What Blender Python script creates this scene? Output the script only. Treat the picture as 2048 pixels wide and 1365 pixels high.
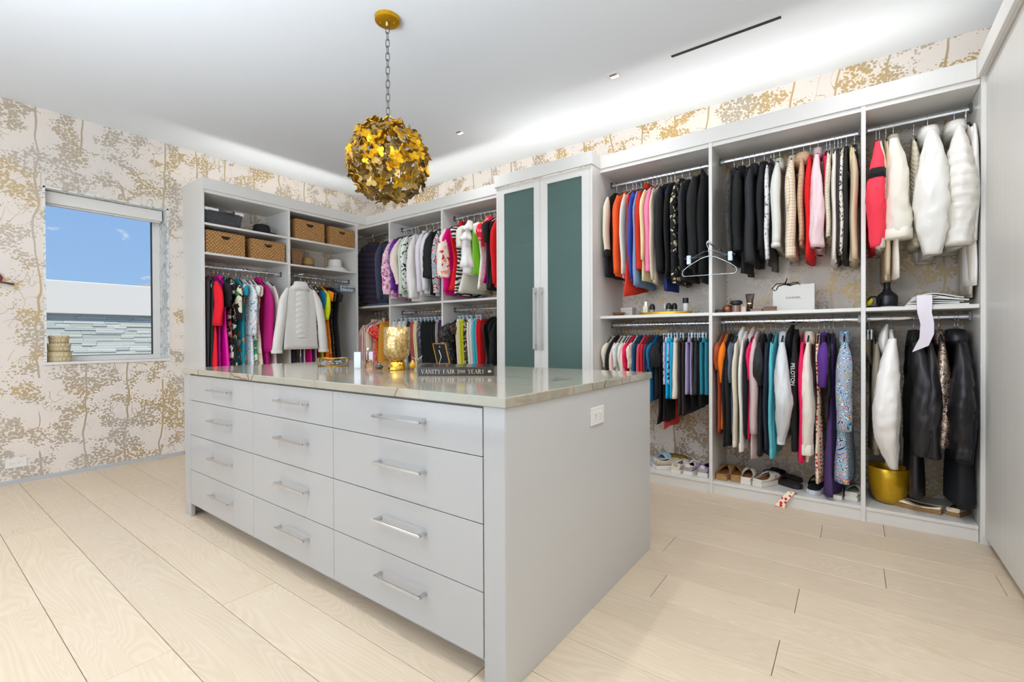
import bpy, bmesh, math, random
from mathutils import Vector, Matrix
import mathutils.noise as mnoise
random.seed(7)
PI = math.pi
SC = bpy.context.scene
COL = SC.collection
for o in list(bpy.data.objects):
    bpy.data.objects.remove(o)

# ------------------------------------------------------------------ camera
cam_d = bpy.data.cameras.new('camera')
cam_d.sensor_width = 36.0
cam_d.lens = 16.2526
cam_d.clip_start = 0.02
cam = bpy.data.objects.new('camera', cam_d)
COL.objects.link(cam)
R_ = Vector((0.80427525, 0.59424076, -0.00438675))
U_ = Vector((-0.00041555, 0.00794429, 0.99996836))
F_ = Vector((-0.59425681, 0.80424798, -0.00663633))
M = Matrix(((R_.x, U_.x, -F_.x, 5.0736), (R_.y, U_.y, -F_.y, -3.8230), (R_.z, U_.z, -F_.z, 1.08), (0, 0, 0, 1)))
cam.matrix_world = M
SC.camera = cam

# ------------------------------------------------------------------ view
SC.view_settings.view_transform = 'Standard'
SC.view_settings.look = 'None'
SC.view_settings.exposure = 0.06
SC.view_settings.gamma = 1.0
SC.view_settings.use_curve_mapping = False
SC.cycles.max_bounces = 10
SC.cycles.diffuse_bounces = 6
SC.cycles.sample_clamp_indirect = 4.0
SC.cycles.caustics_reflective = False
SC.cycles.caustics_refractive = False

# ------------------------------------------------------------------ sky
W = bpy.data.worlds.new('sky'); SC.world = W
W.use_nodes = True
nt = W.node_tree; nt.nodes.clear()
def wn(t, **k):
    n = nt.nodes.new(t)
    for a, b in k.items(): setattr(n, a, b)
    return n
tc = wn('ShaderNodeTexCoord'); sep = wn('ShaderNodeSeparateXYZ')
nt.links.new(tc.outputs['Generated'], sep.inputs[0])
ramp = wn('ShaderNodeValToRGB')
ramp.color_ramp.elements[0].position = 0.0; ramp.color_ramp.elements[0].color = (0.40, 0.61, 0.93, 1)
ramp.color_ramp.elements[1].position = 0.55; ramp.color_ramp.elements[1].color = (0.20, 0.40, 0.84, 1)
nt.links.new(sep.outputs['Z'], ramp.inputs[0])
cl = wn('ShaderNodeTexNoise'); cl.inputs['Scale'].default_value = 17.0; cl.inputs['Detail'].default_value = 5.0
mp = wn('ShaderNodeMapping'); mp.inputs['Scale'].default_value = (1, 1, 2.2); mp.inputs['Location'].default_value = (0.35, 0.1, 0.2)
nt.links.new(tc.outputs['Generated'], mp.inputs[0]); nt.links.new(mp.outputs[0], cl.inputs['Vector'])
cr = wn('ShaderNodeValToRGB')
cr.color_ramp.elements[0].position = 0.655; cr.color_ramp.elements[1].position = 0.74
nt.links.new(cl.outputs['Fac'], cr.inputs[0])
mx = wn('ShaderNodeMixRGB'); mx.inputs[2].default_value = (0.95, 0.95, 0.96, 1)
nt.links.new(cr.outputs[0], mx.inputs[0]); nt.links.new(ramp.outputs[0], mx.inputs[1])
bg = wn('ShaderNodeBackground'); bg.inputs['Strength'].default_value = 0.86
out = wn('ShaderNodeOutputWorld')
nt.links.new(mx.outputs[0], bg.inputs[0]); nt.links.new(bg.outputs[0], out.inputs[0])

def light(name, kind, loc, energy, color=(1, 1, 1), rot=(0, 0, 0), **k):
    d = bpy.data.lights.new(name, kind); d.energy = energy; d.color = color
    for a, b in k.items(): setattr(d, a, b)
    o = bpy.data.objects.new(name, d); o.location = loc; o.rotation_euler = rot
    COL.objects.link(o); return o
light('sun', 'SUN', (8, -6, 9), 3.9, (1.0, 0.9, 0.78), rot=(math.radians(42), 0, math.radians(62)), angle=0.01)
CEIL = 2.879
# unseen fill lamp added behind the camera, in front of an invented door
light('fill_behind', 'AREA', (2.9, -5.33, 1.1), 44, (0.90, 0.97, 1.06), rot=(PI/2, 0, 0), shape='RECTANGLE', size=4.4, size_y=1.9)
# unseen lamp added behind the camera, aimed up to brighten the ceiling
light('fill_upward', 'AREA', (3.6, -4.5, 1.75), 96, (0.88, 0.965, 1.07), rot=(PI - 0.35, 0, 0), shape='RECTANGLE', size=2.6, size_y=1.0)
# hidden light strips on top of the cabinets, behind the crown
WARM = (1.0, 0.98, 0.94)
light('strip_left', 'AREA', (0.415, -1.30, 2.458), 2.6, WARM, rot=(PI, 0, 0), shape='RECTANGLE', size=0.02, size_y=1.62)
light('strip_back', 'AREA', (1.49, -0.418, 2.458), 2.9, WARM, rot=(PI, 0, 0), shape='RECTANGLE', size=2.0, size_y=0.02)
light('strip_tall', 'AREA', (2.98, -0.42, 2.455), 2.0, WARM, rot=(PI, 0, 0), shape='RECTANGLE', size=0.86, size_y=0.02)
light('strip_right', 'AREA', (4.53, -0.362, 2.455), 4.5, WARM, rot=(PI, 0, 0), shape='RECTANGLE', size=2.06, size_y=0.02)

# ------------------------------------------------------------------ helpers
def lin(c):
    r = []
    for v in c[:3]:
        v = v / 255.0
        r.append(v / 12.92 if v <= 0.04045 else ((v + 0.055) / 1.055) ** 2.4)
    return (r[0], r[1], r[2], 1.0)

class G:
    """vertices and faces gathered for one mesh object"""
    def __init__(s): s.v = []; s.f = []
    def add(s, v, f):
        n = len(s.v); s.v += [tuple(p) for p in v]; s.f += [tuple(i + n for i in q) for q in f]; return s
    def box(s, x0, x1, y0, y1, z0, z1):
        return s.add([(x0, y0, z0), (x1, y0, z0), (x1, y1, z0), (x0, y1, z0), (x0, y0, z1), (x1, y0, z1), (x1, y1, z1), (x0, y1, z1)],
                     [(0, 3, 2, 1), (4, 5, 6, 7), (0, 1, 5, 4), (1, 2, 6, 5), (2, 3, 7, 6), (3, 0, 4, 7)])
    def rings(s, rs, cap0=True, cap1=True):
        n = len(rs[0]); b = len(s.v); m = len(rs)
        for r in rs: s.v += [tuple(p) for p in r]
        for i in range(m - 1):
            for j in range(n):
                k = (j + 1) % n
                s.f.append((b + i*n + j, b + i*n + k, b + (i+1)*n + k, b + (i+1)*n + j))
        if cap0: s.f.append(tuple(b + j for j in reversed(range(n))))
        if cap1: s.f.append(tuple(b + (m-1)*n + j for j in range(n)))
        return s
    def lathe(s, prof, c=(0, 0, 0), n=24, cap0=True, cap1=True, sx=1.0, sy=1.0):
        rs = [[(c[0] + r*sx*math.cos(2*PI*j/n), c[1] + r*sy*math.sin(2*PI*j/n), c[2] + z) for j in range(n)] for r, z in prof]
        return s.rings(rs, cap0, cap1)
    def tube(s, pts, r, n=6, closed=False):
        P = [Vector(p) for p in pts]; m = len(P); rs = []
        up = None
        for i in range(m):
            a = P[i-1] if (i > 0 or closed) else P[i]
            c = P[(i+1) % m] if (i < m-1 or closed) else P[i]
            t = (c - a).normalized() if (c - a).length > 1e-9 else Vector((0, 0, 1))
            if up is None:
                up = Vector((0, 0, 1)) if abs(t.z) < 0.9 else Vector((1, 0, 0))
            sd = t.cross(up)
            if sd.length < 1e-6: sd = t.cross(Vector((0, 1, 0.3)))
            sd.normalize(); up = sd.cross(t).normalized()
            rr = r[i] if isinstance(r, (list, tuple)) else r
            rs.append([P[i] + sd*math.cos(2*PI*j/n)*rr + up*math.sin(2*PI*j/n)*rr for j in range(n)])
        if closed:
            rs.append(rs[0]); return s.rings(rs, False, False)
        return s.rings(rs)
    def prism(s, poly, plane, d0, d1):
        """poly in 2d, extruded along the third axis; plane 'xz','yz','xy'"""
        def m3(p, d):
            return {'xz': (p[0], d, p[1]), 'yz': (d, p[0], p[1]), 'xy': (p[0], p[1], d)}[plane]
        return s.rings([[m3(p, d0) for p in poly], [m3(p, d1) for p in poly]])
    def xf(s, mat):
        s.v = [tuple(mat @ Vector(p)) for p in s.v]; return s

ROOTM = {}
def obj(name, g, mat, parent=None, smooth=False, bevel=0.0, local=False, seg=1):
    me = bpy.data.meshes.new(name)
    v = g.v
    if parent is not None and not local:
        inv = ROOTM[parent.name].inverted(); v = [tuple(inv @ Vector(p)) for p in v]
    me.from_pydata(v, [], g.f); me.validate(); 
    bm = bmesh.new(); bm.from_mesh(me); bmesh.ops.recalc_face_normals(bm, faces=bm.faces); bm.to_mesh(me); bm.free()
    if smooth:
        for p in me.polygons: p.use_smooth = True
    if mat: me.materials.append(mat)
    o = bpy.data.objects.new(name, me); COL.objects.link(o)
    if parent is not None:
        o.parent = parent; ROOTM[o.name] = ROOTM[parent.name]
    else: ROOTM[o.name] = Matrix.Identity(4)
    if bevel:
        m = o.modifiers.new('bevel', 'BEVEL'); m.width = bevel; m.segments = seg; m.limit_method = 'ANGLE'; m.angle_limit = 0.7
    if smooth == 'auto':
        try: me.set_sharp_from_angle(angle=0.6)
        except Exception: pass
    return o

def thing(name, label, cat, loc=(0, 0, 0), rz=0.0, group=None):
    o = bpy.data.objects.new(name, None); COL.objects.link(o)
    o.empty_display_size = 0.05
    o.location = loc; o.rotation_euler = (0, 0, rz); o['label'] = label; o['category'] = cat
    if group: o['group'] = group
    ROOTM[o.name] = Matrix.Translation(loc) @ Matrix.Rotation(rz, 4, 'Z')
    return o
def tag(o, label, cat, group=None):
    o['label'] = label; o['category'] = cat
    if group: o['group'] = group
    return o
def struct(name, g, mat, parent=None, **k):
    o = obj(name, g, mat, parent, **k)
    if parent is None: o['kind'] = 'structure'
    return o
def dup(o, parent=None, loc=None, rz=None):
    c = o.copy(); COL.objects.link(c)
    if parent is not None: c.parent = parent
    if loc is not None: c.location = loc
    if rz is not None: c.rotation_euler = (0, 0, rz)
    for ch in o.children: dup(ch, c)
    return c

# ------------------------------------------------------------------ materials
def newmat(name):
    m = bpy.data.materials.new(name); m.use_nodes = True
    t = m.node_tree
    return m, t, t.nodes['Principled BSDF']
def N(t, ty, **k):
    n = t.nodes.new(ty)
    for a, b in k.items():
        if a in n.inputs.keys(): n.inputs[a].default_value = b
        else: setattr(n, a, b)
    return n
def L(t, a, b): t.links.new(a, b)
def mth(t, op, a, b=None, c=None):
    n = t.nodes.new('ShaderNodeMath'); n.operation = op
    for i, q in enumerate((a, b, c)):
        if q is None: continue
        if isinstance(q, (int, float)): n.inputs[i].default_value = q
        else: t.links.new(q, n.inputs[i])
    return n.outputs[0]
def mixc(t, f, a, b):
    n = t.nodes.new('ShaderNodeMixRGB')
    for i, q in enumerate((f, a, b)):
        if isinstance(q, (int, float)): n.inputs[i].default_value = q
        elif isinstance(q, tuple): n.inputs[i].default_value = q
        else: t.links.new(q, n.inputs[i])
    return n.outputs[0]
def rampn(t, fac, stops, const=False):
    n = t.nodes.new('ShaderNodeValToRGB'); e = n.color_ramp.elements
    if const: n.color_ramp.interpolation = 'CONSTANT'
    e[0].position = stops[0][0]; e[0].color = stops[0][1]
    e[1].position = stops[-1][0]; e[1].color = stops[-1][1]
    for p, c in stops[1:-1]:
        q = e.new(p); q.color = c
    t.links.new(fac, n.inputs[0]); return n.outputs[0]
def bump(t, b, h, strength=0.3, dist=0.01):
    n = N(t, 'ShaderNodeBump', Strength=strength, Distance=dist); L(t, h, n.inputs['Height']); L(t, n.outputs[0], b.inputs['Normal'])
def plain(name, c, rough=0.5, metal=0.0, spec=None, coat=0.0, nb=0.0, ns=300.0, alpha=None):
    m, t, b = newmat(name)
    b.inputs['Base Color'].default_value = lin(c); b.inputs['Roughness'].default_value = rough; b.inputs['Metallic'].default_value = metal
    if coat: b.inputs['Coat Weight'].default_value = coat; b.inputs['Coat Roughness'].default_value = 0.06
    tcn = N(t, 'ShaderNodeTexCoord')
    n = N(t, 'ShaderNodeTexNoise', Scale=ns, Detail=2.0); L(t, tcn.outputs['Object'], n.inputs['Vector'])
    v = mixc(t, mth(t, 'MULTIPLY', n.outputs['Fac'], 0.10 if not metal else 0.05), lin(c), lin([x*0.85 for x in c]))
    L(t, v, b.inputs['Base Color'])
    if nb: bump(t, b, n.outputs['Fac'], nb, 0.002)
    return m
def glass(name, c=(255, 255, 255), rough=0.0, ior=1.45, trans=1.0):
    m, t, b = newmat(name)
    b.inputs['Base Color'].default_value = lin(c); b.inputs['Roughness'].default_value = rough
    b.inputs['Transmission Weight'].default_value = trans; b.inputs['IOR'].default_value = ior
    return m

M_ = {}
M_['lacquer'] = plain('white_lacquer', (224, 222, 217), 0.32, nb=0.02, ns=80)
M_['gloss'] = plain('gloss_white_front', (174, 174, 174), 0.12, coat=0.4)
M_['linen_white'] = plain('island_side_white', (196, 196, 195), 0.4, nb=0.03, ns=400)
M_['ceiling'] = plain('ceiling_paint', (228, 233, 238), 0.9)
M_['greykick'] = plain('grey_trim', (186, 188, 192), 0.4)
M_['chrome'] = plain('chrome', (215, 217, 220), 0.12, 1.0)
M_['chrome_dark'] = plain('dark_nickel', (120, 118, 115), 0.3, 1.0)
M_['plastic_white'] = plain('white_plastic', (228, 226, 222), 0.4)
M_['black_plastic'] = plain('black_plastic', (22, 22, 23), 0.45)
M_['black_velvet'] = plain('black_velvet', (24, 24, 26), 0.95)
M_['clear'] = glass('clear_plastic', (235, 242, 248), 0.08, 1.3)
M_['frost'] = glass('frosted_tub', (235, 238, 242), 0.18, 1.12, 0.92)
M_['pane'] = glass('window_pane', (250, 255, 255), 0.0, 1.02)
M_['dark'] = plain('dark_slot', (40, 34, 30), 0.7)
M_['subfloor'] = plain('subfloor', (128, 106, 80), 0.9)

def mat_cabinet_wood():
    m, t, b = newmat('tall_door_ribbed_white')
    tcn = N(t, 'ShaderNodeTexCoord'); mpn = N(t, 'ShaderNodeMapping'); mpn.inputs['Scale'].default_value = (90, 90, 0.6)
    L(t, tcn.outputs['Object'], mpn.inputs[0])
    n = N(t, 'ShaderNodeTexNoise', Scale=1.0, Detail=3.0); L(t, mpn.outputs[0], n.inputs['Vector'])
    L(t, mixc(t, n.outputs['Fac'], lin((205, 203, 197)), lin((219, 217, 211))), b.inputs['Base Color'])
    b.inputs['Roughness'].default_value = 0.4; bump(t, b, n.outputs['Fac'], 0.05, 0.002)
    return m
M_['tall'] = mat_cabinet_wood()

def mat_wallpaper(name, horiz, hues):
    """cream paper printed with taupe and gold trees; horiz = axis running along the wall"""
    m, t, b = newmat(name)
    tcn = N(t, 'ShaderNodeTexCoord'); sp = N(t, 'ShaderNodeSeparateXYZ'); L(t, tcn.outputs['Object'], sp.inputs[0])
    u = sp.outputs[horiz]; w = sp.outputs['Z']
    def vec(su, sw, off=0.0):
        c = N(t, 'ShaderNodeCombineXYZ'); L(t, mth(t, 'MULTIPLY', u, su), c.inputs[0]); L(t, mth(t, 'MULTIPLY', w, sw), c.inputs[1]); c.inputs[2].default_value = off
        return c.outputs[0]
    def noise(su, sw, off, det=2.0):
        n = N(t, 'ShaderNodeTexNoise', Scale=1.0, Detail=det); L(t, vec(su, sw, off), n.inputs['Vector']); return n.outputs['Fac']
    # trunks
    wob = mth(t, 'MULTIPLY', mth(t, 'SUBTRACT', noise(1.5, 2.2, 3.1), 0.5), 0.16)
    um = mth(t, 'ABSOLUTE', mth(t, 'SUBTRACT', mth(t, 'MODULO', mth(t, 'ADD', mth(t, 'ADD', u, wob), 20.0), 0.27), 0.135))
    trunk = mth(t, 'MULTIPLY', mth(t, 'LESS_THAN', um, 0.0062), mth(t, 'GREATER_THAN', noise(2.6, 0.9, 7.7), 0.40))
    # branches: contour of two noises
    br1 = mth(t, 'LESS_THAN', mth(t, 'ABSOLUTE', mth(t, 'SUBTRACT', noise(7.5, 4.2, 1.3, 1.0), 0.5)), 0.006)
    br2 = mth(t, 'LESS_THAN', mth(t, 'ABSOLUTE', mth(t, 'SUBTRACT', noise(9.0, 6.5, 11.9, 1.0), 0.46)), 0.006)
    brm = mth(t, 'GREATER_THAN', noise(3.4, 3.4, 5.5), 0.54)
    br = mth(t, 'MULTIPLY', mth(t, 'MAXIMUM', br1, br2), brm)
    # leaves
    clus = noise(5.6, 6.6, 0.2, 3.5)
    vo = N(t, 'ShaderNodeTexVoronoi', Scale=1.0); vo.inputs['Randomness'].default_value = 1.0
    jit = N(t, 'ShaderNodeTexNoise', Scale=1.0, Detail=1.0); L(t, vec(75, 75, 2.0), jit.inputs['Vector'])
    va = N(t, 'ShaderNodeVectorMath', operation='ADD'); L(t, vec(52, 60, 0.0), va.inputs[0])
    vs = N(t, 'ShaderNodeVectorMath', operation='SCALE'); vs.inputs['Scale'].default_value = 0.8; L(t, jit.outputs['Color'], vs.inputs[0]); L(t, vs.outputs[0], va.inputs[1])
    L(t, va.outputs[0], vo.inputs['Vector'])
    thr = mth(t, 'MINIMUM', mth(t, 'MULTIPLY', mth(t, 'SUBTRACT', clus, 0.405), 4.2), 0.60)
    leaf = mth(t, 'LESS_THAN', vo.outputs['Distance'], thr)
    mask = mth(t, 'MAXIMUM', mth(t, 'MAXIMUM', trunk, br), leaf)
    hue = noise(2.0, 2.3, 9.0, 2.0)
    hr = rampn(t, hue, [(0.40, lin(hues[0])), (0.52, lin(hues[1])), (0.62, lin(hues[2]))])
    wash = rampn(t, noise(1.6, 1.9, 14.0, 3.0), [(0.35, lin((222, 214, 207))), (0.65, lin((230, 219, 207)))])
    L(t, mixc(t, mth(t, 'MULTIPLY', mask, 0.92), wash, hr), b.inputs['Base Color'])
    L(t, mth(t, 'MULTIPLY', mask, 0.35), b.inputs['Metallic'])
    L(t, mth(t, 'SUBTRACT', 0.75, mth(t, 'MULTIPLY', mask, 0.3)), b.inputs['Roughness'])
    bump(t, b, mask, 0.12, 0.0006)
    return m
M_['paper_x'] = mat_wallpaper('wallpaper_right', 'X', ((178, 164, 144), (180, 154, 106), (196, 160, 92)))  # same paper as the left wall, with the lighting's golden cast coloured in
M_['paper_y'] = mat_wallpaper('wallpaper_left', 'Y', ((186, 176, 164), (186, 171, 148), (192, 168, 122)))

def mat_oak():
    m, t, b = newmat('white_oiled_oak')
    oi = N(t, 'ShaderNodeObjectInfo'); tcn = N(t, 'ShaderNodeTexCoord')
    off = N(t, 'ShaderNodeVectorMath', operation='SCALE'); off.inputs['Scale'].default_value = 17.0
    cx = N(t, 'ShaderNodeCombineXYZ'); L(t, oi.outputs['Random'], cx.inputs[0]); L(t, oi.outputs['Random'], cx.inputs[1]); L(t, oi.outputs['Random'], cx.inputs[2])
    L(t, cx.outputs[0], off.inputs[0])
    ad = N(t, 'ShaderNodeVectorMath', operation='ADD'); L(t, tcn.outputs['Object'], ad.inputs[0]); L(t, off.outputs[0], ad.inputs[1])
    m1 = N(t, 'ShaderNodeMapping'); m1.inputs['Scale'].default_value = (0.9, 7.0, 1.0); L(t, ad.outputs[0], m1.inputs[0])
    n1 = N(t, 'ShaderNodeTexNoise', Scale=1.0, Detail=1.0, Distortion=0.6); L(t, m1.outputs[0], n1.inputs['Vector'])
    rings = mth(t, 'FRACT', mth(t, 'MULTIPLY', n1.outputs['Fac'], 26.0))
    rg = rampn(t, rings, [(0.0, (0, 0, 0, 1)), (0.5, (1, 1, 1, 1)), (0.8, (0.55, 0.55, 0.55, 1)), (1.0, (0, 0, 0, 1))])
    m2 = N(t, 'ShaderNodeMapping'); m2.inputs['Scale'].default_value = (4.0, 160.0, 1.0); L(t, ad.outputs[0], m2.inputs[0])
    n2 = N(t, 'ShaderNodeTexNoise', Scale=1.0, Detail=3.0); L(t, m2.outputs[0], n2.inputs['Vector'])
    n3 = N(t, 'ShaderNodeTexNoise', Scale=2.2, Detail=2.0); L(t, ad.outputs[0], n3.inputs['Vector'])
    base = mixc(t, n3.outputs['Fac'], lin((210, 193, 167)), lin((222, 207, 185)))
    c = mixc(t, mth(t, 'MULTIPLY', rg, 0.30), base, lin((190, 164, 132)))
    c = mixc(t, mth(t, 'MULTIPLY', n2.outputs['Fac'], 0.2), c, lin((180, 152, 120)))
    vk = N(t, 'ShaderNodeTexVoronoi', Scale=1.3); L(t, m1.outputs[0], vk.inputs['Vector'])
    kn = rampn(t, vk.outputs['Distance'], [(0.0, (1, 1, 1, 1)), (0.055, (0, 0, 0, 1)), (1.0, (0, 0, 0, 1))])
    c = mixc(t, mth(t, 'MULTIPLY', kn, 0.5), c, lin((150, 122, 92)))
    tone = mth(t, 'ADD', 0.95, mth(t, 'MULTIPLY', oi.outputs['Random'], 0.09))
    hv = N(t, 'ShaderNodeHueSaturation'); L(t, tone, hv.inputs['Value']); L(t, c, hv.inputs['Color'])
    L(t, hv.outputs[0], b.inputs['Base Color'])
    L(t, mth(t, 'ADD', 0.30, mth(t, 'MULTIPLY', n2.outputs['Fac'], 0.18)), b.inputs['Roughness'])
    bump(t, b, n2.outputs['Fac'], 0.08, 0.001)
    return m
M_['oak'] = mat_oak()

def mat_quartzite():
    m, t, b = newmat('brown_veined_quartzite')
    tcn = N(t, 'ShaderNodeTexCoord')
    mp1 = N(t, 'ShaderNodeMapping'); mp1.inputs['Scale'].default_value = (1.6, 6.5, 6.5); mp1.inputs['Rotation'].default_value = (0, 0, 0.5); L(t, tcn.outputs['Object'], mp1.inputs[0])
    n1 = N(t, 'ShaderNodeTexNoise', Scale=1.0, Detail=5.0, Distortion=0.5); L(t, mp1.outputs[0], n1.inputs['Vector'])
    base = rampn(t, n1.outputs['Fac'], [(0.3, lin((150, 140, 122))), (0.5, lin((172, 163, 146))), (0.62, lin((158, 158, 143))), (0.75, lin((182, 172, 158)))])
    mp2 = N(t, 'ShaderNodeMapping'); mp2.inputs['Scale'].default_value = (1.1, 2.4, 1.5); mp2.inputs['Rotation'].default_value = (0.2, 0.1, 0.35); L(t, tcn.outputs['Object'], mp2.inputs[0])
    n2 = N(t, 'ShaderNodeTexNoise', Scale=3.0, Detail=2.0); L(t, tcn.outputs['Object'], n2.inputs['Vector'])
    va = N(t, 'ShaderNodeVectorMath', operation='ADD'); vs = N(t, 'ShaderNodeVectorMath', operation='SCALE'); vs.inputs['Scale'].default_value = 0.35
    L(t, n2.outputs['Color'], vs.inputs[0]); L(t, mp2.outputs[0], va.inputs[0]); L(t, vs.outputs[0], va.inputs[1])
    vo = N(t, 'ShaderNodeTexVoronoi', Scale=2.3, feature='DISTANCE_TO_EDGE'); L(t, va.outputs[0], vo.inputs['Vector'])
    vein = rampn(t, vo.outputs['Distance'], [(0.0, (1, 1, 1, 1)), (0.012, (0.85, 0.85, 0.85, 1)), (0.02, (0, 0, 0, 1)), (1.0, (0, 0, 0, 1))])
    n4 = N(t, 'ShaderNodeTexNoise', Scale=2.0, Detail=1.0); L(t, tcn.outputs['Object'], n4.inputs['Vector'])
    vm = mth(t, 'MULTIPLY', vein, rampn(t, n4.outputs['Fac'], [(0.42, (0.1, 0.1, 0.1, 1)), (0.6, (1, 1, 1, 1))]))
    L(t, mixc(t, vm, base, lin((112, 82, 48))), b.inputs['Base Color'])
    b.inputs['Roughness'].default_value = 0.12
    b.inputs['Coat Weight'].default_value = 0.3; b.inputs['Coat Roughness'].default_value = 0.04
    return m
M_['quartz'] = mat_quartzite()

def mat_marble():
    m, t, b = newmat('white_marble_reveal')
    tcn = N(t, 'ShaderNodeTexCoord')
    n = N(t, 'ShaderNodeTexNoise', Scale=7.0, Detail=6.0, Distortion=1.6); L(t, tcn.outputs['Object'], n.inputs['Vector'])
    c = rampn(t, n.outputs['Fac'], [(0.3, lin((226, 228, 226))), (0.48, lin((224, 226, 222))), (0.51, lin((150, 158, 155))), (0.55, lin((224, 226, 222))), (0.8, lin((235, 235, 232)))])
    L(t, c, b.inputs['Base Color']); b.inputs['Roughness'].default_value = 0.3
    return m
M_['marble'] = mat_marble()

def mat_weave(name, c1, c2, su=60.0, sv=75.0):
    m, t, b = newmat(name)
    tcn = N(t, 'ShaderNodeTexCoord'); sp = N(t, 'ShaderNodeSeparateXYZ'); L(t, tcn.outputs['Object'], sp.inputs[0])
    uv = mth(t, 'ADD', sp.outputs['X'], sp.outputs['Y'])
    nz = N(t, 'ShaderNodeTexNoise', Scale=30.0, Detail=2.0); L(t, tcn.outputs['Object'], nz.inputs['Vector'])
    row = mth(t, 'FLOOR', mth(t, 'MULTIPLY', sp.outputs['Z'], sv))
    ph = mth(t, 'ADD', mth(t, 'MULTIPLY', uv, su), mth(t, 'MULTIPLY', row, 0.5))
    ph = mth(t, 'ADD', ph, mth(t, 'MULTIPLY', nz.outputs['Fac'], 0.9))
    h = mth(t, 'MULTIPLY', mth(t, 'ABSOLUTE', mth(t, 'SINE', mth(t, 'MULTIPLY', ph, PI))), mth(t, 'ABSOLUTE', mth(t, 'SINE', mth(t, 'MULTIPLY', sp.outputs['Z'], sv*PI))))
    n2 = N(t, 'ShaderNodeTexNoise', Scale=45.0, Detail=2.0); L(t, tcn.outputs['Object'], n2.inputs['Vector'])
    cc = mixc(t, mth(t, 'MULTIPLY', h, mth(t, 'ADD', 0.45, n2.outputs['Fac'])), lin(c1), lin(c2))
    L(t, cc, b.inputs['Base Color']); b.inputs['Roughness'].default_value = 0.7
    bump(t, b, h, 0.6, 0.006)
    return m

def mat_goldleaf(name, c1, c2, rough=0.38, metal=0.85):
    m, t, b = newmat(name)
    oi = N(t, 'ShaderNodeObjectInfo'); tcn = N(t, 'ShaderNodeTexCoord')
    n = N(t, 'ShaderNodeTexNoise', Scale=40.0, Detail=3.0); L(t, tcn.outputs['Object'], n.inputs['Vector'])
    f = mth(t, 'ADD', mth(t, 'MULTIPLY', n.outputs['Fac'], 0.5), mth(t, 'MULTIPLY', oi.outputs['Random'], 0.5))
    L(t, mixc(t, f, lin(c1), lin(c2)), b.inputs['Base Color'])
    b.inputs['Metallic'].default_value = metal; b.inputs['Roughness'].default_value = rough
    bump(t, b, n.outputs['Fac'], 0.15, 0.002)
    return m
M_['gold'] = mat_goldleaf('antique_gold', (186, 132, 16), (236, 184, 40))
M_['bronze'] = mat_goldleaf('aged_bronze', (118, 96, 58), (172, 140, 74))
M_['brass'] = plain('brass', (205, 160, 80), 0.25, 1.0)
M_['goldpaint'] = mat_goldleaf('gold_lacquer', (196, 150, 20), (222, 178, 40), 0.3, 0.55)

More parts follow.
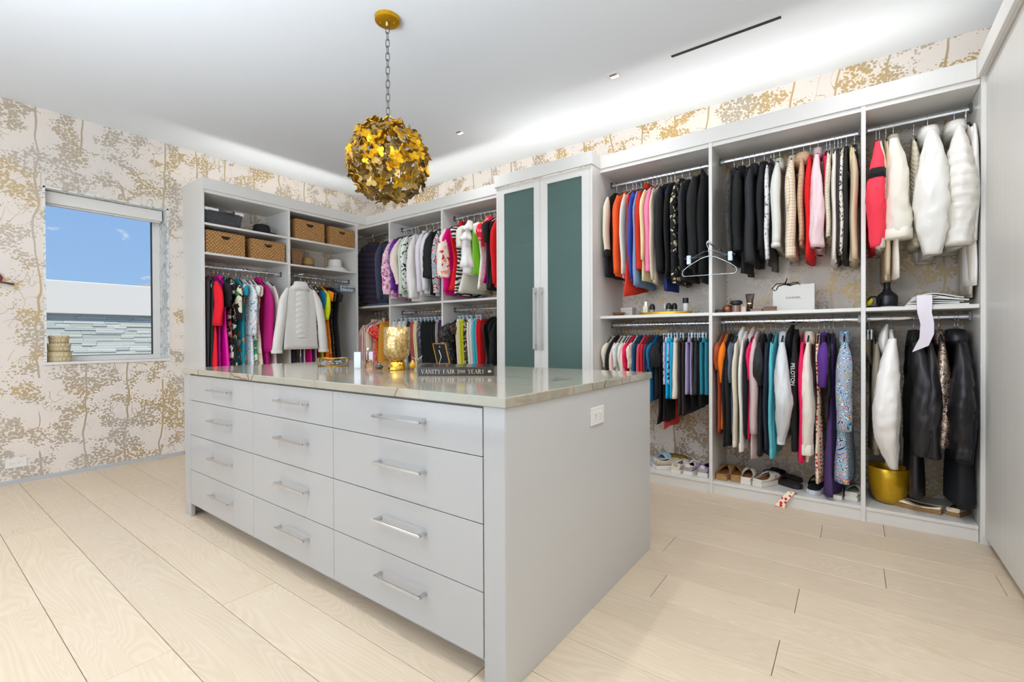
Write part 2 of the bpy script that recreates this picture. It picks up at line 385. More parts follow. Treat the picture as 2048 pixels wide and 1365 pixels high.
# ---- fabrics: one small node recipe per kind
def fab(name, kind, cols, sc=1.0, rough=0.85):
    m, t, b = newmat(name); c = [lin(x) for x in cols]
    tcn = N(t, 'ShaderNodeTexCoord'); P = tcn.outputs['Object']
    b.inputs['Roughness'].default_value = rough
    fine = N(t, 'ShaderNodeTexNoise', Scale=420.0, Detail=2.0); L(t, P, fine.inputs['Vector'])
    big = N(t, 'ShaderNodeTexNoise', Scale=7.0, Detail=3.0); L(t, P, big.inputs['Vector'])
    h = fine.outputs['Fac']; bs = 0.12
    sp = N(t, 'ShaderNodeSeparateXYZ'); L(t, P, sp.inputs[0])
    if kind == 'solid': col = mixc(t, mth(t, 'MULTIPLY', fine.outputs['Fac'], 0.25), c[0], tuple(x*0.8 for x in c[0][:3]) + (1,))
    elif kind == 'rib':
        w = mth(t, 'ABSOLUTE', mth(t, 'SINE', mth(t, 'MULTIPLY', mth(t, 'ADD', sp.outputs['Y'], sp.outputs['X']), 330.0*sc)))
        col = mixc(t, mth(t, 'MULTIPLY', w, 0.22), c[0], tuple(x*0.6 for x in c[0][:3]) + (1,)); h = w; bs = 0.4
    elif kind == 'cable':
        w = mth(t, 'ABSOLUTE', mth(t, 'SINE', mth(t, 'ADD', mth(t, 'MULTIPLY', sp.outputs['Y'], 130.0*sc), mth(t, 'MULTIPLY', sp.outputs['Z'], 170.0*sc))))
        col = mixc(t, mth(t, 'MULTIPLY', w, 0.3), c[0], tuple(x*0.55 for x in c[0][:3]) + (1,)); h = w; bs = 0.6
    elif kind == 'heather':
        col = mixc(t, rampn(t, fine.outputs['Fac'], [(0.4, (0, 0, 0, 1)), (0.6, (1, 1, 1, 1))]), c[0], c[1])
    elif kind == 'floral':
        d = N(t, 'ShaderNodeTexNoise', Scale=16.0*sc, Detail=2.0); L(t, P, d.inputs['Vector'])
        vs = N(t, 'ShaderNodeVectorMath', operation='SCALE'); vs.inputs['Scale'].default_value = 0.10/sc; L(t, d.outputs['Color'], vs.inputs[0])
        va = N(t, 'ShaderNodeVectorMath', operation='ADD'); L(t, P, va.inputs[0]); L(t, vs.outputs[0], va.inputs[1])
        vo = N(t, 'ShaderNodeTexVoronoi', Scale=22.0*sc); L(t, va.outputs[0], vo.inputs['Vector'])
        s2 = N(t, 'ShaderNodeSeparateXYZ'); L(t, vo.outputs['Color'], s2.inputs[0])
        k = len(c) - 1
        pal = rampn(t, s2.outputs[0], [(i/k, c[1+i]) for i in range(k)] + ([(1.0, c[-1])] if k == 1 else []), const=True) if k > 1 else None
        mask = mth(t, 'LESS_THAN', vo.outputs['Distance'], 0.52)
        col = mixc(t, mask, c[0], pal if pal is not None else c[1])
    elif kind == 'swirl':
        d = N(t, 'ShaderNodeTexNoise', Scale=6.0*sc, Detail=2.0, Distortion=1.8); L(t, P, d.inputs['Vector'])
        fr = mth(t, 'FRACT', mth(t, 'MULTIPLY', d.outputs['Fac'], 7.0)); k = len(c)
        col = rampn(t, fr, [(i/k, c[i]) for i in range(k)], const=True)
    elif kind == 'dots':
        vo = N(t, 'ShaderNodeTexVoronoi', Scale=42.0*sc); vo.inputs['Randomness'].default_value = 0.45; L(t, P, vo.inputs['Vector'])
        col = mixc(t, mth(t, 'LESS_THAN', vo.outputs['Distance'], 0.36), c[0], c[1])
    elif kind == 'plaid':
        a = mth(t, 'LESS_THAN', mth(t, 'FRACT', mth(t, 'MULTIPLY', sp.outputs['Z'], 34.0*sc)), 0.16)
        q = mth(t, 'LESS_THAN', mth(t, 'FRACT', mth(t, 'MULTIPLY', mth(t, 'ADD', sp.outputs['Y'], mth(t, 'MULTIPLY', sp.outputs['X'], 0.8)), 34.0*sc)), 0.16)
        col = mixc(t, mth(t, 'MULTIPLY', mth(t, 'ADD', a, q), 0.5), c[0], c[1])
    elif kind == 'hstripe':
        a = mth(t, 'LESS_THAN', mth(t, 'FRACT', mth(t, 'MULTIPLY', sp.outputs['Z'], 22.0*sc)), 0.5); col = mixc(t, a, c[0], c[1])
    elif kind == 'vstripe':
        a = mth(t, 'LESS_THAN', mth(t, 'FRACT', mth(t, 'MULTIPLY', mth(t, 'ADD', sp.outputs['Y'], sp.outputs['X']), 26.0*sc)), 0.35); col = mixc(t, a, c[0], c[1])
    elif kind == 'zebra':
        d = N(t, 'ShaderNodeTexNoise', Scale=7.0*sc, Detail=1.0); L(t, P, d.inputs['Vector'])
        fr = mth(t, 'FRACT', mth(t, 'ADD', mth(t, 'MULTIPLY', sp.outputs['Z'], 26.0*sc), mth(t, 'MULTIPLY', d.outputs['Fac'], 3.0)))
        col = mixc(t, mth(t, 'LESS_THAN', fr, 0.5), c[0], c[1])
    elif kind == 'sequin':
        vo = N(t, 'ShaderNodeTexVoronoi', Scale=190.0*sc); L(t, P, vo.inputs['Vector'])
        s2 = N(t, 'ShaderNodeSeparateXYZ'); L(t, vo.outputs['Color'], s2.inputs[0])
        col = rampn(t, s2.outputs[0], [(0.0, c[0]), (0.75, c[0]), (1.0, c[-1])]); b.inputs['Metallic'].default_value = 0.4; b.inputs['Roughness'].default_value = 0.35
        h = vo.outputs['Distance']; bs = 0.5
    elif kind == 'foil':
        d = N(t, 'ShaderNodeTexNoise', Scale=60.0*sc, Detail=4.0, Distortion=2.0); L(t, P, d.inputs['Vector'])
        col = rampn(t, d.outputs['Fac'], [(0.35, c[0]), (0.62, c[1])]); b.inputs['Metallic'].default_value = 0.8; b.inputs['Roughness'].default_value = 0.32
        h = d.outputs['Fac']; bs = 1.0
    elif kind == 'satin':
        b.inputs['Roughness'].default_value = 0.42; h = big.outputs['Fac']; bs = 0.25
        col = mixc(t, mth(t, 'MULTIPLY', big.outputs['Fac'], 0.3), c[0], tuple(x*0.75 for x in c[0][:3]) + (1,))
    elif kind == 'quilt':
        b.inputs['Roughness'].default_value = 0.55
        w = mth(t, 'ABSOLUTE', mth(t, 'SINE', mth(t, 'MULTIPLY', sp.outputs['Z'], 55.0*sc)))
        d = N(t, 'ShaderNodeTexNoise', Scale=28.0, Detail=3.0); L(t, P, d.inputs['Vector'])
        h = mth(t, 'ADD', w, mth(t, 'MULTIPLY', d.outputs['Fac'], 1.2)); bs = 0.8
        col = mixc(t, mth(t, 'MULTIPLY', d.outputs['Fac'], 0.25), c[0], tuple(x*0.7 for x in c[0][:3]) + (1,))
    elif kind == 'logo': col = c[0]
    L(t, col, b.inputs['Base Color'])
    bump(t, b, h, bs, 0.003)
    return m

# ================================================================== the setting
WY0, WY1, WZ0, WZ1 = -3.09, -2.272, 0.884, 2.282     # window opening in the left wall
g = G()
g.box(-0.30, 0, -5.6, WY0, 0, CEIL); g.box(-0.30, 0, WY1, 0.15, 0, CEIL); g.box(-0.30, 0, WY0, WY1, 0, WZ0); g.box(-0.30, 0, WY0, WY1, WZ1, CEIL)
struct('wall_left', g, M_['paper_y'])
struct('wall_right', G().box(0, 6.5, 0, 0.15, 0, CEIL), M_['paper_x'])
struct('wall_front', G().box(6.30, 6.5, -5.6, 0, 0, CEIL), M_['ceiling'])
g = G(); g.box(0, 0.6, -5.6, -5.4, 0, CEIL); g.box(5.2, 6.3, -5.6, -5.4, 0, CEIL); g.box(0.6, 5.2, -5.6, -5.4, 2.45, CEIL)
struct('wall_back', g, M_['ceiling'])
# unseen glazed door, invented in the back wall to go with the fill lamp
door = thing('added_door', 'invented glazed sliding door behind the camera', 'door', (2.9, -5.5, 0)); del door['label']; del door['category']; door['kind'] = 'structure'
g = G(); 
for x in (0.6, 2.1, 3.65, 5.14): g.box(x, x+0.06, -5.53, -5.47, 0, 2.45)
g.box(0.6, 5.2, -5.53, -5.47, 2.39, 2.45); g.box(0.6, 5.2, -5.53, -5.47, 0, 0.06)
obj('door_frame', g, M_['lacquer'], door); obj('door_pane', G().box(0.66, 5.14, -5.505, -5.495, 0.06, 2.39), M_['pane'], door)
struct('ceiling', G().box(-0.30, 6.5, -5.6, 0.15, CEIL, CEIL+0.22), M_['ceiling'])
fl = struct('floor', G().box(-0.30, 6.5, -5.6, 0.15, -0.09, -0.0145), M_['subfloor'])
ends = {-3.472: 2.393, -3.2555: 3.168, -3.039: 2.133, -2.8225: 3.015, -3.6885: 2.878, -1.94: 4.863, -1.7235: 4.393, -1.507: 4.888, -1.29: 4.30, -1.0735: 5.187, -0.64: 4.931, -2.59: 4.1}
rows = [-0.4235 - 0.2165*k for k in range(-2, 25)]
rnd = random.Random(3)
for y in rows:
    y0 = y - 0.2165
    if y0 > -0.002 or y < -5.39: continue
    key = min(ends, key=lambda q: abs(q - y))
    e = ends[key] if abs(key - y) < 0.06 else rnd.uniform(2.2, 4.2)
    xs = [e]
    while xs[0] > 0: xs.insert(0, xs[0] - rnd.uniform(1.75, 2.25))
    while xs[-1] < 6.3: xs.append(xs[-1] + rnd.uniform(1.75, 2.25))
    for a, b in zip(xs[:-1], xs[1:]):
        a = max(a, 0.002); b = min(b, 6.298)
        if b - a < 0.02: continue
        p = G().box(a+0.0009, b-0.0009, max(y0, -5.398)+0.0009, min(y, -0.002)-0.0009, -0.0145, 0.0)
        obj('plank', p, M_['oak'], fl, bevel=0.0012)
struct('baseboard_left', G().box(0.0, 0.012, -5.4, -2.165, 0.0, 0.03), M_['greykick'])

# ---- window
win = thing('window_1', 'w', 'w', (-0.2, -2.68, WZ0)); del win['label']; del win['category']; win['kind'] = 'structure'
g = G(); g.box(-0.24, 0.004, WY0, WY0+0.012, WZ0+0.02, WZ1); g.box(-0.24, 0.004, WY1-0.012, WY1, WZ0+0.02, WZ1); g.box(-0.24, 0.004, WY0, WY1, WZ1-0.012, WZ1)
obj('reveal', g, M_['marble'], win)
obj('window_sill', G().box(-0.24, 0.012, WY0-0.006, WY1+0.006, WZ0, WZ0+0.02), M_['plastic_white'], win, bevel=0.002)
g = G(); a0, a1, b0, b1 = WY0+0.012, WY1-0.012, WZ0+0.02, WZ1-0.012; fw_ = 0.055
lw = 0.024
for q in ((a0, a0+lw, b0, b1), (a1-fw_, a1, b0, b1), (a0+lw, a1-fw_, b0, b0+0.04), (a0+lw, a1-fw_, b1-fw_, b1)): g.box(-0.245, -0.195, *q)
obj('window_frame', g, M_['plastic_white'], win, bevel=0.002)
g = G()
for q in ((a1-fw_-0.006, a1-fw_, b0+0.04, b1-fw_), (a0+lw, a1-fw_, b0+0.04, b0+0.045)): g.box(-0.232, -0.205, *q)
obj('gasket', g, M_['black_plastic'], win)
obj('window_pane', G().box(-0.224, -0.218, a0+lw, a1-fw_, b0+0.04, b1-fw_), M_['pane'], win)
bl = thing('roller_blind', 'white roller blind cassette rolled up at the top of the window', 'blind', (-0.12, -2.68, 2.17))
obj('cassette', G().box(-0.165, -0.075, a0+0.004, a1-0.012, 2.172, 2.266), M_['plastic_white'], bl, bevel=0.003)
obj('hem_bar', G().box(-0.14, -0.10, a0+0.006, a1-0.016, 2.160, 2.172), M_['plastic_white'], bl, bevel=0.002)

# nested reed pots on the sill
rattan = mat_weave('rattan_reed', (196, 176, 136), (228, 214, 180), 55, 26)
for k, (z0, z1, r0, r1) in enumerate(((0.904, 0.985, 0.074, 0.078), (0.985, 1.052, 0.066, 0.073), (1.052, 1.114, 0.058, 0.062))):
    t = thing('reed_basket', ['lowest and widest pale reed basket on the window sill', 'middle pale reed basket in the stack on the window sill', 'smallest pale reed basket on top of the window sill stack'][k], 'basket', (-0.088, -3.015, z0), group='reed baskets on the window sill')
    c = (-0.088, -3.0, z0)
    c = (-0.088, -3.075 + 0.08, z0)
    obj('basket_wall', G().lathe([(r0*0.96, 0.0), (r0, 0.004), (r1, z1-z0-0.003), (r1-0.004, z1-z0), (r1-0.008, z1-z0-0.004), (r0-0.008, 0.006)], c, 28), rattan, t, smooth='auto')
    obj('rim', G().tube([(c[0]+(r1-0.002)*math.cos(2*PI*j/24), c[1]+(r1-0.002)*math.sin(2*PI*j/24), z1-0.003) for j in range(24)], 0.0035, 5, True), rattan, t, smooth=True)

# outside: the neighbouring wing of the house
stone_m = []
for k, cc in enumerate(((208, 212, 206), (200, 206, 200), (216, 220, 214), (192, 198, 192), (210, 212, 202), (150, 140, 104))):
    stone_m.append(plain('ledger_stone_%d' % k, cc, 0.85, nb=0.6, ns=60))
ext = thing('neighbouring_wing', 'pale house wing with a white parapet over ledger stone, outside the window', 'building', (-4.2, -2, -0.3))
obj('wall', G().box(-4.5, -4.04, -7, 4, -0.3, 1.45), stone_m[3], ext)
obj('parapet', G().box(-4.5, -3.92, -7, 4, 1.452, 1.922), plain('render_white', (226, 222, 214), 0.9), ext, bevel=0.01)
rs = random.Random(11); z = 0.62; cnt = 0
while z < 1.45:
    h = rs.choice((0.022, 0.03, 0.038)); h = min(h, 1.451 - z); y = -2.75 - rs.random()*0.3
    while y < -0.9 and cnt < 290:
        l = rs.choice((0.16, 0.24, 0.33, 0.45)); d = rs.uniform(0.0, 0.022)
        o = obj('stone', G().box(-4.06, -4.018+d, y+0.0012, y+l-0.0012, z+0.0012, z+h-0.0012), stone_m[5] if abs(z-1.13) < 0.02 and abs(y+1.95) < 0.16 and l > 0.2 else rs.choice(stone_m[:5]), ext)
        y += l; cnt += 1
    z += h
    if h < 0.004: break
obj('roof', G().prism([(-1.62, 1.90), (1.0, 2.75), (1.0, 1.90)], 'yz', -5.6, -4.8), plain('roof_grey', (176, 182, 184), 0.9), ext)
struct('ground_outside', G().box(-12, -0.31, -9, 6, -0.5, -0.3), plain('paving', (196, 192, 184), 0.9))

# ================================================================== cabinets
LQ = M_['lacquer']
YF, XF = -0.448, 0.444
CB, CT = 2.416, 2.5165
TB = 2.388
def rod(parent, axis, a0, a1, c, z):
    """oval chrome rail with end flanges"""
    g = G(); n = 12
    ring = [(0.0075*math.cos(2*PI*j/n), 0.015*math.sin(2*PI*j/n)) for j in range(n)]
    if axis == 'x': g.rings([[(a, c+p[0], z+p[1]) for p in ring] for a in (a0, a1)])
    else: g.rings([[(c+p[0], a, z+p[1]) for p in ring] for a in (a0, a1)])
    r = obj('closet_rod', g, M_['chrome'], parent, smooth='auto')
    for a, s in ((a0, 1), (a1, -1)):
        g = G()
        if axis == 'x': g.box(min(a, a+s*0.012), max(a, a+s*0.012), c-0.012, c+0.012, z-0.022, z+0.024)
        else: g.box(c-0.012, c+0.012, min(a, a+s*0.012), max(a, a+s*0.012), z-0.022, z+0.024)
        obj('rod_flange', g, M_['chrome_dark'], r)
def bay(label, x0, x1, panels, shelf_z, rods, rod_y, deck=True, shelf_x=None):
    t = thing('wardrobe_bay', label, 'wardrobe', ((x0+x1)/2, -0.22, 0), group=None)
    for a, b in panels: obj('side_panel', G().box(a, b, YF, -0.001, 0.0, CB), LQ, t, bevel=0.0012)
    obj('top_panel', G().box(x0, x1, YF+0.006, -0.001, TB, CB-0.001), LQ, t)
    if deck:
        obj('deck', G().box(x0, x1, YF+0.008, -0.001, 0.066, 0.085), LQ, t, bevel=0.001)
        obj('toe_kick', G().box(x0, x1, YF+0.014, YF+0.032, 0.0, 0.066), LQ, t)
    if shelf_z: obj('shelf', G().box(x0, x1, YF+0.002, -0.001, shelf_z-0.021, shelf_z), LQ, t, bevel=0.001)
    for z in rods: rod(t, 'x', x0, x1, rod_y, z)
    return t
bay('corner bay of the white wardrobe between the left run and the back run', 0.02, 0.855, [], 1.462, [2.33, 1.385], -0.275)
bay('white wardrobe bay holding white shirts above black trousers', 0.878, 1.683, [(0.855, 0.878)], 1.462, [2.33, 1.375], -0.275)
bay('white wardrobe bay with bright tops, left of the glass cabinet', 1.706, 2.51, [(1.683, 1.706)], 1.462, [2.33, 1.375], -0.275)
bay('white wardrobe bay directly right of the glass cabinet', 3.453, 4.27, [], 1.25, [2.34, 1.182], -0.235)
bay('middle white wardrobe bay of the right run, above the clogs', 4.292, 5.108, [(4.27, 4.292)], 1.247, [2.342, 1.188], -0.235)
bay('last white wardrobe bay on the right, above the gold bucket', 5.13, 5.60, [(5.108, 5.13)], 1.247, [2.345, 1.19], -0.235)
def bay_left(label, y0, y1, panels, shelves):
    t = thing('wardrobe_bay', label, 'wardrobe', (0.22, (y0+y1)/2, 0))
    for a, b, zt in panels: obj('side_panel', G().box(0.001, XF, a, b, 0.0, zt), LQ, t, bevel=0.0012)
    obj('top_panel', G().box(0.001, XF-0.006, y0, y1, TB, CB-0.001), LQ, t)
    obj('deck', G().box(0.001, XF-0.008, y0, y1, 0.066, 0.085), LQ, t); obj('toe_kick', G().box(XF-0.032, XF-0.014, y0, y1, 0, 0.066), LQ, t)
    for z in shelves: obj('shelf', G().box(0.001, XF-0.002, y0, y1, z-0.019, z), LQ, t, bevel=0.001)
    rod(t, 'y', y0, y1, 0.30, 1.746); return t
bay_left('left white wardrobe bay nearest the window, with two baskets', -2.138, -1.385, [(-2.16, -2.138, CT-0.001), (-1.385, -1.362, CB)], [2.121, 1.857])
bay_left('second white wardrobe bay on the left wall, with the hats', -1.362, -0.582, [(-0.582, -0.560, CB)], [2.121, 1.850])
# crowns
struct('trim_1', G().box(XF-0.016, XF+0.004, -2.161, YF+0.016, CB, CT), LQ, bevel=0.0015)
struct('trim_2', G().box(XF+0.004, 2.507, YF-0.004, YF+0.016, CB, CT), LQ, bevel=0.0015)
struct('trim_3', G().box(3.458, 5.588, YF-0.004, YF+0.016, CB, CT), LQ, bevel=0.0015)

# ---- glass-door cabinet
YC = -0.582
cab = thing('glass_cabinet', 'tall white cabinet with two frosted green glass doors', 'cabinet', (2.98, -0.29, 0))
obj('side_panel', G().box(2.51, 2.53, YC+0.002, -0.001, 0, CB), LQ, cab, bevel=0.001)
obj('side_panel', G().box(3.432, 3.453, YC+0.002, -0.001, 0, CB), LQ, cab, bevel=0.001)
obj('back_panel', G().box(2.53, 3.432, -0.012, -0.001, 0.08, CB), LQ, cab)
obj('top_panel', G().box(2.53, 3.432, YC+0.03, -0.012, TB, CB-0.001), LQ, cab)
obj('toe_kick', G().box(2.53, 3.432, YC+0.06, YC+0.08, 0, 0.08), LQ, cab); obj('deck', G().box(2.53, 3.432, YC+0.03, -0.012, 0.08, 0.10), LQ, cab)
for z in (2.15, 1.885, 0.98, 0.55): obj('shelf', G().box(2.53, 3.432, YC+0.0155, -0.012, z-0.024, z), LQ, cab)
g = G(); g.box(2.502, 3.458, YC-0.018, YC, CB, CT); g.box(2.502, 2.52, YC, YF-0.004, CB, CT); g.box(3.44, 3.458, YC, YF-0.004, CB, CT)
obj('crown', g, LQ, cab, bevel=0.001)
fg = M_['frost_green'] = None
def mat_frost_green():
    m, t, b = newmat('frosted_green_glass')
    tcn = N(t, 'ShaderNodeTexCoord'); n = N(t, 'ShaderNodeTexNoise', Scale=160.0, Detail=3.0); L(t, tcn.outputs['Object'], n.inputs['Vector'])
    L(t, mixc(t, n.outputs['Fac'], lin((138, 178, 168)), lin((156, 192, 184))), b.inputs['Base Color'])
    b.inputs['Roughness'].default_value = 0.24; b.inputs['Transmission Weight'].default_value = 0.70; b.inputs['IOR'].default_value = 1.3
    bump(t, b, n.outputs['Fac'], 0.08, 0.002)
    return m
M_['frost_green'] = mat_frost_green()
for x0, x1, g0, g1, hx in ((2.532, 2.9725, 2.597, 2.912, 2.930), (2.9745, 3.431, 3.045, 3.362, 2.992)):
    g = G(); zb, zt = 0.085, CB-0.006
    g.box(x0, g0, YC, YC+0.022, zb, zt); g.box(g1, x1, YC, YC+0.022, zb, zt); g.box(g0, g1, YC, YC+0.022, 2.347, zt); g.box(g0, g1, YC, YC+0.022, zb, 0.16)
    d = obj('door', g, LQ, cab, bevel=0.0012)
    obj('glass_panel', G().box(g0-0.004, g1+0.004, YC+0.008, YC+0.015, 0.156, 2.351), M_['frost_green'], d)
    g = G().box(hx-0.009, hx+0.009, YC-0.038, YC-0.028, 0.985, 1.498)
    g.box(hx-0.009, hx+0.009, YC-0.03, YC, 0.985, 1.03); g.box(hx-0.009, hx+0.009, YC-0.03, YC, 1.453, 1.498)
    obj('handle', g, M_['chrome'], d, bevel=0.001)

# ---- tall cabinet run along the right edge
tc_ = thing('tall_cabinet', 'tall white flat-door cabinet cut by the right edge of the picture', 'cabinet', (5.95, -2.9, 0))
obj('carcass', G().box(5.645, 6.299, -5.39, -0.46, 0.05, CB), LQ, tc_)
obj('filler', G().box(5.602, 5.645, -0.459, -0.001, 0.0, CB), LQ, tc_)
obj('toe_kick', G().box(5.70, 5.72, -5.39, -0.45, 0, 0.05), LQ, tc_)
for k in range(6):
    y1 = -0.424 - k*0.82 if k else -0.424; y0 = -0.424 - (k+1)*0.82
    obj('door', G().box(5.62, 5.642, y0+0.0015, y1-0.0015, 0.046, CB-0.006), M_['tall'], tc_, bevel=0.001)
obj('crown', G().box(5.588, 5.606, -5.39, YF-0.004, CB, CT), LQ, tc_, bevel=0.0015)
obj('crown_top', G().box(5.606, 6.299, -5.39, -0.001, CB, CB+0.01), LQ, tc_)

# ================================================================== island
isl = thing('island_cabinet', 'long white dressing island with twelve glossy drawers', 'island', (2.99, -2.12, 0))
IX0, IX1, IYF, IYB = 1.74, 4.238, -2.728, -1.512
obj('carcass', G().box(IX0+0.02, IX1-0.024, IYF+0.022, IYB-0.0, 0.078, 0.866), M_['linen_white'], isl)
obj('side_panel', G().box(IX1-0.022, IX1, IYF+0.0015, IYB+0.002, 0, 0.8695), M_['linen_white'], isl, bevel=0.001)
obj('side_panel', G().box(IX0, IX0+0.02, IYF+0.0015, IYB+0.002, 0, 0.8695), M_['linen_white'], isl, bevel=0.001)
obj('stile', G().box(4.153, IX1-0.001, IYF, IYF+0.022, 0, 0.8695), M_['gloss'], isl, bevel=0.001)
obj('stile', G().box(IX0+0.001, 1.829, IYF, IYF+0.022, 0, 0.8695), M_['gloss'], isl, bevel=0.001)
obj('toe_kick', G().box(IX0+0.02, IX1-0.022, IYF+0.085, IYF+0.10, 0, 0.078), M_['greykick'], isl)
for (x0, x1) in ((1.832, 2.638), (2.638, 3.342), (3.342, 4.150)):
    for (z0, z1) in ((0.079, 0.288), (0.288, 0.501), (0.501, 0.711), (0.711, 0.864)):
        d = obj('drawer', G().box(x0+0.0012, x1-0.0012, IYF, IYF+0.02, z0+0.0014, z1-0.0014), M_['gloss'], isl, bevel=0.0008)
        cx = {1.832: 2.278, 2.638: 3.03, 3.342: 3.77}[x0]; zc = z0 + (0.121 if z1 < 0.85 else 0.083)
        h = 0.127
        g = G().box(cx-h, cx+h, IYF-0.035, IYF-0.027, zc-0.0045, zc+0.0045)
        for s in (-1, 1): g.box(cx+s*h-0.007-s*0.007, cx+s*h+0.007-s*0.007, IYF-0.03, IYF, zc-0.0045, zc+0.0045)
        obj('handle', g, M_['chrome'], d, bevel=0.0008)
ct = obj('countertop', G().box(1.726, 4.245, -2.736, -1.498, 0.870, 0.902), M_['quartz'], bevel=0.003, seg=2)
tag(ct, 'grey-beige quartzite worktop with rusty brown veins on the island', 'countertop')

def outlet(label, loc, axis):
    t = thing('wall_outlet', label, 'outlet', loc)
    x, y, z = loc
    w, h = 0.057, 0.035
    obj('cover_plate', G().box(x, x+0.005, y-w, y+w, z-h, z+h), M_['plastic_white'], t, bevel=0.001)
    for s in (-1, 1):
        r = obj('socket', G().box(x+0.004, x+0.0065, y+s*0.02-0.016, y+s*0.02+0.016, z-0.017, z+0.017), M_['plastic_white'], t, bevel=0.002)
        g = G()
        for dy, dz in ((-0.006, 0.006), (-0.006, -0.006), (0.007, 0.0)): g.box(x+0.0062, x+0.0068, y+s*0.02+dy-0.0022, y+s*0.02+dy+0.0022, z+dz-0.0015, z+dz+0.0015)
        obj('slot', g, M_['chrome_dark'], r)
outlet('white double outlet on the end panel of the island', (IX1, -2.117, 0.765), 'x')
outlet('white double outlet low on the papered wall under the window', (0.0, -3.25, 0.155), 'x')

# ================================================================== ceiling fittings
sd = thing('slot_diffuser', 'long thin dark air slot in the ceiling', 'air vent', (4.44, -0.821, CEIL))
g = G(); g.box(4.135, 4.745, -0.832, -0.829, CEIL-0.003, CEIL); g.box(4.135, 4.745, -0.813, -0.810, CEIL-0.003, CEIL); g.box(4.135, 4.138, -0.829, -0.813, CEIL-0.003, CEIL); g.box(4.742, 4.745, -0.829, -0.813, CEIL-0.003, CEIL)
obj('slot_frame', g, M_['dark'], sd); obj('slot_blade', G().box(4.138, 4.742, -0.829, -0.813, CEIL-0.0015, CEIL), M_['dark'], sd)
lens_m, t_, b_ = newmat('lamp_lens'); b_.inputs['Emission Color'].default_value = (1, 0.97, 0.92, 1); b_.inputs['Emission Strength'].default_value = 5.0
DL = [(2.30, -0.83, 'small square downlight in the ceiling left of the other one'), (3.75, -0.84, 'small square downlight in the ceiling nearer the air slot'),
      (5.2, -0.84, None), (2.3, -3.3, None), (3.75, -3.3, None), (5.1, -3.0, None), (4.8, -1.9, None), (0.9, -4.35, None)]  # unlabelled lamps are unseen; the aisle and far-left ones are added fill
for x, y, lab in DL:
    if lab:
        t = thing('downlight', lab, 'ceiling light', (x, y, CEIL), group='square ceiling downlights')
        g = G(); w = 0.042; v = 0.026
        for q in ((-w, w, -w, -v), (-w, w, v, w), (-w, -v, -v, v), (v, w, -v, v)): g.box(x+q[0], x+q[1], y+q[2], y+q[3], CEIL-0.004, CEIL)
        obj('trim_ring', g, M_['plastic_white'], t, bevel=0.001)
        obj('reflector', G().box(x-v, x+v, y-v, y+0.004, CEIL-0.0012, CEIL), M_['chrome_dark'], t)
        obj('lens', G().box(x-v, x+v, y+0.004, y+v, CEIL-0.0015, CEIL), lens_m, t)
    light('downlight_or_fill', 'AREA', (x, y, CEIL-0.012), (3.0 if y > -1 else 9.0), (0.97, 0.985, 1.03), shape='DISK', size=0.07, spread=math.radians(150))

# ---- chandelier: globe of gold butterflies
CX, CY, CZ, CR = 2.968, -2.137, 2.077, 0.212
ch = thing('pendant_lamp', 'globe pendant covered in gold butterflies, hung over the island', 'pendant light', (CX, CY, CZ-CR))
cn = obj('canopy', G().lathe([(0.02, -0.026), (0.058, -0.026), (0.068, -0.02), (0.07, 0.0)], (CX, CY, CEIL), 32), M_['gold'], ch, smooth='auto')
for s in (-1, 1): obj('screw', G().lathe([(0.001, -0.031), (0.005, -0.0295), (0.005, -0.026)], (CX+0.038*s*0.8, CY+0.038*s*0.6, CEIL), 8), M_['brass'], cn, smooth=True)
obj('chain_loop', G().lathe([(0.004, -0.05), (0.011, -0.045), (0.012, -0.03), (0.016, -0.026)], (CX, CY, CEIL), 12), M_['bronze'], ch, smooth=True)
zt, zb = CEIL-0.045, CZ+CR+0.012; nl = 14; st = (zt-zb)/nl
steel = plain('chain_steel', (110, 108, 104), 0.35, 1.0)
link = None
for k in range(nl):
    h = st/2 + 0.004; w = 0.0105; pts = []
    for j in range(14):
        a = 2*PI*j/14; pts.append((w*math.cos(a), 0, (h-w)*(1 if math.sin(a) > 0.01 else -1 if math.sin(a) < -0.01 else 0) + w*math.sin(a)))
    if link is None:
        link = obj('chain_link', G().tube(pts, 0.0022, 5, True), steel, ch, smooth=True, local=True); lk = link
    else: lk = link.copy(); COL.objects.link(lk)
    lk.location = (0, 0, zt - st*(k+0.5) - (CZ-CR)); lk.rotation_euler = (0, 0, PI/2*(k % 2) + 0.5)
obj('hanging_ring', G().tube([(CX+0.02*math.cos(2*PI*j/16)*0.6, CY+0.02*math.cos(2*PI*j/16)*0.8, CZ+CR-0.004+0.02*math.sin(2*PI*j/16)) for j in range(16)], 0.0025, 5, True), steel, ch, smooth=True)
g = G()
for k in range(6):
    a = PI*k/6; g.tube([(CX+(CR-0.012)*math.cos(2*PI*j/28)*math.cos(a), CY+(CR-0.012)*math.cos(2*PI*j/28)*math.sin(a), CZ+(CR-0.012)*math.sin(2*PI*j/28)) for j in range(28)], 0.003, 4, True)
obj('wire_cage', g, M_['bronze'], ch, smooth=True)
wing = [(0.0, 0.012), (0.010, 0.022), (0.024, 0.027), (0.031, 0.018), (0.029, 0.006), (0.020, 0.0), (0.025, -0.008), (0.022, -0.019), (0.012, -0.022), (0.004, -0.014), (0.0, -0.016)]
poly = wing + [(-x, y) for x, y in reversed(wing[1:-1])]
def butterfly(m):
    vs = [(x, y, abs(x)*0.22) for x, y in poly]; n = len(vs)
    g = G(); g.rings([[(x, y, z-0.0012) for x, y, z in vs], [(x, y, z+0.0012) for x, y, z in vs]])
    return g
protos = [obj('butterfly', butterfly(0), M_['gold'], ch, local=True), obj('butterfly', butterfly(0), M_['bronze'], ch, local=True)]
rb = random.Random(21); NB = 265; first = [True, True]
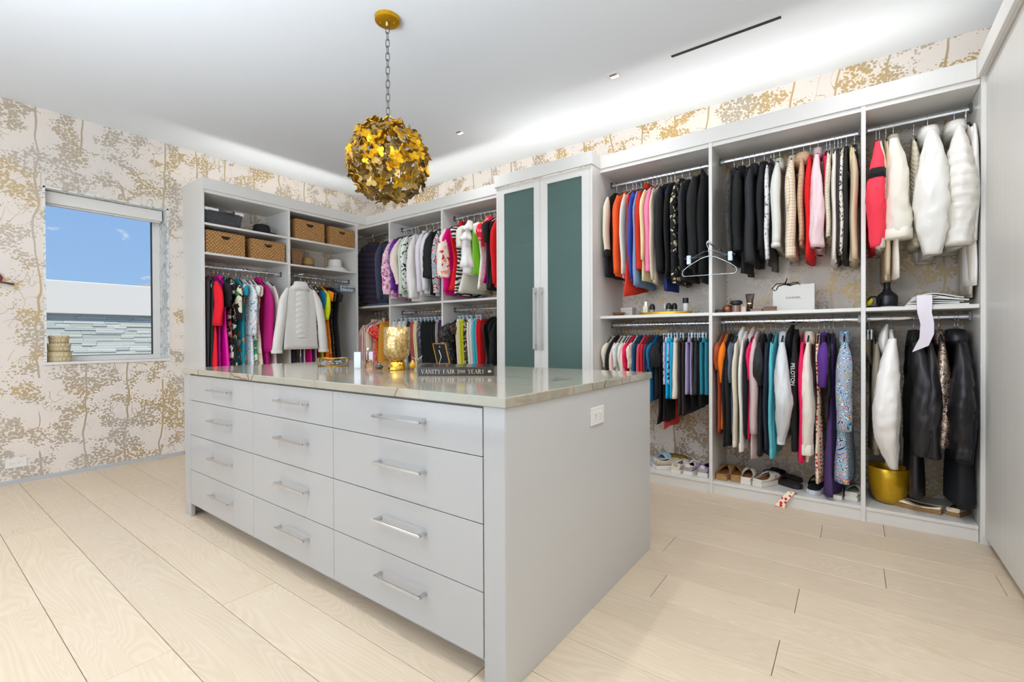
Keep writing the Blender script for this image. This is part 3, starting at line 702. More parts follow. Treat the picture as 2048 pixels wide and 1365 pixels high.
for k in range(NB):
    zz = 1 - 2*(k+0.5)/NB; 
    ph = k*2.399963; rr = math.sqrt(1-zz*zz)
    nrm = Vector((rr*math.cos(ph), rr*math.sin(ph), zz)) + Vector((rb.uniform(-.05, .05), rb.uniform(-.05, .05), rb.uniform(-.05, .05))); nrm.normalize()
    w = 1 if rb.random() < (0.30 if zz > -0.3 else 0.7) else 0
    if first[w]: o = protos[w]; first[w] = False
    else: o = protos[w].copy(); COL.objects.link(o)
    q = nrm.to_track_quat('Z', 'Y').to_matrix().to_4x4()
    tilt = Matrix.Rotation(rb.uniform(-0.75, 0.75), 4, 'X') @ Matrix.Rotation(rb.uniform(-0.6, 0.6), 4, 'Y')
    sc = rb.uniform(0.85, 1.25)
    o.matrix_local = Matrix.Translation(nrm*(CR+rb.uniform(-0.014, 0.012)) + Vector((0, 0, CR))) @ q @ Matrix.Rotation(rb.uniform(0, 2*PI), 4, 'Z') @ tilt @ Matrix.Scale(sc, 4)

# ================================================================== hung clothes
FM = {}
FSPEC = {
 'black': ('solid', [(17, 17, 18)]), 'black2': ('rib', [(24, 24, 27)]), 'charcoal': ('solid', [(44, 44, 47)]), 'softblack': ('solid', [(25, 24, 25)]),
 'cream': ('solid', [(232, 222, 200)]), 'ivory': ('solid', [(236, 230, 216)]), 'white': ('solid', [(240, 238, 234)]), 'offwhite': ('satin', [(234, 231, 224)]),
 'orange': ('rib', [(250, 96, 36)]), 'tangerine': ('solid', [(255, 128, 10)]), 'redorange': ('solid', [(240, 58, 34)]), 'cobalt': ('solid', [(52, 70, 176)]),
 'paleblue': ('rib', [(136, 166, 200)]), 'rustred': ('solid', [(206, 44, 18)]), 'paleyellow': ('solid', [(238, 228, 176)]), 'pink': ('rib', [(250, 138, 178)]),
 'beige': ('solid', [(226, 210, 188)]), 'navy': ('solid', [(34, 38, 56)]), 'royal': ('solid', [(34, 52, 130)]), 'embroid': ('floral', [(24, 24, 26), (226, 214, 176), (26, 26, 28), (206, 196, 160), (24, 24, 26), (24, 24, 26)], 1.8),
 'sheerdot': ('dots', [(62, 60, 60), (14, 14, 15)], 1.6), 'silkwhite': ('satin', [(226, 225, 218)]), 'ruffledot': ('floral', [(232, 232, 230), (120, 122, 128), (236, 236, 234), (238, 238, 236)], 3.0),
 'tweed': ('plaid', [(234, 216, 190), (156, 128, 120)], 1.5), 'tan': ('plaid', [(206, 172, 138), (170, 128, 98)], 1.2), 'red': ('solid', [(226, 12, 18)]), 'palepink': ('solid', [(240, 212, 216)]),
 'hotpink': ('solid', [(246, 22, 96)]), 'cable': ('cable', [(236, 228, 206)]), 'speckle': ('floral', [(234, 228, 216), (60, 60, 60), (236, 230, 218), (238, 232, 220)], 3.6),
 'coral': ('solid', [(252, 62, 84)]), 'oatmeal': ('heather', [(228, 220, 208), (240, 234, 224)]), 'camel': ('solid', [(214, 192, 160)]), 'ribcream': ('cable', [(226, 216, 192)], 0.8),
 'padwhite': ('satin', [(243, 241, 235)]), 'quiltwhite': ('quilt', [(238, 234, 226)]), 'greybeige': ('satin', [(205, 194, 180)]), 'khaki': ('solid', [(160, 150, 130)]), 'shellwhite': ('satin', [(244, 240, 236)]),
 'shellblack': ('satin', [(31, 29, 32)]), 'foil': ('foil', [(40, 30, 26), (220, 196, 176)]), 'quiltblack': ('satin', [(20, 20, 25)]), 'woolblack': ('solid', [(24, 25, 30)]),
 'blush': ('solid', [(240, 206, 196)]), 'tealblue': ('solid', [(24, 92, 138)]), 'rose': ('satin', [(228, 92, 110)]), 'scarlet': ('satin', [(238, 38, 50)]), 'slate': ('solid', [(70, 88, 112)]), 'plum': ('solid', [(66, 50, 84)]), 'azure': ('solid', [(14, 116, 166)]),
 'mintprint': ('floral', [(228, 236, 230), (190, 220, 214), (244, 220, 220), (236, 240, 238)], 2.0), 'creamfloral': ('floral', [(240, 230, 208), (198, 178, 140), (240, 200, 190), (244, 236, 220)], 2.2),
 'lavprint': ('floral', [(202, 192, 222), (60, 54, 90), (206, 196, 226), (226, 220, 238)], 1.8), 'cyan': ('solid', [(0, 176, 218)]), 'sand': ('solid', [(240, 224, 206)]), 'espresso': ('solid', [(50, 44, 42)]), 'lavender': ('solid', [(166, 154, 190)]), 'teal': ('heather', [(20, 118, 140), (44, 138, 156)]),
 'rust': ('solid', [(170, 76, 44)]), 'greyblue': ('heather', [(86, 98, 118), (108, 118, 136)]), 'dustypink': ('heather', [(206, 180, 180), (222, 200, 198)]), 'aqua': ('solid', [(96, 196, 208)]), 'heathergrey': ('heather', [(208, 212, 216), (228, 230, 232)]),
 'creamsweat': ('solid', [(234, 226, 214)]), 'reddot': ('dots', [(246, 232, 204), (214, 22, 30)], 1.0), 'purple': ('solid', [(92, 44, 140)]), 'deeppurple': ('solid', [(74, 50, 104)]), 'lace': ('sequin', [(26, 24, 28), (60, 56, 62)]),
 'tropic': ('swirl', [(232, 238, 240), (30, 70, 160), (120, 200, 220), (226, 236, 240), (24, 44, 110), (96, 180, 210), (240, 244, 246), (28, 60, 140), (190, 220, 130), (250, 130, 140), (40, 100, 180)], 1.05),
 'reddress': ('solid', [(238, 10, 40)]), 'magenta': ('satin', [(228, 0, 160)]), 'violetpink': ('solid', [(176, 10, 140)]), 'darkfloral': ('floral', [(28, 26, 30), (180, 60, 90), (230, 220, 210), (60, 150, 150), (30, 28, 30), (200, 90, 40)], 1.1),
 'daisy': ('floral', [(22, 22, 20), (236, 230, 206), (24, 24, 22), (84, 140, 60), (24, 24, 22), (226, 220, 190)], 0.75), 'tealborder': ('floral', [(18, 150, 170), (20, 152, 172), (18, 148, 168), (230, 220, 220), (20, 154, 176), (220, 120, 60)], 0.8),
 'kimono': ('swirl', [(236, 238, 236), (226, 230, 234), (120, 160, 190), (240, 240, 236), (214, 214, 226), (238, 240, 240)], 0.8), 'greenfloral': ('floral', [(226, 236, 228), (20, 134, 92), (40, 160, 110), (230, 120, 130), (240, 244, 240)], 1.0),
 'creamprint': ('floral', [(236, 224, 200), (196, 190, 130), (240, 230, 214), (230, 200, 180)], 1.4), 'velvetpink': ('heather', [(176, 0, 106), (196, 14, 124)]), 'pearl': ('satin', [(240, 230, 226)]),
 'stripemulti': ('vstripe', [(60, 60, 72), (236, 232, 226)], 2.0), 'orangestripe': ('vstripe', [(206, 140, 40), (44, 40, 44)], 2.0), 'purplestripe': ('vstripe', [(78, 66, 100), (40, 38, 50)], 2.0), 'dotwhite': ('dots', [(228, 226, 228), (70, 110, 120)], 1.0), 'redpattern': ('floral', [(120, 16, 28), (236, 226, 220), (140, 20, 34)], 2.0),
 'lime': ('rib', [(224, 232, 20)]), 'orangeprint': ('floral', [(250, 140, 10), (250, 146, 16), (252, 150, 20), (190, 60, 30), (248, 136, 10)], 0.8), 'bluegreen': ('solid', [(16, 116, 156)]), 'sequinblack': ('sequin', [(22, 20, 24), (150, 140, 130)]),
 'puffdark': ('hstripe', [(36, 38, 58), (64, 44, 58)], 0.7), 'bluegrey': ('solid', [(78, 82, 106)]), 'browncloth': ('solid', [(120, 104, 90)]),
 'redtrim': ('vstripe', [(236, 214, 200), (222, 40, 60)], 1.2), 'redfloral': ('swirl', [(230, 10, 50), (226, 16, 60), (240, 120, 120), (224, 0, 44), (250, 170, 60), (228, 10, 60)], 0.9), 'mustard': ('solid', [(214, 150, 40)]), 'bandcream': ('solid', [(240, 226, 196)]),
 'pinkprint': ('floral', [(240, 190, 206), (200, 96, 150), (250, 232, 236), (176, 70, 150), (246, 220, 226)], 1.8), 'violet': ('satin', [(116, 50, 160)]), 'shellpink': ('satin', [(246, 226, 216)]), 'palegreen': ('solid', [(214, 232, 206)]), 'blackvine': ('floral', [(236, 238, 232), (30, 30, 30), (238, 240, 234), (240, 240, 238)], 1.8), 'robe': ('satin', [(238, 233, 226)]), 'lilacwhite': ('solid', [(234, 226, 236)]),
 'multi': ('swirl', [(220, 230, 228), (190, 170, 200), (120, 180, 190), (236, 226, 216), (40, 40, 44), (230, 70, 40)], 0.8), 'redspot': ('floral', [(240, 228, 216), (222, 40, 40), (242, 230, 218), (250, 150, 120), (240, 228, 216), (244, 232, 220)], 1.2), 'fuchsia': ('satin', [(238, 20, 140)]), 'zebra': ('zebra', [(24, 24, 26), (226, 222, 216)]), 'limegreen': ('solid', [(130, 200, 40)]), 'lace_white': ('floral', [(240, 234, 220), (232, 214, 140), (244, 240, 230), (246, 242, 232)], 1.8), 'bowred': ('floral', [(238, 16, 60), (250, 130, 150), (232, 8, 46)], 1.0),
 'brownprint': ('floral', [(70, 54, 46), (120, 84, 60), (40, 34, 32)], 1.5), 'roseprint': ('solid', [(190, 90, 96)]), 'butter': ('solid', [(234, 220, 160)]), 'greyprint': ('floral', [(90, 90, 100), (150, 148, 156), (70, 70, 80)], 1.8), 'mauve': ('solid', [(176, 160, 158)]), 'yellowlime': ('solid', [(208, 208, 40)]), 'goldpattern': ('floral', [(60, 50, 40), (190, 160, 90), (44, 40, 36), (210, 200, 170)], 2.0), 'turquoise': ('solid', [(64, 186, 200)]), 'satinblack': ('satin', [(28, 26, 26)]), 'silver': ('satin', [(232, 226, 218)]),
 'clearbag': None, 'blackcloth': ('solid', [(32, 29, 27)]),
}
def fabric(k):
    if k not in FM:
        if FSPEC.get(k) is None: FM[k] = M_['clear']
        else:
            s = FSPEC[k]; FM[k] = fab('cloth_' + k, s[0], s[1], s[2] if len(s) > 2 else 1.0)
    return FM[k]

def sect(hw, ht, z, wob, n=22, cy=0.0, cx=0.0, e=0.75):
    """one horizontal cross-section: y half width hw, x half thickness ht"""
    r = []
    for j in range(n):
        a = 2*PI*j/n; c, s = math.cos(a), math.sin(a)
        y = hw*math.copysign(abs(c)**e, c); x = ht*math.copysign(abs(s)**e, s)
        r.append((cx + x + wob(y, z), cy + y, z))
    return r
def interp(tab, z):
    for (z0, a), (z1, b) in zip(tab[:-1], tab[1:]):
        if z <= z0 and z >= z1: return a + (b-a)*(z0-z)/(z0-z1) if z0 != z1 else a
    return tab[-1][1] if z < tab[-1][0] else tab[0][1]
NECK = -0.088
def body(R, tab, t0, t1, hem, quilt=0.0, fold=0.008, top=NECK, slant=0.0, nz=13):
    k1, k2 = R.uniform(16, 30), R.uniform(30, 52); p1, p2 = R.uniform(0, 6), R.uniform(0, 6)
    def wob(y, z):
        d = max(0.0, (top-0.10-z))/0.5; d = min(d, 1.4)
        return fold*d*(math.sin(k1*y + p1 + 1.2*z) + 0.5*math.sin(k2*y + p2 - 0.8*z)) + 0.5*fold*mnoise.noise(Vector((p1, y*14, z*9)))
    zs = [top, top-0.012, top-0.03, top-0.05, top-0.07, top-0.095, top-0.125]
    q = zs[-1]; m = nz if not quilt else max(nz, int((q-hem)/0.022))
    zs += [q + (hem-q)*(i+1)/m for i in range(m)]
    rs = []
    for z in zs:
        f = (top - z)/max(0.01, top-hem)
        ht = t0 + (t1-t0)*f
        if quilt: ht *= 1 + quilt*(abs(math.sin((top-z)*PI/0.085)) - 0.5)
        rs.append(sect(interp(tab, z), ht, z, wob))
    if slant:
        rs[-1] = [(x, y, z + slant*y) for x, y, z in rs[-1]]
    return G().rings(rs)
def sleeve(R, sgn, w, end, rx, ry, elb=0.0, cx=0.0, quilt=0.0, top=NECK, flare=1.0, big=False, bx=0.0, tri=0, splay=0.0):
    a = top-0.055; n = 28 if big else 18; rs = []
    zs = [a, a-0.012, a-0.03, a-0.05, a-0.09]; st = 0.018 if big else 0.045
    m = max(6, int((a-0.09-end)/st))
    zs += [a-0.09 + (end-a+0.09)*(i+1)/m for i in range(m)]
    ph = R.uniform(0, 6); off = Vector((R.uniform(0, 50), R.uniform(0, 50), 0)); amp = 0.20 if big else 0.10
    for z in zs:
        f = (a-z)/(a-end)
        yc = w*(0.80 + 0.17*min(1, f/0.18)) + elb*math.sin(PI*min(1, f*1.02))**1.3 - 0.012*f
        q0 = min(1.0, f/(0.62 if big else 0.30)); g = (0.20 if big else 0.30) + (0.80 if big else 0.70)*q0*(2-q0)
        g2 = (1.0 - (0.42 if big else 0.25)*max(0, f-(0.62 if big else 0.35)))*(1 + (flare-1)*max(0, (f-0.45)/0.55))
        q = 1 + quilt*(abs(math.sin((a-z)*PI/0.06)) - 0.5) if quilt else 1.0
        xb = bx*math.sin(PI*min(1.0, f)**1.25)
        yc += splay*f
        if tri:
            pk = tri[1]; e = tri[2]
            g = 0.30 + 0.70*math.sin(PI/2*f/pk)**0.9 if f < pk else 1.0 - (1.0-e)*(1-math.cos(PI/2*(f-pk)/(1-pk)))
            g2 = 1.0; xb = -tri[0]*rx*(g-0.30)*0.85
        ring = []
        for j in range(n):
            t = 2*PI*j/n; s, c = math.sin(t), math.cos(t)
            d = mnoise.noise(off + Vector((1.6*s, 1.6*c, z*9 + 0.8*s)))*amp + mnoise.noise(off + Vector((3.5*s + 7, 3.5*c, z*22 + 2.5*c)))*amp*0.55 + abs(mnoise.noise(off + Vector((2.2*s - 3, 2.2*c + 4*z, z*30))))*amp*0.5
            k = (1 + d*min(1, f*4))*g*g2*q
            ring.append((cx + xb + rx*k*s + 0.003*math.sin(f*9+ph), sgn*(yc + ry*k*c), z))
        rs.append(ring)
    return G().rings(rs), rs
def lettering(s, size, mat, parent, mtx, spacing=1.0, depth=0.0006):
    cu = bpy.data.curves.new('lettering', 'FONT'); cu.body = s; cu.size = size; cu.extrude = depth; cu.space_character = spacing; cu.align_x = 'CENTER'; cu.align_y = 'CENTER'
    o = bpy.data.objects.new('tmp', cu); COL.objects.link(o)
    dg = bpy.context.evaluated_depsgraph_get(); me = bpy.data.meshes.new_from_object(o.evaluated_get(dg))
    bpy.data.objects.remove(o)
    me.transform(mtx); me.materials.clear(); me.materials.append(mat)
    l = bpy.data.objects.new('lettering', me); COL.objects.link(l); l.parent = parent; ROOTM[l.name] = ROOTM[parent.name]
    return l
def garment(px, py, pz, rz, hem, kind, key, label, cat, o):
    """hangs from the rail point (px,py,pz); hem = absolute height of its lower edge"""
    R = random.Random(hash_(label)); base = pz
    h = hem - pz
    t = thing(o.get('name', kind), label, cat, (px, py, hem), rz, group=o.get('group'))
    m = fabric(key); w = o.get('w', 0.205); th = o.get('t', 0.018); q = o.get('q', 0.0)
    if 'blouse facing' in label: pass
    S = lambda g: g.xf(Matrix.Translation((0, 0, -h)))
    def put(n, g, mm, par=None): return obj(n, S(g), mm, par or t, smooth=True, local=True)
    sm = fabric(o['sm']) if 'sm' in o else m
    cm = fabric(o['cm']) if 'cm' in o else sm
    top = NECK + o.get('lift', 0.0)
    sh = [(top, 0.048), (top-0.012, 0.07), (top-0.05, 0.66*w), (top-0.07, 0.86*w), (top-0.095, 0.95*w), (top-0.125, 0.97*w)]
    k = o.get('k', kind)
    if k == 'long' or k == 'short' or k == 'none':
        tab = sh + [(top-0.2, w*(0.93 if k == 'long' else 0.98)), (h, w*o.get('fl', 0.98))]
        b = put('body', body(R, tab, 0.012, th, h, q, o.get('fold', 0.007), top, o.get('slant', 0.0)), m)
        if k != 'none':
            end = (o['sl'] - pz) if 'sl' in o else (h + 0.03 if k == 'long' else top - 0.25)
            rx, ry = o.get('rx', max(0.014, th*0.95)), o.get('ry', 0.052)
            for s in (1, -1):
                sg, rs = sleeve(R, s, w, end, rx, ry, o.get('elb', 0.012) if s > 0 else 0.0, R.uniform(-0.006, 0.006), q, top, o.get('sfl', 1.0), rx > 0.03, -o.get('bx', 0.0), o.get('tri', 0), o.get('splay', 0.0))
                so = put('sleeve', sg, sm)
                if o.get('cuff'):
                    c = o['cuff']; r1 = rs[-1]; cy = sum(p[1] for p in r1)/len(r1); cx = sum(p[0] for p in r1)/len(r1)
                    rr = [[(cx+(p[0]-cx)*f, cy+(p[1]-cy)*f, end+dz) for p in r1] for f, dz in ((0.98, c), (1.12, c-0.004), (1.14, 0.0), (1.08, -0.006))]
                    put('cuff', G().rings(rr), cm, so)
                if o.get('ruf') and s > 0:
                    for (zt_, zb_, f0, f1) in o['ruf']:
                        rr = []
                        for i in range(5):
                            zz = zt_ + (zb_-zt_)*i/4 - pz; r1 = min(rs, key=lambda r: abs(r[0][2]-zz)); cyy = sum(p[1] for p in r1)/len(r1); cxx = sum(p[0] for p in r1)/len(r1)
                            rr.append([(cxx + 0.034*(f0+(f1-f0)*i/4)*(1+0.16*i/4*math.sin(7*2*PI*j/28))*math.sin(2*PI*j/28), cyy + 0.055*(f0+(f1-f0)*i/4)*(1+0.16*i/4*math.sin(7*2*PI*j/28))*math.cos(2*PI*j/28), zz) for j in range(28)])
                        put('ruffle', G().rings(rr), sm, so)
                if o.get('band') and s > 0:
                    z0, z1 = o['band']; rr = []
                    for zz in (z0-pz, z1-pz):
                        r1 = min(rs, key=lambda r: abs(r[0][2]-zz)); cy = sum(p[1] for p in r1)/len(r1); cx = sum(p[0] for p in r1)/len(r1)
                        rr.append([(cx+(p[0]-cx)*1.07, cy+(p[1]-cy)*1.07, zz) for p in r1])
                    put('arm_band', G().rings(rr), fabric('black'), so)
        if o.get('hemband'):
            put('hem_band', body(R, [(h+o['hemband'], w*0.97), (h-0.002, w*0.95)], th*1.12, th*1.12, h-0.002, 0, 0.004, h+o['hemband']) if False else G().rings([sect(w*0.99, th*1.1, h+o['hemband'], lambda y, z: 0), sect(w*0.98, th*1.15, h-0.003, lambda y, z: 0)]), fabric(o.get('hk', key)), b)
    elif k == 'dress':
        wt = o.get('waist', 0.72)
        tab = sh + [(top-0.2, w*0.9), (top-0.38, w*wt), (top-0.55, w*0.85), (h, w*o.get('fl', 1.05))]
        b = put('dress_body', body(R, tab, 0.011, th, h, 0, o.get('fold', 0.010), top, o.get('slant', 0.0), 16), m)
        if o.get('st', 'cap') != 'none':
            end = (o['sl'] - pz) if 'sl' in o else top - 0.17
            for s in (1, -1): put('sleeve', sleeve(R, s, w, end, max(0.014, th*0.9), o.get('ry', 0.05), o.get('elb', 0.01), 0, 0, top, o.get('sfl', 1.1))[0], sm)
    elif k in ('pants', 'shorts', 'skirt'):
        ct_ = -0.105
        w2 = o.get('w', 0.17)
        put('waistband', G().rings([sect(w2, 0.011, ct_, lambda y, z: 0), sect(w2*1.01, th*0.8, ct_-0.035, lambda y, z: 0)]), m)
        if k == 'skirt':
            tab = [(ct_-0.033, w2), (ct_-0.15, w2*1.08), (h, w2*o.get('fl', 1.2))]
            put('skirt_body', body(R, tab, th*0.8, th, h, 0, o.get('fold', 0.010), ct_-0.033), m)
        else:
            kk = 1.05 if k == 'shorts' else 0.8
            for s in (1, -1):
                tab = [(ct_-0.033, w2), (ct_-0.16, w2*1.04), (h, w2*o.get('fl', kk))]
                g = body(R, tab, th*0.45, th*0.5, h, 0, 0.004, ct_-0.033); g.v = [(x + s*th*0.48, y, z) for x, y, z in g.v]
                put('trouser_leg', g, m)
    c = o.get('coll')
    if c == 'crew': put('neckband', G().rings([sect(0.056, 0.020, top-0.022, lambda y, z: 0), sect(0.062, 0.022, top-0.006, lambda y, z: 0), sect(0.052, 0.017, top+0.006, lambda y, z: 0)]), m)
    elif c == 'turtle': put('collar', G().rings([sect(0.062, 0.024, top-0.03, lambda y, z: 0), sect(0.064, 0.026, top+0.0, lambda y, z: 0), sect(0.06, 0.026, top+0.03, lambda y, z: 0), sect(0.048, 0.016, top+0.036, lambda y, z: 0)]), m)
    elif c in ('shirt', 'coat'):
        d = 0.034 if c == 'shirt' else 0.05
        put('collar', G().rings([sect(0.10, 0.034, top-0.055-d*0.4, lambda y, z: 0), sect(0.082, 0.032, top-0.03, lambda y, z: 0), sect(0.066, 0.026, top+0.012, lambda y, z: 0), sect(0.05, 0.016, top+0.016, lambda y, z: 0)]), m)
    elif c == 'hood':
        s = o.get('hs', 1); hk = o.get('hw', 0.10)
        rs = []
        for i in range(9):
            f = i/8; z = top + 0.03 - 0.24*f; wv = math.sin(PI*(0.12+0.84*f))
            rs.append([(s*(0.006 + 0.034*wv) + 0.026*wv*math.sin(2*PI*j/16), 0.02 + hk*wv*math.cos(2*PI*j/16), z) for j in range(16)])
        put('hood', G().rings(rs), m)
    elif c == 'fur': put('collar', G().rings([sect(0.12, 0.04, top-0.08, lambda y, z: 0), sect(0.14, 0.05, top-0.04, lambda y, z: 0), sect(0.10, 0.045, top+0.01, lambda y, z: 0), sect(0.05, 0.02, top+0.02, lambda y, z: 0)]), m)
    if o.get('cover'):
        put('clear_cover', body(R, [(top+0.004, 0.055), (top-0.05, 0.7*w), (top-0.095, w), (top-0.2, w*1.02)], 0.016, th*1.25, top-0.2, 0, 0.002, top+0.004, 0, 2), M_['clear'])
        zc = top-0.2
        put('cover_piping', G().tube([(th*1.3*math.sin(2*PI*j/24), (w*1.03)*math.cos(2*PI*j/24), zc) for j in range(24)], 0.0045, 5, True), fabric('butter'))
        put('cover_piping', G().tube([(0.014, 0.05, top), (0.016, 0.69*w, top-0.048), (0.018, w*1.01, top-0.095), (0.018, w*1.04, zc)], 0.0045, 5), fabric('butter'))
    if o.get('belt'):
        z0 = top-0.38
        put('belt', G().rings([sect(w*0.8, th*1.25, z0+0.02, lambda y, z: 0), sect(w*0.8, th*1.25, z0-0.02, lambda y, z: 0)]), fabric(o['belt']))
    if o.get('text'):
        mt = plain('print_white', (235, 235, 232), 0.8)
        mtx = Matrix.Translation((0.0, w*0.97+0.064, o['tz']-hem)) @ Matrix.Rotation(PI/2, 4, 'Y') @ Matrix.Rotation(PI/2, 4, 'X') 
        # vertical lettering running down the front of the sleeve
        mtx = Matrix.Translation((0.0, w*0.97+0.060, o['tz']-hem)) @ Matrix(((0, 1, 0, 0), (0, 0, 1, 0), (1, 0, 0, 0), (0, 0, 0, 1))) @ Matrix.Rotation(PI, 4, 'Z')
        lettering(o['text'], 0.030, mt, t, mtx, 1.05)
    return t
def hash_(s):
    n = 7
    for c in s: n = (n*131 + ord(c)) % 1000003
    return n

# ---- hangers: one of each kind, then copies
def hook_pts(): 
    return [(0, -0.014, -0.002), (0, -0.0105, 0.010), (0, 0.0, 0.0165), (0, 0.0115, 0.010), (0, 0.014, -0.002), (0, 0.009, -0.02), (0, 0.001, -0.033), (0, 0.0, -0.05), (0, 0.0, -0.088)]
HP = {}
def make_hanger(kind, label, group, loc, rz):
    key = kind
    if key in HP:
        r = dup(HP[key], None, loc, rz); r['label'] = label
        r['group'] = group
        return r
    t = thing('clothes_hanger', label, 'hanger', loc, rz, group)
    col = {'velvet': M_['black_velvet'], 'clip': M_['clear'], 'clear': M_['clear'], 'wood': plain('hanger_wood', (150, 116, 82), 0.5), 'wire': M_['chrome'], 'white': M_['plastic_white'], 'black': M_['black_plastic']}[kind]
    obj('hook', G().tube(hook_pts(), 0.0019 if kind != 'black' else 0.0032, 6), M_['chrome'] if kind != 'black' else col, t, smooth=True, local=True)
    if kind == 'clip':
        obj('arched_body', G().tube([(0, -0.15, -0.092), (0, -0.10, -0.086), (0, -0.06, -0.066), (0, -0.03, -0.052), (0, 0.03, -0.052), (0, 0.06, -0.066), (0, 0.10, -0.086), (0, 0.15, -0.092)], 0.0042, 6), col, t, smooth=True, local=True)
        obj('bar', G().box(-0.003, 0.003, -0.16, 0.16, -0.094, -0.084), col, t, local=True, bevel=0.001)
        for s in (-1, 1):
            g = G().box(-0.012, -0.005, s*0.13-0.012, s*0.13+0.012, -0.128, -0.070); g.box(0.005, 0.012, s*0.13-0.012, s*0.13+0.012, -0.128, -0.070)
            obj('clip', g, M_['plastic_clip'], t, local=True, bevel=0.0012)
    elif kind == 'wire':
        obj('wire_frame', G().tube([(0, 0.0, -0.086), (0, 0.05, -0.100), (0, 0.13, -0.145), (0, 0.165, -0.175), (0, 0.168, -0.200), (0, 0.155, -0.212), (0, -0.155, -0.212), (0, -0.168, -0.200), (0, -0.165, -0.175), (0, -0.13, -0.145), (0, -0.05, -0.100)], 0.0022, 6, True), M_['chrome'], t, smooth=True, local=True)
    else:
        h = 0.010 if kind != 'wood' else 0.014
        obj('shoulder_bar', G().tube([(0, -0.160, -0.152), (0, -0.13, -0.134), (0, -0.08, -0.104), (0, -0.02, -0.088), (0, 0.02, -0.088), (0, 0.08, -0.104), (0, 0.13, -0.134), (0, 0.160, -0.152)], 0.0045, 6), col, t, smooth=True, local=True)
    HP[key] = t
    return t
M_['plastic_clip'] = plain('clear_clip', (206, 222, 232), 0.25)

RODS = {'L1': ('y', 0.30, 1.746), 'L2': ('y', 0.30, 1.746), 'B1U': ('x', -0.275, 2.33), 'B1L': ('x', -0.275, 1.385), 'B2U': ('x', -0.275, 2.33), 'B2L': ('x', -0.275, 1.375), 'B3U': ('x', -0.275, 2.33), 'B3L': ('x', -0.275, 1.375),
        'R1U': ('x', -0.235, 2.34), 'R1L': ('x', -0.235, 1.182), 'R2U': ('x', -0.235, 2.342), 'R2L': ('x', -0.235, 1.188), 'R3U': ('x', -0.235, 2.345), 'R3L': ('x', -0.235, 1.19)}
WHERE = {'L1': 'on the left wall rail nearest the window', 'L2': 'on the left wall rail below the hats', 'B1U': 'on the upper rail in the dark corner', 'B1L': 'on the lower rail in the corner', 'B2U': 'on the upper rail of white shirts',
         'B2L': 'on the lower rail of black trousers', 'B3U': 'on the upper rail left of the glass cabinet', 'B3L': 'on the lower rail left of the glass cabinet', 'R1U': 'on the upper rail right of the glass cabinet',
         'R1L': 'on the lower rail right of the glass cabinet', 'R2U': 'on the middle upper rail of the right run', 'R2L': 'on the middle lower rail above the clogs', 'R3U': 'on the far right upper rail', 'R3L': 'on the far right lower rail above the gold bucket'}
HNAME = {'velvet': 'dark velvet hanger', 'clip': 'clear clip hanger', 'clear': 'clear plastic hanger', 'wood': 'wooden hanger', 'wire': 'chrome wire hanger', 'white': 'white plastic hanger', 'black': 'black plastic hanger'}
CATS = {'long': 'top', 'short': 'top', 'none': 'top', 'dress': 'dress', 'pants': 'trousers', 'shorts': 'shorts', 'skirt': 'skirt'}
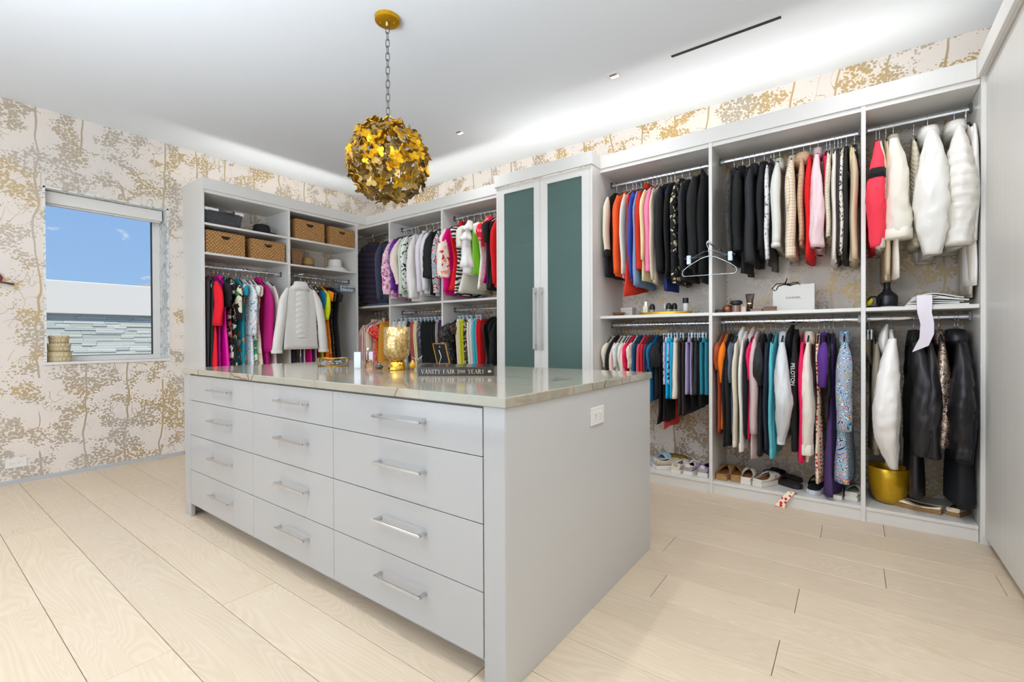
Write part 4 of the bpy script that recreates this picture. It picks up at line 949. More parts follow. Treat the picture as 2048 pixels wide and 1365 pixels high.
TABLE = [
 ('R1U', 3.505, 1.564, 'cardigan', 'black', 'black cardigan with a cream upper sleeve, closest to the glass cabinet', {'sl': 1.725, 'sm': 'cream', 'cuff': 0.05, 'cm': 'black', 'coll': 'crew', 'k': 'long', 't': 0.022}),
 ('R1U', 3.589, 1.561, 'sweater', 'orange', 'bright orange fine-ribbed sweater between black and ivory knits', {'sl': 1.576, 'coll': 'crew', 'k': 'long', 't': 0.022}),
 ('R1U', 3.642, 1.541, 'sweater', 'ivory', 'ivory sweater with a salmon hem band, left of the cobalt cardigan', {'hemband': 0.03, 'hk': 'rose', 'k': 'long', 't': 0.015}),
 ('R1U', 3.672, 1.427, 'dress', 'redorange', 'red-orange dress whose hem hangs lowest on its rail, under cobalt', {'st': 'none', 'slant': -0.15, 'w': 0.2, 'k': 'dress', 't': 0.015}),
 ('R1U', 3.711, 1.505, 'cardigan', 'cobalt', 'cobalt blue cardigan beside a rust red sweater', {'sl': 1.539, 'k': 'long', 't': 0.0155}),
 ('R1U', 3.742, 1.468, 'sweater', 'paleblue', 'pale blue ribbed sweater with a flared cuff, under the rust red one', {'sl': 1.476, 'sfl': 1.3, 'k': 'long', 't': 0.012}),
 ('R1U', 3.766, 1.602, 'sweater', 'rustred', 'rust red chunky sweater with deep turned cuffs', {'sl': 1.599, 'cuff': 0.06, 'coll': 'turtle', 'rx': 0.024, 'k': 'long', 't': 0.012}),
 ('R1U', 3.805, 1.509, 'sweater', 'paleyellow', 'pale yellow knit top squeezed between rust red and pink sweaters', {'sl': 1.663, 'k': 'long', 't': 0.017}),
 ('R1U', 3.839, 1.581, 'sweater', 'pink', 'bubblegum pink rib-knit sweater beside a plain black cardigan', {'sl': 1.577, 'cuff': 0.05, 'rx': 0.022, 'k': 'long', 't': 0.0155}),
 ('R1U', 3.87, 1.485, 'sweater', 'beige', 'beige sweater hanging longer than the pink rib-knit one before it', {'sl': 1.508, 'k': 'long', 't': 0.0155}),
 ('R1U', 3.92, 1.557, 'cardigan', 'black', 'plain black round-shouldered cardigan right after the pink sweater', {'sl': 1.564, 'w': 0.22, 'rx': 0.026, 'k': 'long', 't': 0.014}),
 ('R1U', 3.948, 1.433, 'dress', 'royal', 'royal blue dress nearly hidden between black knits, hem showing below', {'st': 'none', 'w': 0.15, 'k': 'dress', 't': 0.014}),
 ('R1U', 3.977, 1.514, 'blouse', 'black2', 'fine ribbed black top left of the flower-embroidered blouse', {'k': 'long', 't': 0.0145}),
 ('R1U', 4.031, 1.473, 'blouse', 'embroid', 'black blouse embroidered with cream flowers down its sleeve', {'sm': 'embroid', 'sl': 1.495, 'coll': 'coat', 'k': 'long', 't': 0.022}),
 ('R1U', 4.087, 1.498, 'cardigan', 'charcoal', 'charcoal ribbed cardigan left of the hooded black coat', {'sl': 1.58, 'k': 'long', 't': 0.022}),
 ('R1U', 4.165, 1.53, 'coat', 'softblack', 'big black coat with a draped hood beside the clear empty hangers', {'coll': 'hood', 'hs': -1, 'hw': 0.12, 'w': 0.235, 'rx': 0.03, 'ry': 0.065, 'lift': 0.02, 'k': 'long', 't': 0.022}),
 ('R1U', 4.216, 1.474, 'coat', 'black', 'black knit coat against the divider, behind the empty hangers', {'w': 0.2, 'k': 'long', 't': 0.022}),
 ('R2U', 4.391, 1.595, 'blouse', 'sheerdot', 'sheer black blouse with raised black dots, first on its rail', {'coll': 'shirt', 'k': 'long', 't': 0.022}),
 ('R2U', 4.446, 1.655, 'jacket', 'black', 'black jacket with a buttoned band cuff, next to the dotted blouse', {'sl': 1.661, 'cuff': 0.07, 'coll': 'coat', 'w': 0.215, 'rx': 0.028, 'k': 'long', 't': 0.0215}),
 ('R2U', 4.489, 1.513, 'dress', 'softblack', 'plain black dress hanging below the buttoned black jacket', {'st': 'none', 'w': 0.17, 'k': 'dress', 't': 0.0165}),
 ('R2U', 4.522, 1.572, 'sweater', 'charcoal', 'charcoal sweater with a wide open sleeve, left of the white ruffled shirt', {'sl': 1.575, 'sfl': 1.35, 'coll': 'coat', 'rx': 0.026, 'k': 'long', 't': 0.0165}),
 ('R2U', 4.581, 1.621, 'jacket', 'black2', 'black cord jacket directly left of the white ruffled shirt', {'coll': 'coat', 'k': 'long', 't': 0.02}),
 ('R2U', 4.621, 1.575, 'blouse', 'ruffledot', 'white blouse with grey ruffled seams beside the black jackets', {'sl': 1.581, 'k': 'long', 't': 0.01}),
 ('R2U', 4.639, 1.538, 'skirt', 'satinblack', 'short shiny black skirt below the two white blouses', {'w': 0.17, 'h': 'velvet', 'k': 'skirt', 't': 0.01}),
 ('R2U', 4.673, 1.657, 'blouse', 'silkwhite', 'white silk shirt with a gathered cuff left of the cream tweed jacket', {'sl': 1.66, 'cuff': 0.02, 'coll': 'shirt', 'rx': 0.028, 'w': 0.215, 'k': 'long', 't': 0.017}),
 ('R2U', 4.749, 1.586, 'jacket', 'tweed', 'cream tweed jacket with thin brown check and turned cuff', {'sl': 1.589, 'cuff': 0.06, 'coll': 'shirt', 'rx': 0.03, 'w': 0.21, 'k': 'long', 't': 0.022}),
 ('R2U', 4.81, 1.652, 'jacket', 'tan', 'tan checked jacket with a wide collar right of the cream tweed one', {'coll': 'fur', 'w': 0.2, 'k': 'long', 't': 0.0185}),
 ('R2U', 4.847, 1.564, 'blouse', 'red', 'red blouse tucked behind the pale pink coat', {'sl': 1.567, 'k': 'long', 't': 0.0185}),
 ('R2U', 4.889, 1.628, 'coat', 'palepink', 'pale pink wool coat with bell sleeve and hanging belt', {'sl': 1.628, 'tri': (0, 0.85, 0.95), 'rx': 0.04, 'ry': 0.07, 'w': 0.215, 'coll': 'turtle', 'k': 'long', 't': 0.021}),
 ('R2U', 4.934, 1.788, 'cardigan', 'hotpink', 'narrow hot pink knit vest between pale pink coat and cable cardigan', {'w': 0.2, 'k': 'none', 't': 0.01}),
 ('R2U', 4.952, 1.685, 'cardigan', 'cable', 'cream cable-knit cardigan right of the pale pink coat', {'sl': 1.685, 'k': 'long', 't': 0.01}),
 ('R2U', 4.976, 1.529, 'sweater', 'oatmeal', 'long oatmeal cardigan coat in front of the speckled top', {'sl': 1.541, 'k': 'long', 't': 0.01}),
 ('R2U', 4.994, 1.545, 'blouse', 'espresso', 'dark brown top between oatmeal and speckled cream knits', {'k': 'long', 't': 0.01}),
 ('R2U', 5.011, 1.573, 'jacket', 'speckle', 'cream jacket speckled with black along its sleeve', {'sl': 1.576, 'k': 'long', 't': 0.01}),
 ('R2U', 5.037, 1.543, 'suit', 'blackcloth', 'black suit with a clear shoulder cover edged in cream', {'w': 0.205, 'cover': 1, 'k': 'long', 't': 0.013}),
 ('R2U', 5.078, 1.533, 'coat', 'camel', 'camel coat with a clear shoulder cover edged in cream', {'sl': 1.536, 'w': 0.205, 'cover': 1, 'k': 'long', 't': 0.0205}),
 ('R3U', 5.183, 1.595, 'coat', 'coral', 'coral red coat sleeve with a black arm band, first past the divider', {'sl': 1.593, 'band': (2.023, 1.968), 'rx': 0.042, 'ry': 0.06, 'w': 0.225, 'elb': 0.05, 'tri': (-0.4, 0.62, 0.72), 'k': 'long', 't': 0.022}),
 ('R3U', 5.199, 1.584, 'cardigan', 'oatmeal', 'long off-white knit cardigan between coral and cream coats', {'sl': 1.587, 'rx': 0.028, 'w': 0.22, 'k': 'long', 't': 0.015}),
 ('R3U', 5.229, 1.403, 'coat', 'camel', 'beige trench coat with tie, hem showing under the cream wool coat', {'w': 0.19, 'k': 'long', 't': 0.015}),
 ('R3U', 5.264, 1.41, 'coat', 'ivory', 'cream wool coat with a broad turned-up cuff above the black vase', {'sl': 1.631, 'cuff': 0.05, 'rx': 0.062, 'ry': 0.07, 'w': 0.225, 'coll': 'coat', 'elb': 0.02, 'tri': (0.4, 0.95, 0.95), 'k': 'long', 't': 0.0175}),
 ('R3U', 5.36, 1.595, 'cardigan', 'ribcream', 'cream rib-knit wrap with fringed edge, left of the padded jacket', {'sl': 1.617, 'dy': 0.06, 'w': 0.17, 'h': 'clear', 'k': 'long', 't': 0.022}),
 ('R3U', 5.417, 1.529, 'jacket', 'padwhite', 'white padded jacket with a standing collar, left of the quilted one', {'sl': 1.523, 'coll': 'fur', 'rx': 0.07, 'ry': 0.085, 'w': 0.235, 'elb': 0.035, 'tri': (-0.05, 0.66, 0.5), 'k': 'long', 't': 0.022}),
 ('R3U', 5.529, 1.565, 'jacket', 'quiltwhite', 'white quilted puffer with a big collar at the far right', {'sl': 1.563, 'coll': 'fur', 'rx': 0.06, 'ry': 0.08, 'w': 0.225, 'q': 0.16, 'elb': 0.02, 't': 0.035, 'k': 'short'}),
 ('R3U', 5.574, 1.287, 'coat', 'greybeige', 'long grey-beige satin coat falling behind the white quilted puffer', {'w': 0.14, 'sl': 1.3, 'k': 'long', 't': 0.0135}),
 ('R3U', 5.578, 1.346, 'coat', 'shellwhite', 'long white coat against the tall cabinet with a peach lining', {'w': 0.2, 'sl': 1.58, 'k': 'long', 't': 0.0165}),
 ('R1L', 3.483, 0.6, 'blouse', 'cream', 'cream blouse at the left end of the lower rail, by the glass cabinet', {'w': 0.2, 'k': 'short', 't': 0.0215}),
 ('R1L', 3.517, 0.6, 'top', 'black', 'black top second from the glass cabinet on the lower rail', {'w': 0.2, 'k': 'long', 't': 0.019}),
 ('R1L', 3.555, 0.6, 'top', 'blush', 'blush long-sleeved top beside the black one near the glass cabinet', {'w': 0.2, 'k': 'long', 't': 0.0125}),
 ('R1L', 3.58, 0.6, 'top', 'mintprint', 'pale mint printed tee with a flared sleeve', {'w': 0.2, 'k': 'short', 't': 0.0125}),
 ('R1L', 3.613, 0.6, 'top', 'ivory', 'ivory tee left of a shell pink one, above the worktop', {'w': 0.2, 'k': 'short', 't': 0.0105}),
 ('R1L', 3.634, 0.6, 'top', 'shellpink', 'shell pink top left of the hot pink blouse', {'w': 0.2, 'k': 'long', 't': 0.01}),
 ('R1L', 3.654, 0.6, 'blouse', 'hotpink', 'hot pink blouse above the right end of the worktop', {'w': 0.2, 'k': 'short', 't': 0.01}),
 ('R1L', 3.687, 0.6, 'blouse', 'creamfloral', 'cream flowered blouse right of the hot pink one', {'w': 0.2, 'k': 'short', 't': 0.012}),
 ('R1L', 3.711, 0.6, 'top', 'tealblue', 'petrol blue top between cream flowered and rose tops', {'w': 0.2, 'k': 'none', 't': 0.012}),
 ('R1L', 3.746, 0.6, 'blouse', 'rose', 'rose satin draped blouse left of the scarlet one', {'w': 0.2, 'k': 'none', 't': 0.016}),
 ('R1L', 3.778, 0.6, 'blouse', 'scarlet', 'scarlet satin top right of the rose draped blouse', {'w': 0.2, 'k': 'none', 't': 0.0115}),
 ('R1L', 3.801, 0.6, 'top', 'slate', 'slate blue top between scarlet and azure', {'w': 0.2, 'k': 'none', 't': 0.01}),
 ('R1L', 3.82, 0.6, 'top', 'plum', 'dark plum top left of the azure one', {'w': 0.2, 'k': 'none', 't': 0.01}),
 ('R1L', 3.843, 0.6, 'top', 'azure', 'azure blue tee left of the black tee', {'w': 0.2, 'k': 'short', 't': 0.0115}),
 ('R1L', 3.885, 0.62, 'tee', 'softblack', 'black tee with a boxy short sleeve at the island corner', {'sl': 0.858, 'rx': 0.035, 'ry': 0.07, 'w': 0.2, 'k': 'short', 't': 0.01}),
 ('R1L', 3.903, 0.436, 'dress', 'black', 'longest black dress beside the island corner', {'w': 0.2, 'st': 'none', 'k': 'dress', 't': 0.01}),
 ('R1L', 3.932, 0.394, 'dress', 'scarlet', 'teal and coral dress end peeking out beside the island', {'w': 0.22, 'dy': 0.08, 'st': 'none', 'k': 'dress', 't': 0.01}),
 ('R1L', 3.93, 0.459, 'dress', 'softblack', 'soft black dress right of the longest one', {'w': 0.19, 'st': 'none', 'k': 'dress', 't': 0.01}),
 ('R1L', 3.942, 0.445, 'trousers', 'black', 'black trousers left of the lavender print shorts', {'w': 0.16, 'k': 'pants', 't': 0.01}),
 ('R1L', 3.957, 0.729, 'shorts', 'lavprint', 'lavender shorts printed with dark marks', {'w': 0.17, 't': 0.03, 'k': 'shorts'}),
 ('R1L', 3.98, 0.628, 'shorts', 'cyan', 'bright cyan shorts clipped beside a sand skirt', {'w': 0.175, 't': 0.034, 'k': 'shorts'}),
 ('R1L', 4.022, 0.634, 'skirt', 'sand', 'sand coloured skirt right of the cyan shorts', {'w': 0.17, 'fl': 1.3, 't': 0.026, 'k': 'skirt'}),
 ('R1L', 4.065, 0.51, 'trousers', 'espresso', 'espresso cropped trousers left of the lavender shorts', {'w': 0.17, 'fl': 1.1, 't': 0.026, 'k': 'pants'}),
 ('R1L', 4.124, 0.668, 'shorts', 'lavender', 'lavender grey shorts with a zipped pocket', {'w': 0.18, 't': 0.034, 'k': 'shorts'}),
 ('R1L', 4.148, 0.548, 'shorts', 'black', 'long black shorts hanging behind the lavender grey ones', {'w': 0.18, 'k': 'shorts', 't': 0.01}),
 ('R1L', 4.168, 0.669, 'skirt', 'charcoal', 'charcoal skirt between lavender and teal shorts', {'w': 0.165, 't': 0.024, 'k': 'skirt'}),
 ('R1L', 4.199, 0.585, 'shorts', 'softblack', 'black shorts showing below the teal ones at the divider', {'w': 0.18, 'k': 'shorts', 't': 0.0125}),
 ('R1L', 4.224, 0.675, 'shorts', 'teal', 'teal heather shorts clipped next to the divider', {'w': 0.185, 't': 0.036, 'k': 'shorts'}),
 ('R2L', 4.322, 0.412, 'top', 'rust', 'rust brown top in the shade of the divider', {'w': 0.19, 'h': 'wood', 'sl': 0.854, 'k': 'short', 't': 0.021}),
 ('R2L', 4.349, 0.447, 'tee', 'tangerine', 'tangerine orange tee above the brown clogs', {'sl': 0.768, 'h': 'wood', 'rx': 0.022, 'elb': 0.03, 'k': 'short', 't': 0.011}),
 ('R2L', 4.371, 0.33, 'top', 'black', 'black long-sleeved top right of the tangerine tee', {'sl': 0.347, 'k': 'long', 't': 0.011}),
 ('R2L', 4.393, 0.34, 'top', 'softblack', 'soft black top behind the grey-blue tee', {'sl': 0.344, 'k': 'long', 't': 0.01}),
 ('R2L', 4.409, 0.42, 'tee', 'greyblue', 'grey-blue heather tee above the brown clogs', {'sl': 0.771, 'k': 'short', 't': 0.01}),
 ('R2L', 4.427, 0.348, 'sweatshirt', 'cream', 'cream sweatshirt left of the white hooded one', {'sl': 0.348, 'cuff': 0.04, 'k': 'long', 't': 0.01}),
 ('R2L', 4.473, 0.321, 'hoodie', 'white', 'white hooded sweatshirt above the white clogs', {'sl': 0.321, 'cuff': 0.05, 'coll': 'hood', 'hs': 1, 'hw': 0.07, 'lift': 0.02, 'k': 'long', 't': 0.012}),
 ('R2L', 4.497, 0.398, 'top', 'black2', 'thin black top between white and pink sweatshirts', {'k': 'long', 't': 0.0105}),
 ('R2L', 4.518, 0.4, 'top', 'hotpink', 'narrow hot pink top showing at the shoulder, left of the dusty pink hoodie', {'sl': 0.797, 'k': 'long', 't': 0.0105}),
 ('R2L', 4.542, 0.273, 'hoodie', 'dustypink', 'dusty pink heather hoodie above the white clogs', {'sl': 0.444, 'coll': 'hood', 'hs': 1, 'hw': 0.1, 'lift': 0.02, 'rx': 0.026, 'w': 0.21, 'k': 'long', 't': 0.012}),
 ('R2L', 4.578, 0.29, 'tee', 'charcoal', 'charcoal tee with a wide sleeve right of the dusty pink hoodie', {'sl': 0.76, 'elb': 0.06, 'ry': 0.07, 'rx': 0.031, 'w': 0.19, 'k': 'short', 't': 0.018}),
 ('R2L', 4.62, 0.309, 'top', 'navy', 'navy long-sleeved top left of the aqua one', {'sl': 0.348, 'k': 'long', 't': 0.0145}),
 ('R2L', 4.649, 0.294, 'top', 'aqua', 'aqua long-sleeved top beside a light grey hoodie', {'sl': 0.304, 'cuff': 0.06, 'k': 'long', 't': 0.0145}),
 ('R2L', 4.699, 0.397, 'hoodie', 'heathergrey', 'light grey heather hoodie with its elbow pushed out', {'sl': 0.397, 'cuff': 0.045, 'coll': 'shirt', 'rx': 0.046, 'ry': 0.075, 'elb': 0.075, 'w': 0.2, 'tri': (0.8, 0.52, 0.42), 'k': 'long', 't': 0.022}),
 ('R2L', 4.77, 0.354, 'hoodie', 'black', 'black hoodie with white lettering running down the sleeve', {'sl': 0.36, 'coll': 'hood', 'hs': 1, 'hw': 0.1, 'lift': 0.03, 'text': 'PELOTON', 'tz': 0.847, 'k': 'long', 't': 0.02}),
 ('R2L', 4.81, 0.288, 'top', 'hotpink', 'hot pink long top left of the cream sweatshirt', {'sl': 0.297, 'k': 'long', 't': 0.016}),
 ('R2L', 4.842, 0.299, 'sweatshirt', 'creamsweat', 'cream sweatshirt with long ribbed cuff, left of the red dotted dress', {'sl': 0.355, 'cuff': 0.06, 'coll': 'shirt', 'rx': 0.036, 'ry': 0.07, 'w': 0.205, 'k': 'long', 't': 0.016}),
 ('R2L', 4.893, 0.177, 'dress', 'reddot', 'cream dress with red dots reaching the shelf deck', {'sl': 0.815, 'w': 0.2, 'rx': 0.02, 'st': 'none', 'k': 'dress', 't': 0.0145}),
 ('R2L', 4.922, 0.772, 'tee', 'purple', 'purple tee with a short sleeve left of the tropical dress', {'sl': 0.772, 'rx': 0.03, 'ry': 0.06, 'elb': 0.03, 'coll': 'crew', 'k': 'short', 't': 0.0125}),
 ('R2L', 4.947, 0.576, 'blouse', 'lace', 'black lace blouse between purple tee and tropical dress', {'sl': 0.697, 'k': 'long', 't': 0.011}),
 ('R2L', 4.969, 0.106, 'dress', 'deeppurple', 'deep purple maxi dress trailing on the deck', {'w': 0.2, 'st': 'none', 't': 0.03, 'k': 'dress'}),
 ('R2L', 5.028, 0.205, 'dress', 'tropic', 'blue and white tropical print maxi dress by the divider', {'sl': 0.521, 'rx': 0.04, 'ry': 0.075, 'w': 0.215, 't': 0.045, 'fl': 1.1, 'coll': 'shirt', 'elb': 0.02, 'k': 'dress'}),
 ('R3L', 5.179, 0.376, 'jacket', 'khaki', 'khaki jacket hanging behind the white hooded one', {'w': 0.17, 'dy': 0.06, 'coll': 'hood', 'hs': 1, 'k': 'long', 't': 0.022}),
 ('R3L', 5.254, 0.334, 'jacket', 'shellwhite', 'white hooded rain jacket above the gold bucket', {'sl': 0.329, 'coll': 'hood', 'hs': 1, 'hw': 0.13, 'rx': 0.06, 'ry': 0.085, 'w': 0.225, 'elb': 0.05, 'lift': 0.02, 'tri': (-1, 0.58, 0.3), 'k': 'long', 't': 0.022}),
 ('R3L', 5.357, 0.178, 'jacket', 'shellblack', 'black shell jacket right of the white hooded one', {'sl': 0.421, 'rx': 0.06, 'ry': 0.075, 'w': 0.215, 'elb': 0.02, 't': 0.035, 'coll': 'coat', 'tri': (0.8, 0.62, 0.7), 'k': 'long'}),
 ('R3L', 5.413, 0.407, 'coat', 'shellblack', 'second black shell coat right behind the first, beside the foil puffer', {'sl': 0.418, 'rx': 0.04, 'ry': 0.08, 'w': 0.215, 'elb': 0.02, 'k': 'long', 't': 0.022}),
 ('R3L', 5.466, 0.467, 'jacket', 'foil', 'crinkled metallic bronze puffer jacket', {'sl': 0.481, 'rx': 0.04, 'ry': 0.06, 'w': 0.205, 'q': 0.1, 'coll': 'coat', 'k': 'long', 't': 0.022}),
 ('R3L', 5.532, 0.429, 'coat', 'quiltblack', 'glossy black padded coat left of the long wool one', {'sl': 0.434, 'rx': 0.05, 'ry': 0.085, 'w': 0.23, 'q': 0.09, 'elb': 0.03, 'coll': 'fur', 't': 0.04, 'k': 'long'}),
 ('R3L', 5.546, 0.161, 'coat', 'woolblack', 'long black wool coat against the tall cabinet', {'sl': 0.411, 'rx': 0.04, 'ry': 0.07, 'w': 0.225, 't': 0.045, 'coll': 'coat', 'k': 'long'}),
 ('L1', -2.098, 0.55, 'trousers', 'charcoal', 'charcoal trousers nearest the wardrobe end panel', {'w': 0.17, 'h': 'wire', 't': 0.03, 'k': 'pants'}),
 ('L1', -2.096, 0.55, 'trousers', 'softblack', 'black trousers left of the red dress', {'w': 0.17, 'h': 'wire', 't': 0.03, 'k': 'pants'}),
 ('L1', -2.06, 0.62, 'dress', 'reddress', 'bright red dress with a puffed sleeve at the window end', {'sl': 1.2, 'rx': 0.035, 'ry': 0.075, 'elb': 0.03, 'sfl': 1.25, 't': 0.03, 'k': 'dress'}),
 ('L1', -2.015, 0.6, 'dress', 'violetpink', 'violet pink long dress behind the red one', {'w': 0.19, 'st': 'none', 'k': 'dress', 't': 0.0175}),
 ('L1', -1.98, 0.6, 'dress', 'magenta', 'magenta satin gown with a black shoulder drape', {'sm': 'softblack', 'sl': 1.374, 'rx': 0.04, 'ry': 0.07, 't': 0.03, 'coll': 'coat', 'k': 'dress'}),
 ('L1', -1.931, 0.6, 'dress', 'darkfloral', 'dark flowered dress with white ribbon ties', {'w': 0.19, 't': 0.024, 'k': 'dress'}),
 ('L1', -1.886, 0.6, 'dress', 'daisy', 'black dress with large cream daisies', {'w': 0.205, 't': 0.03, 'sl': 1.259, 'k': 'dress'}),
 ('L1', -1.823, 0.6, 'dress', 'tealborder', 'teal dress with a patterned border', {'w': 0.2, 't': 0.026, 'k': 'dress'}),
 ('L1', -1.758, 0.6, 'dress', 'kimono', 'white kimono dress with blue brush strokes', {'w': 0.205, 't': 0.03, 'sl': 1.111, 'ry': 0.07, 'rx': 0.034, 'k': 'dress'}),
 ('L1', -1.715, 0.6, 'dress', 'greenfloral', 'white dress with big green flowers near its hem', {'w': 0.2, 't': 0.024, 'k': 'dress'}),
 ('L1', -1.682, 0.6, 'dress', 'creamprint', 'cream printed dress left of the raspberry velvet one', {'w': 0.19, 't': 0.02, 'k': 'dress'}),
 ('L1', -1.615, 0.6, 'dress', 'velvetpink', 'raspberry velvet dress with long sleeves, left of the white blouse', {'sl': 0.956, 'rx': 0.036, 'ry': 0.075, 'w': 0.21, 't': 0.036, 'coll': 'turtle', 'k': 'dress'}),
 ('L1', -1.539, 0.6, 'dress', 'pearl', 'pearl white dress right behind the raspberry velvet one', {'w': 0.2, 't': 0.02, 'sl': 1.023, 'k': 'dress'}),
 ('L2', -1.339, 0.6, 'gown', 'charcoal', 'charcoal gown whose hem shows below the white blouse', {'w': 0.165, 'st': 'none', 'k': 'dress', 't': 0.0155}),
 ('L2', -1.312, 0.6, 'gown', 'orangestripe', 'brown and black striped skirt below the white blouse', {'w': 0.165, 'st': 'none', 'k': 'dress', 't': 0.0155}),
 ('L2', -1.274, 0.6, 'gown', 'stripemulti', 'grey and white striped skirt below the white blouse', {'w': 0.165, 'st': 'none', 'k': 'dress', 't': 0.016}),
 ('L2', -1.242, 0.6, 'gown', 'purplestripe', 'dark purple striped skirt below the white blouse', {'w': 0.165, 'st': 'none', 'k': 'dress', 't': 0.016}),
 ('L2', -1.203, 0.6, 'gown', 'dotwhite', 'white skirt with small teal dots below the white blouse', {'w': 0.165, 'st': 'none', 'k': 'dress', 't': 0.0195}),
 ('L2', -1.159, 0.6, 'gown', 'fuchsia', 'fuchsia gown whose hem shows below the white blouse', {'w': 0.165, 'st': 'none', 'k': 'dress', 't': 0.017}),
 ('L2', -1.125, 0.6, 'gown', 'plum', 'plum gown right of the fuchsia hem', {'w': 0.165, 'st': 'none', 'k': 'dress', 't': 0.017}),
 ('L2', -1.091, 0.6, 'gown', 'silver', 'silver white gown right of the plum hem', {'w': 0.165, 'st': 'none', 'k': 'dress', 't': 0.017}),
 ('L2', -1.045, 0.6, 'gown', 'redpattern', 'dark red patterned gown below the blouse cuff', {'w': 0.165, 'st': 'none', 'k': 'dress', 't': 0.01}),
 ('L2', -1.01, 0.6, 'gown', 'yellowlime', 'lime yellow gown below the blouse cuff', {'w': 0.165, 'st': 'none', 'k': 'dress', 't': 0.01}),
 ('L2', -1.033, 1.391, 'top', 'bluegreen', 'blue-green top right behind the white blouse', {'w': 0.2, 'k': 'short', 't': 0.01}),
 ('L2', -1.001, 1.285, 'top', 'lime', 'acid yellow top above the orange printed dress', {'sl': 1.285, 'rx': 0.03, 'ry': 0.06, 'w': 0.205, 'k': 'short', 't': 0.01}),
 ('L2', -0.954, 0.6, 'dress', 'orangeprint', 'orange printed dress right of the white blouse', {'w': 0.21, 't': 0.03, 'fl': 1.2, 'k': 'dress'}),
 ('L2', -0.904, 0.6, 'dress', 'sequinblack', 'black sequinned gown right of the orange dress', {'w': 0.19, 't': 0.024, 'k': 'dress'}),
 ('L2', -0.838, 0.6, 'dress', 'softblack', 'plain black gown at the end, left of the empty clip hangers', {'w': 0.2, 't': 0.03, 'fl': 1.15, 'k': 'dress'}),
 ('B1U', 0.36, 1.508, 'jacket', 'puffdark', 'dark banded puffer jacket with a yellow chest band, in the corner', {'rz': -0.95, 'w': 0.17, 'dy': 0.0, 'sl': 1.603, 'q': 0.2, 't': 0.04, 'coll': 'coat', 'k': 'short'}),
 ('B1U', 0.62, 1.506, 'coat', 'bluegrey', 'long blue-grey coat in the dark corner beside the puffer', {'w': 0.18, 'dy': 0.05, 'k': 'long', 't': 0.022}),
 ('B1U', 0.717, 1.847, 'scarf', 'browncloth', 'brown wrap on a hanger against the corner divider', {'w': 0.1, 'dy': 0.03, 'k': 'none', 't': 0.022}),
 ('B1L', 0.395, 0.72, 'blouse', 'blush', 'blush pink blouse at the corner of the lower rail', {'w': 0.21, 'coll': 'shirt', 'k': 'long', 't': 0.022}),
 ('B1L', 0.464, 0.72, 'jacket', 'redtrim', 'cream and red striped jacket left of the red flowered one', {'k': 'long', 't': 0.022}),
 ('B1L', 0.531, 0.72, 'jacket', 'bandcream', 'plain cream jacket left of the red flowered blouse', {'k': 'long', 't': 0.022}),
 ('B1L', 0.633, 0.72, 'blouse', 'redfloral', 'red blouse swirled with pink and orange flowers, by the gold vase', {'sl': 1.089, 'rx': 0.045, 'ry': 0.08, 't': 0.04, 'k': 'short'}),
 ('B1L', 0.699, 0.7, 'skirt', 'mustard', 'mustard skirt beside the gold vase', {'w': 0.18, 't': 0.05, 'k': 'skirt'}),
 ('B2U', 0.923, 1.523, 'blouse', 'pinkprint', 'pink and white printed blouse with a ballooning sleeve', {'sl': 1.568, 'rx': 0.035, 'ry': 0.08, 'sfl': 1.5, 'w': 0.215, 'elb': 0.03, 'k': 'long', 't': 0.022}),
 ('B2U', 0.96, 1.587, 'blouse', 'violet', 'violet satin blouse next to the ballooning printed one', {'w': 0.205, 'k': 'long', 't': 0.022}),
 ('B2U', 1.054, 1.571, 'blouse', 'shellpink', 'shell pink blouse with a gathered bell cuff', {'sl': 1.68, 'rx': 0.034, 'ry': 0.06, 'elb': 0.06, 'cuff': 0.05, 'w': 0.2, 'k': 'long', 't': 0.022}),
 ('B2U', 1.117, 1.534, 'blouse', 'palegreen', 'pale green tunic showing its hem under the white shirts', {'k': 'long', 't': 0.021}),
 ('B2U', 1.159, 1.591, 'blouse', 'blackvine', 'white shirt with a black vine print on the sleeve', {'rx': 0.026, 'k': 'long', 't': 0.021}),
 ('B2U', 1.296, 1.475, 'robe', 'robe', 'long white satin robe in the middle of the white shirts', {'rx': 0.04, 'ry': 0.07, 'w': 0.22, 't': 0.03, 'coll': 'coat', 'k': 'long'}),
 ('B2U', 1.396, 1.539, 'shirt', 'lilacwhite', 'lilac-white shirt right of the long white robe', {'rx': 0.03, 'k': 'long', 't': 0.022}),
 ('B2U', 1.472, 1.55, 'shirt', 'white', 'crisp white shirt left of the black wrap blouse', {'rx': 0.028, 'k': 'long', 't': 0.022}),
 ('B2U', 1.558, 1.529, 'blouse', 'softblack', 'black wrap blouse with a wide flared sleeve', {'sl': 1.704, 'rx': 0.045, 'ry': 0.07, 'sfl': 1.5, 'w': 0.215, 'k': 'long', 't': 0.022}),
 ('B2U', 1.639, 1.514, 'blouse', 'multi', 'multicolour swirl-print blouse against the divider', {'rx': 0.034, 'k': 'long', 't': 0.022}),
 ('B3U', 1.757, 1.689, 'blouse', 'redspot', 'cream blouse with red spots and a wide sleeve', {'sl': 1.689, 'rx': 0.04, 'ry': 0.075, 'w': 0.215, 'sfl': 1.2, 'k': 'long', 't': 0.0115}),
 ('B3U', 1.769, 1.517, 'blouse', 'fuchsia', 'fuchsia satin blouse between spotted and red tops', {'k': 'long', 't': 0.0115}),
 ('B3U', 1.835, 1.559, 'dress', 'red', 'plain red dress left of the zebra one', {'w': 0.2, 't': 0.034, 'st': 'none', 'coll': 'turtle', 'k': 'dress'}),
 ('B3U', 1.901, 1.509, 'dress', 'zebra', 'black dress with zebra stripes left of the white ruffles', {'w': 0.205, 't': 0.024, 'k': 'dress'}),
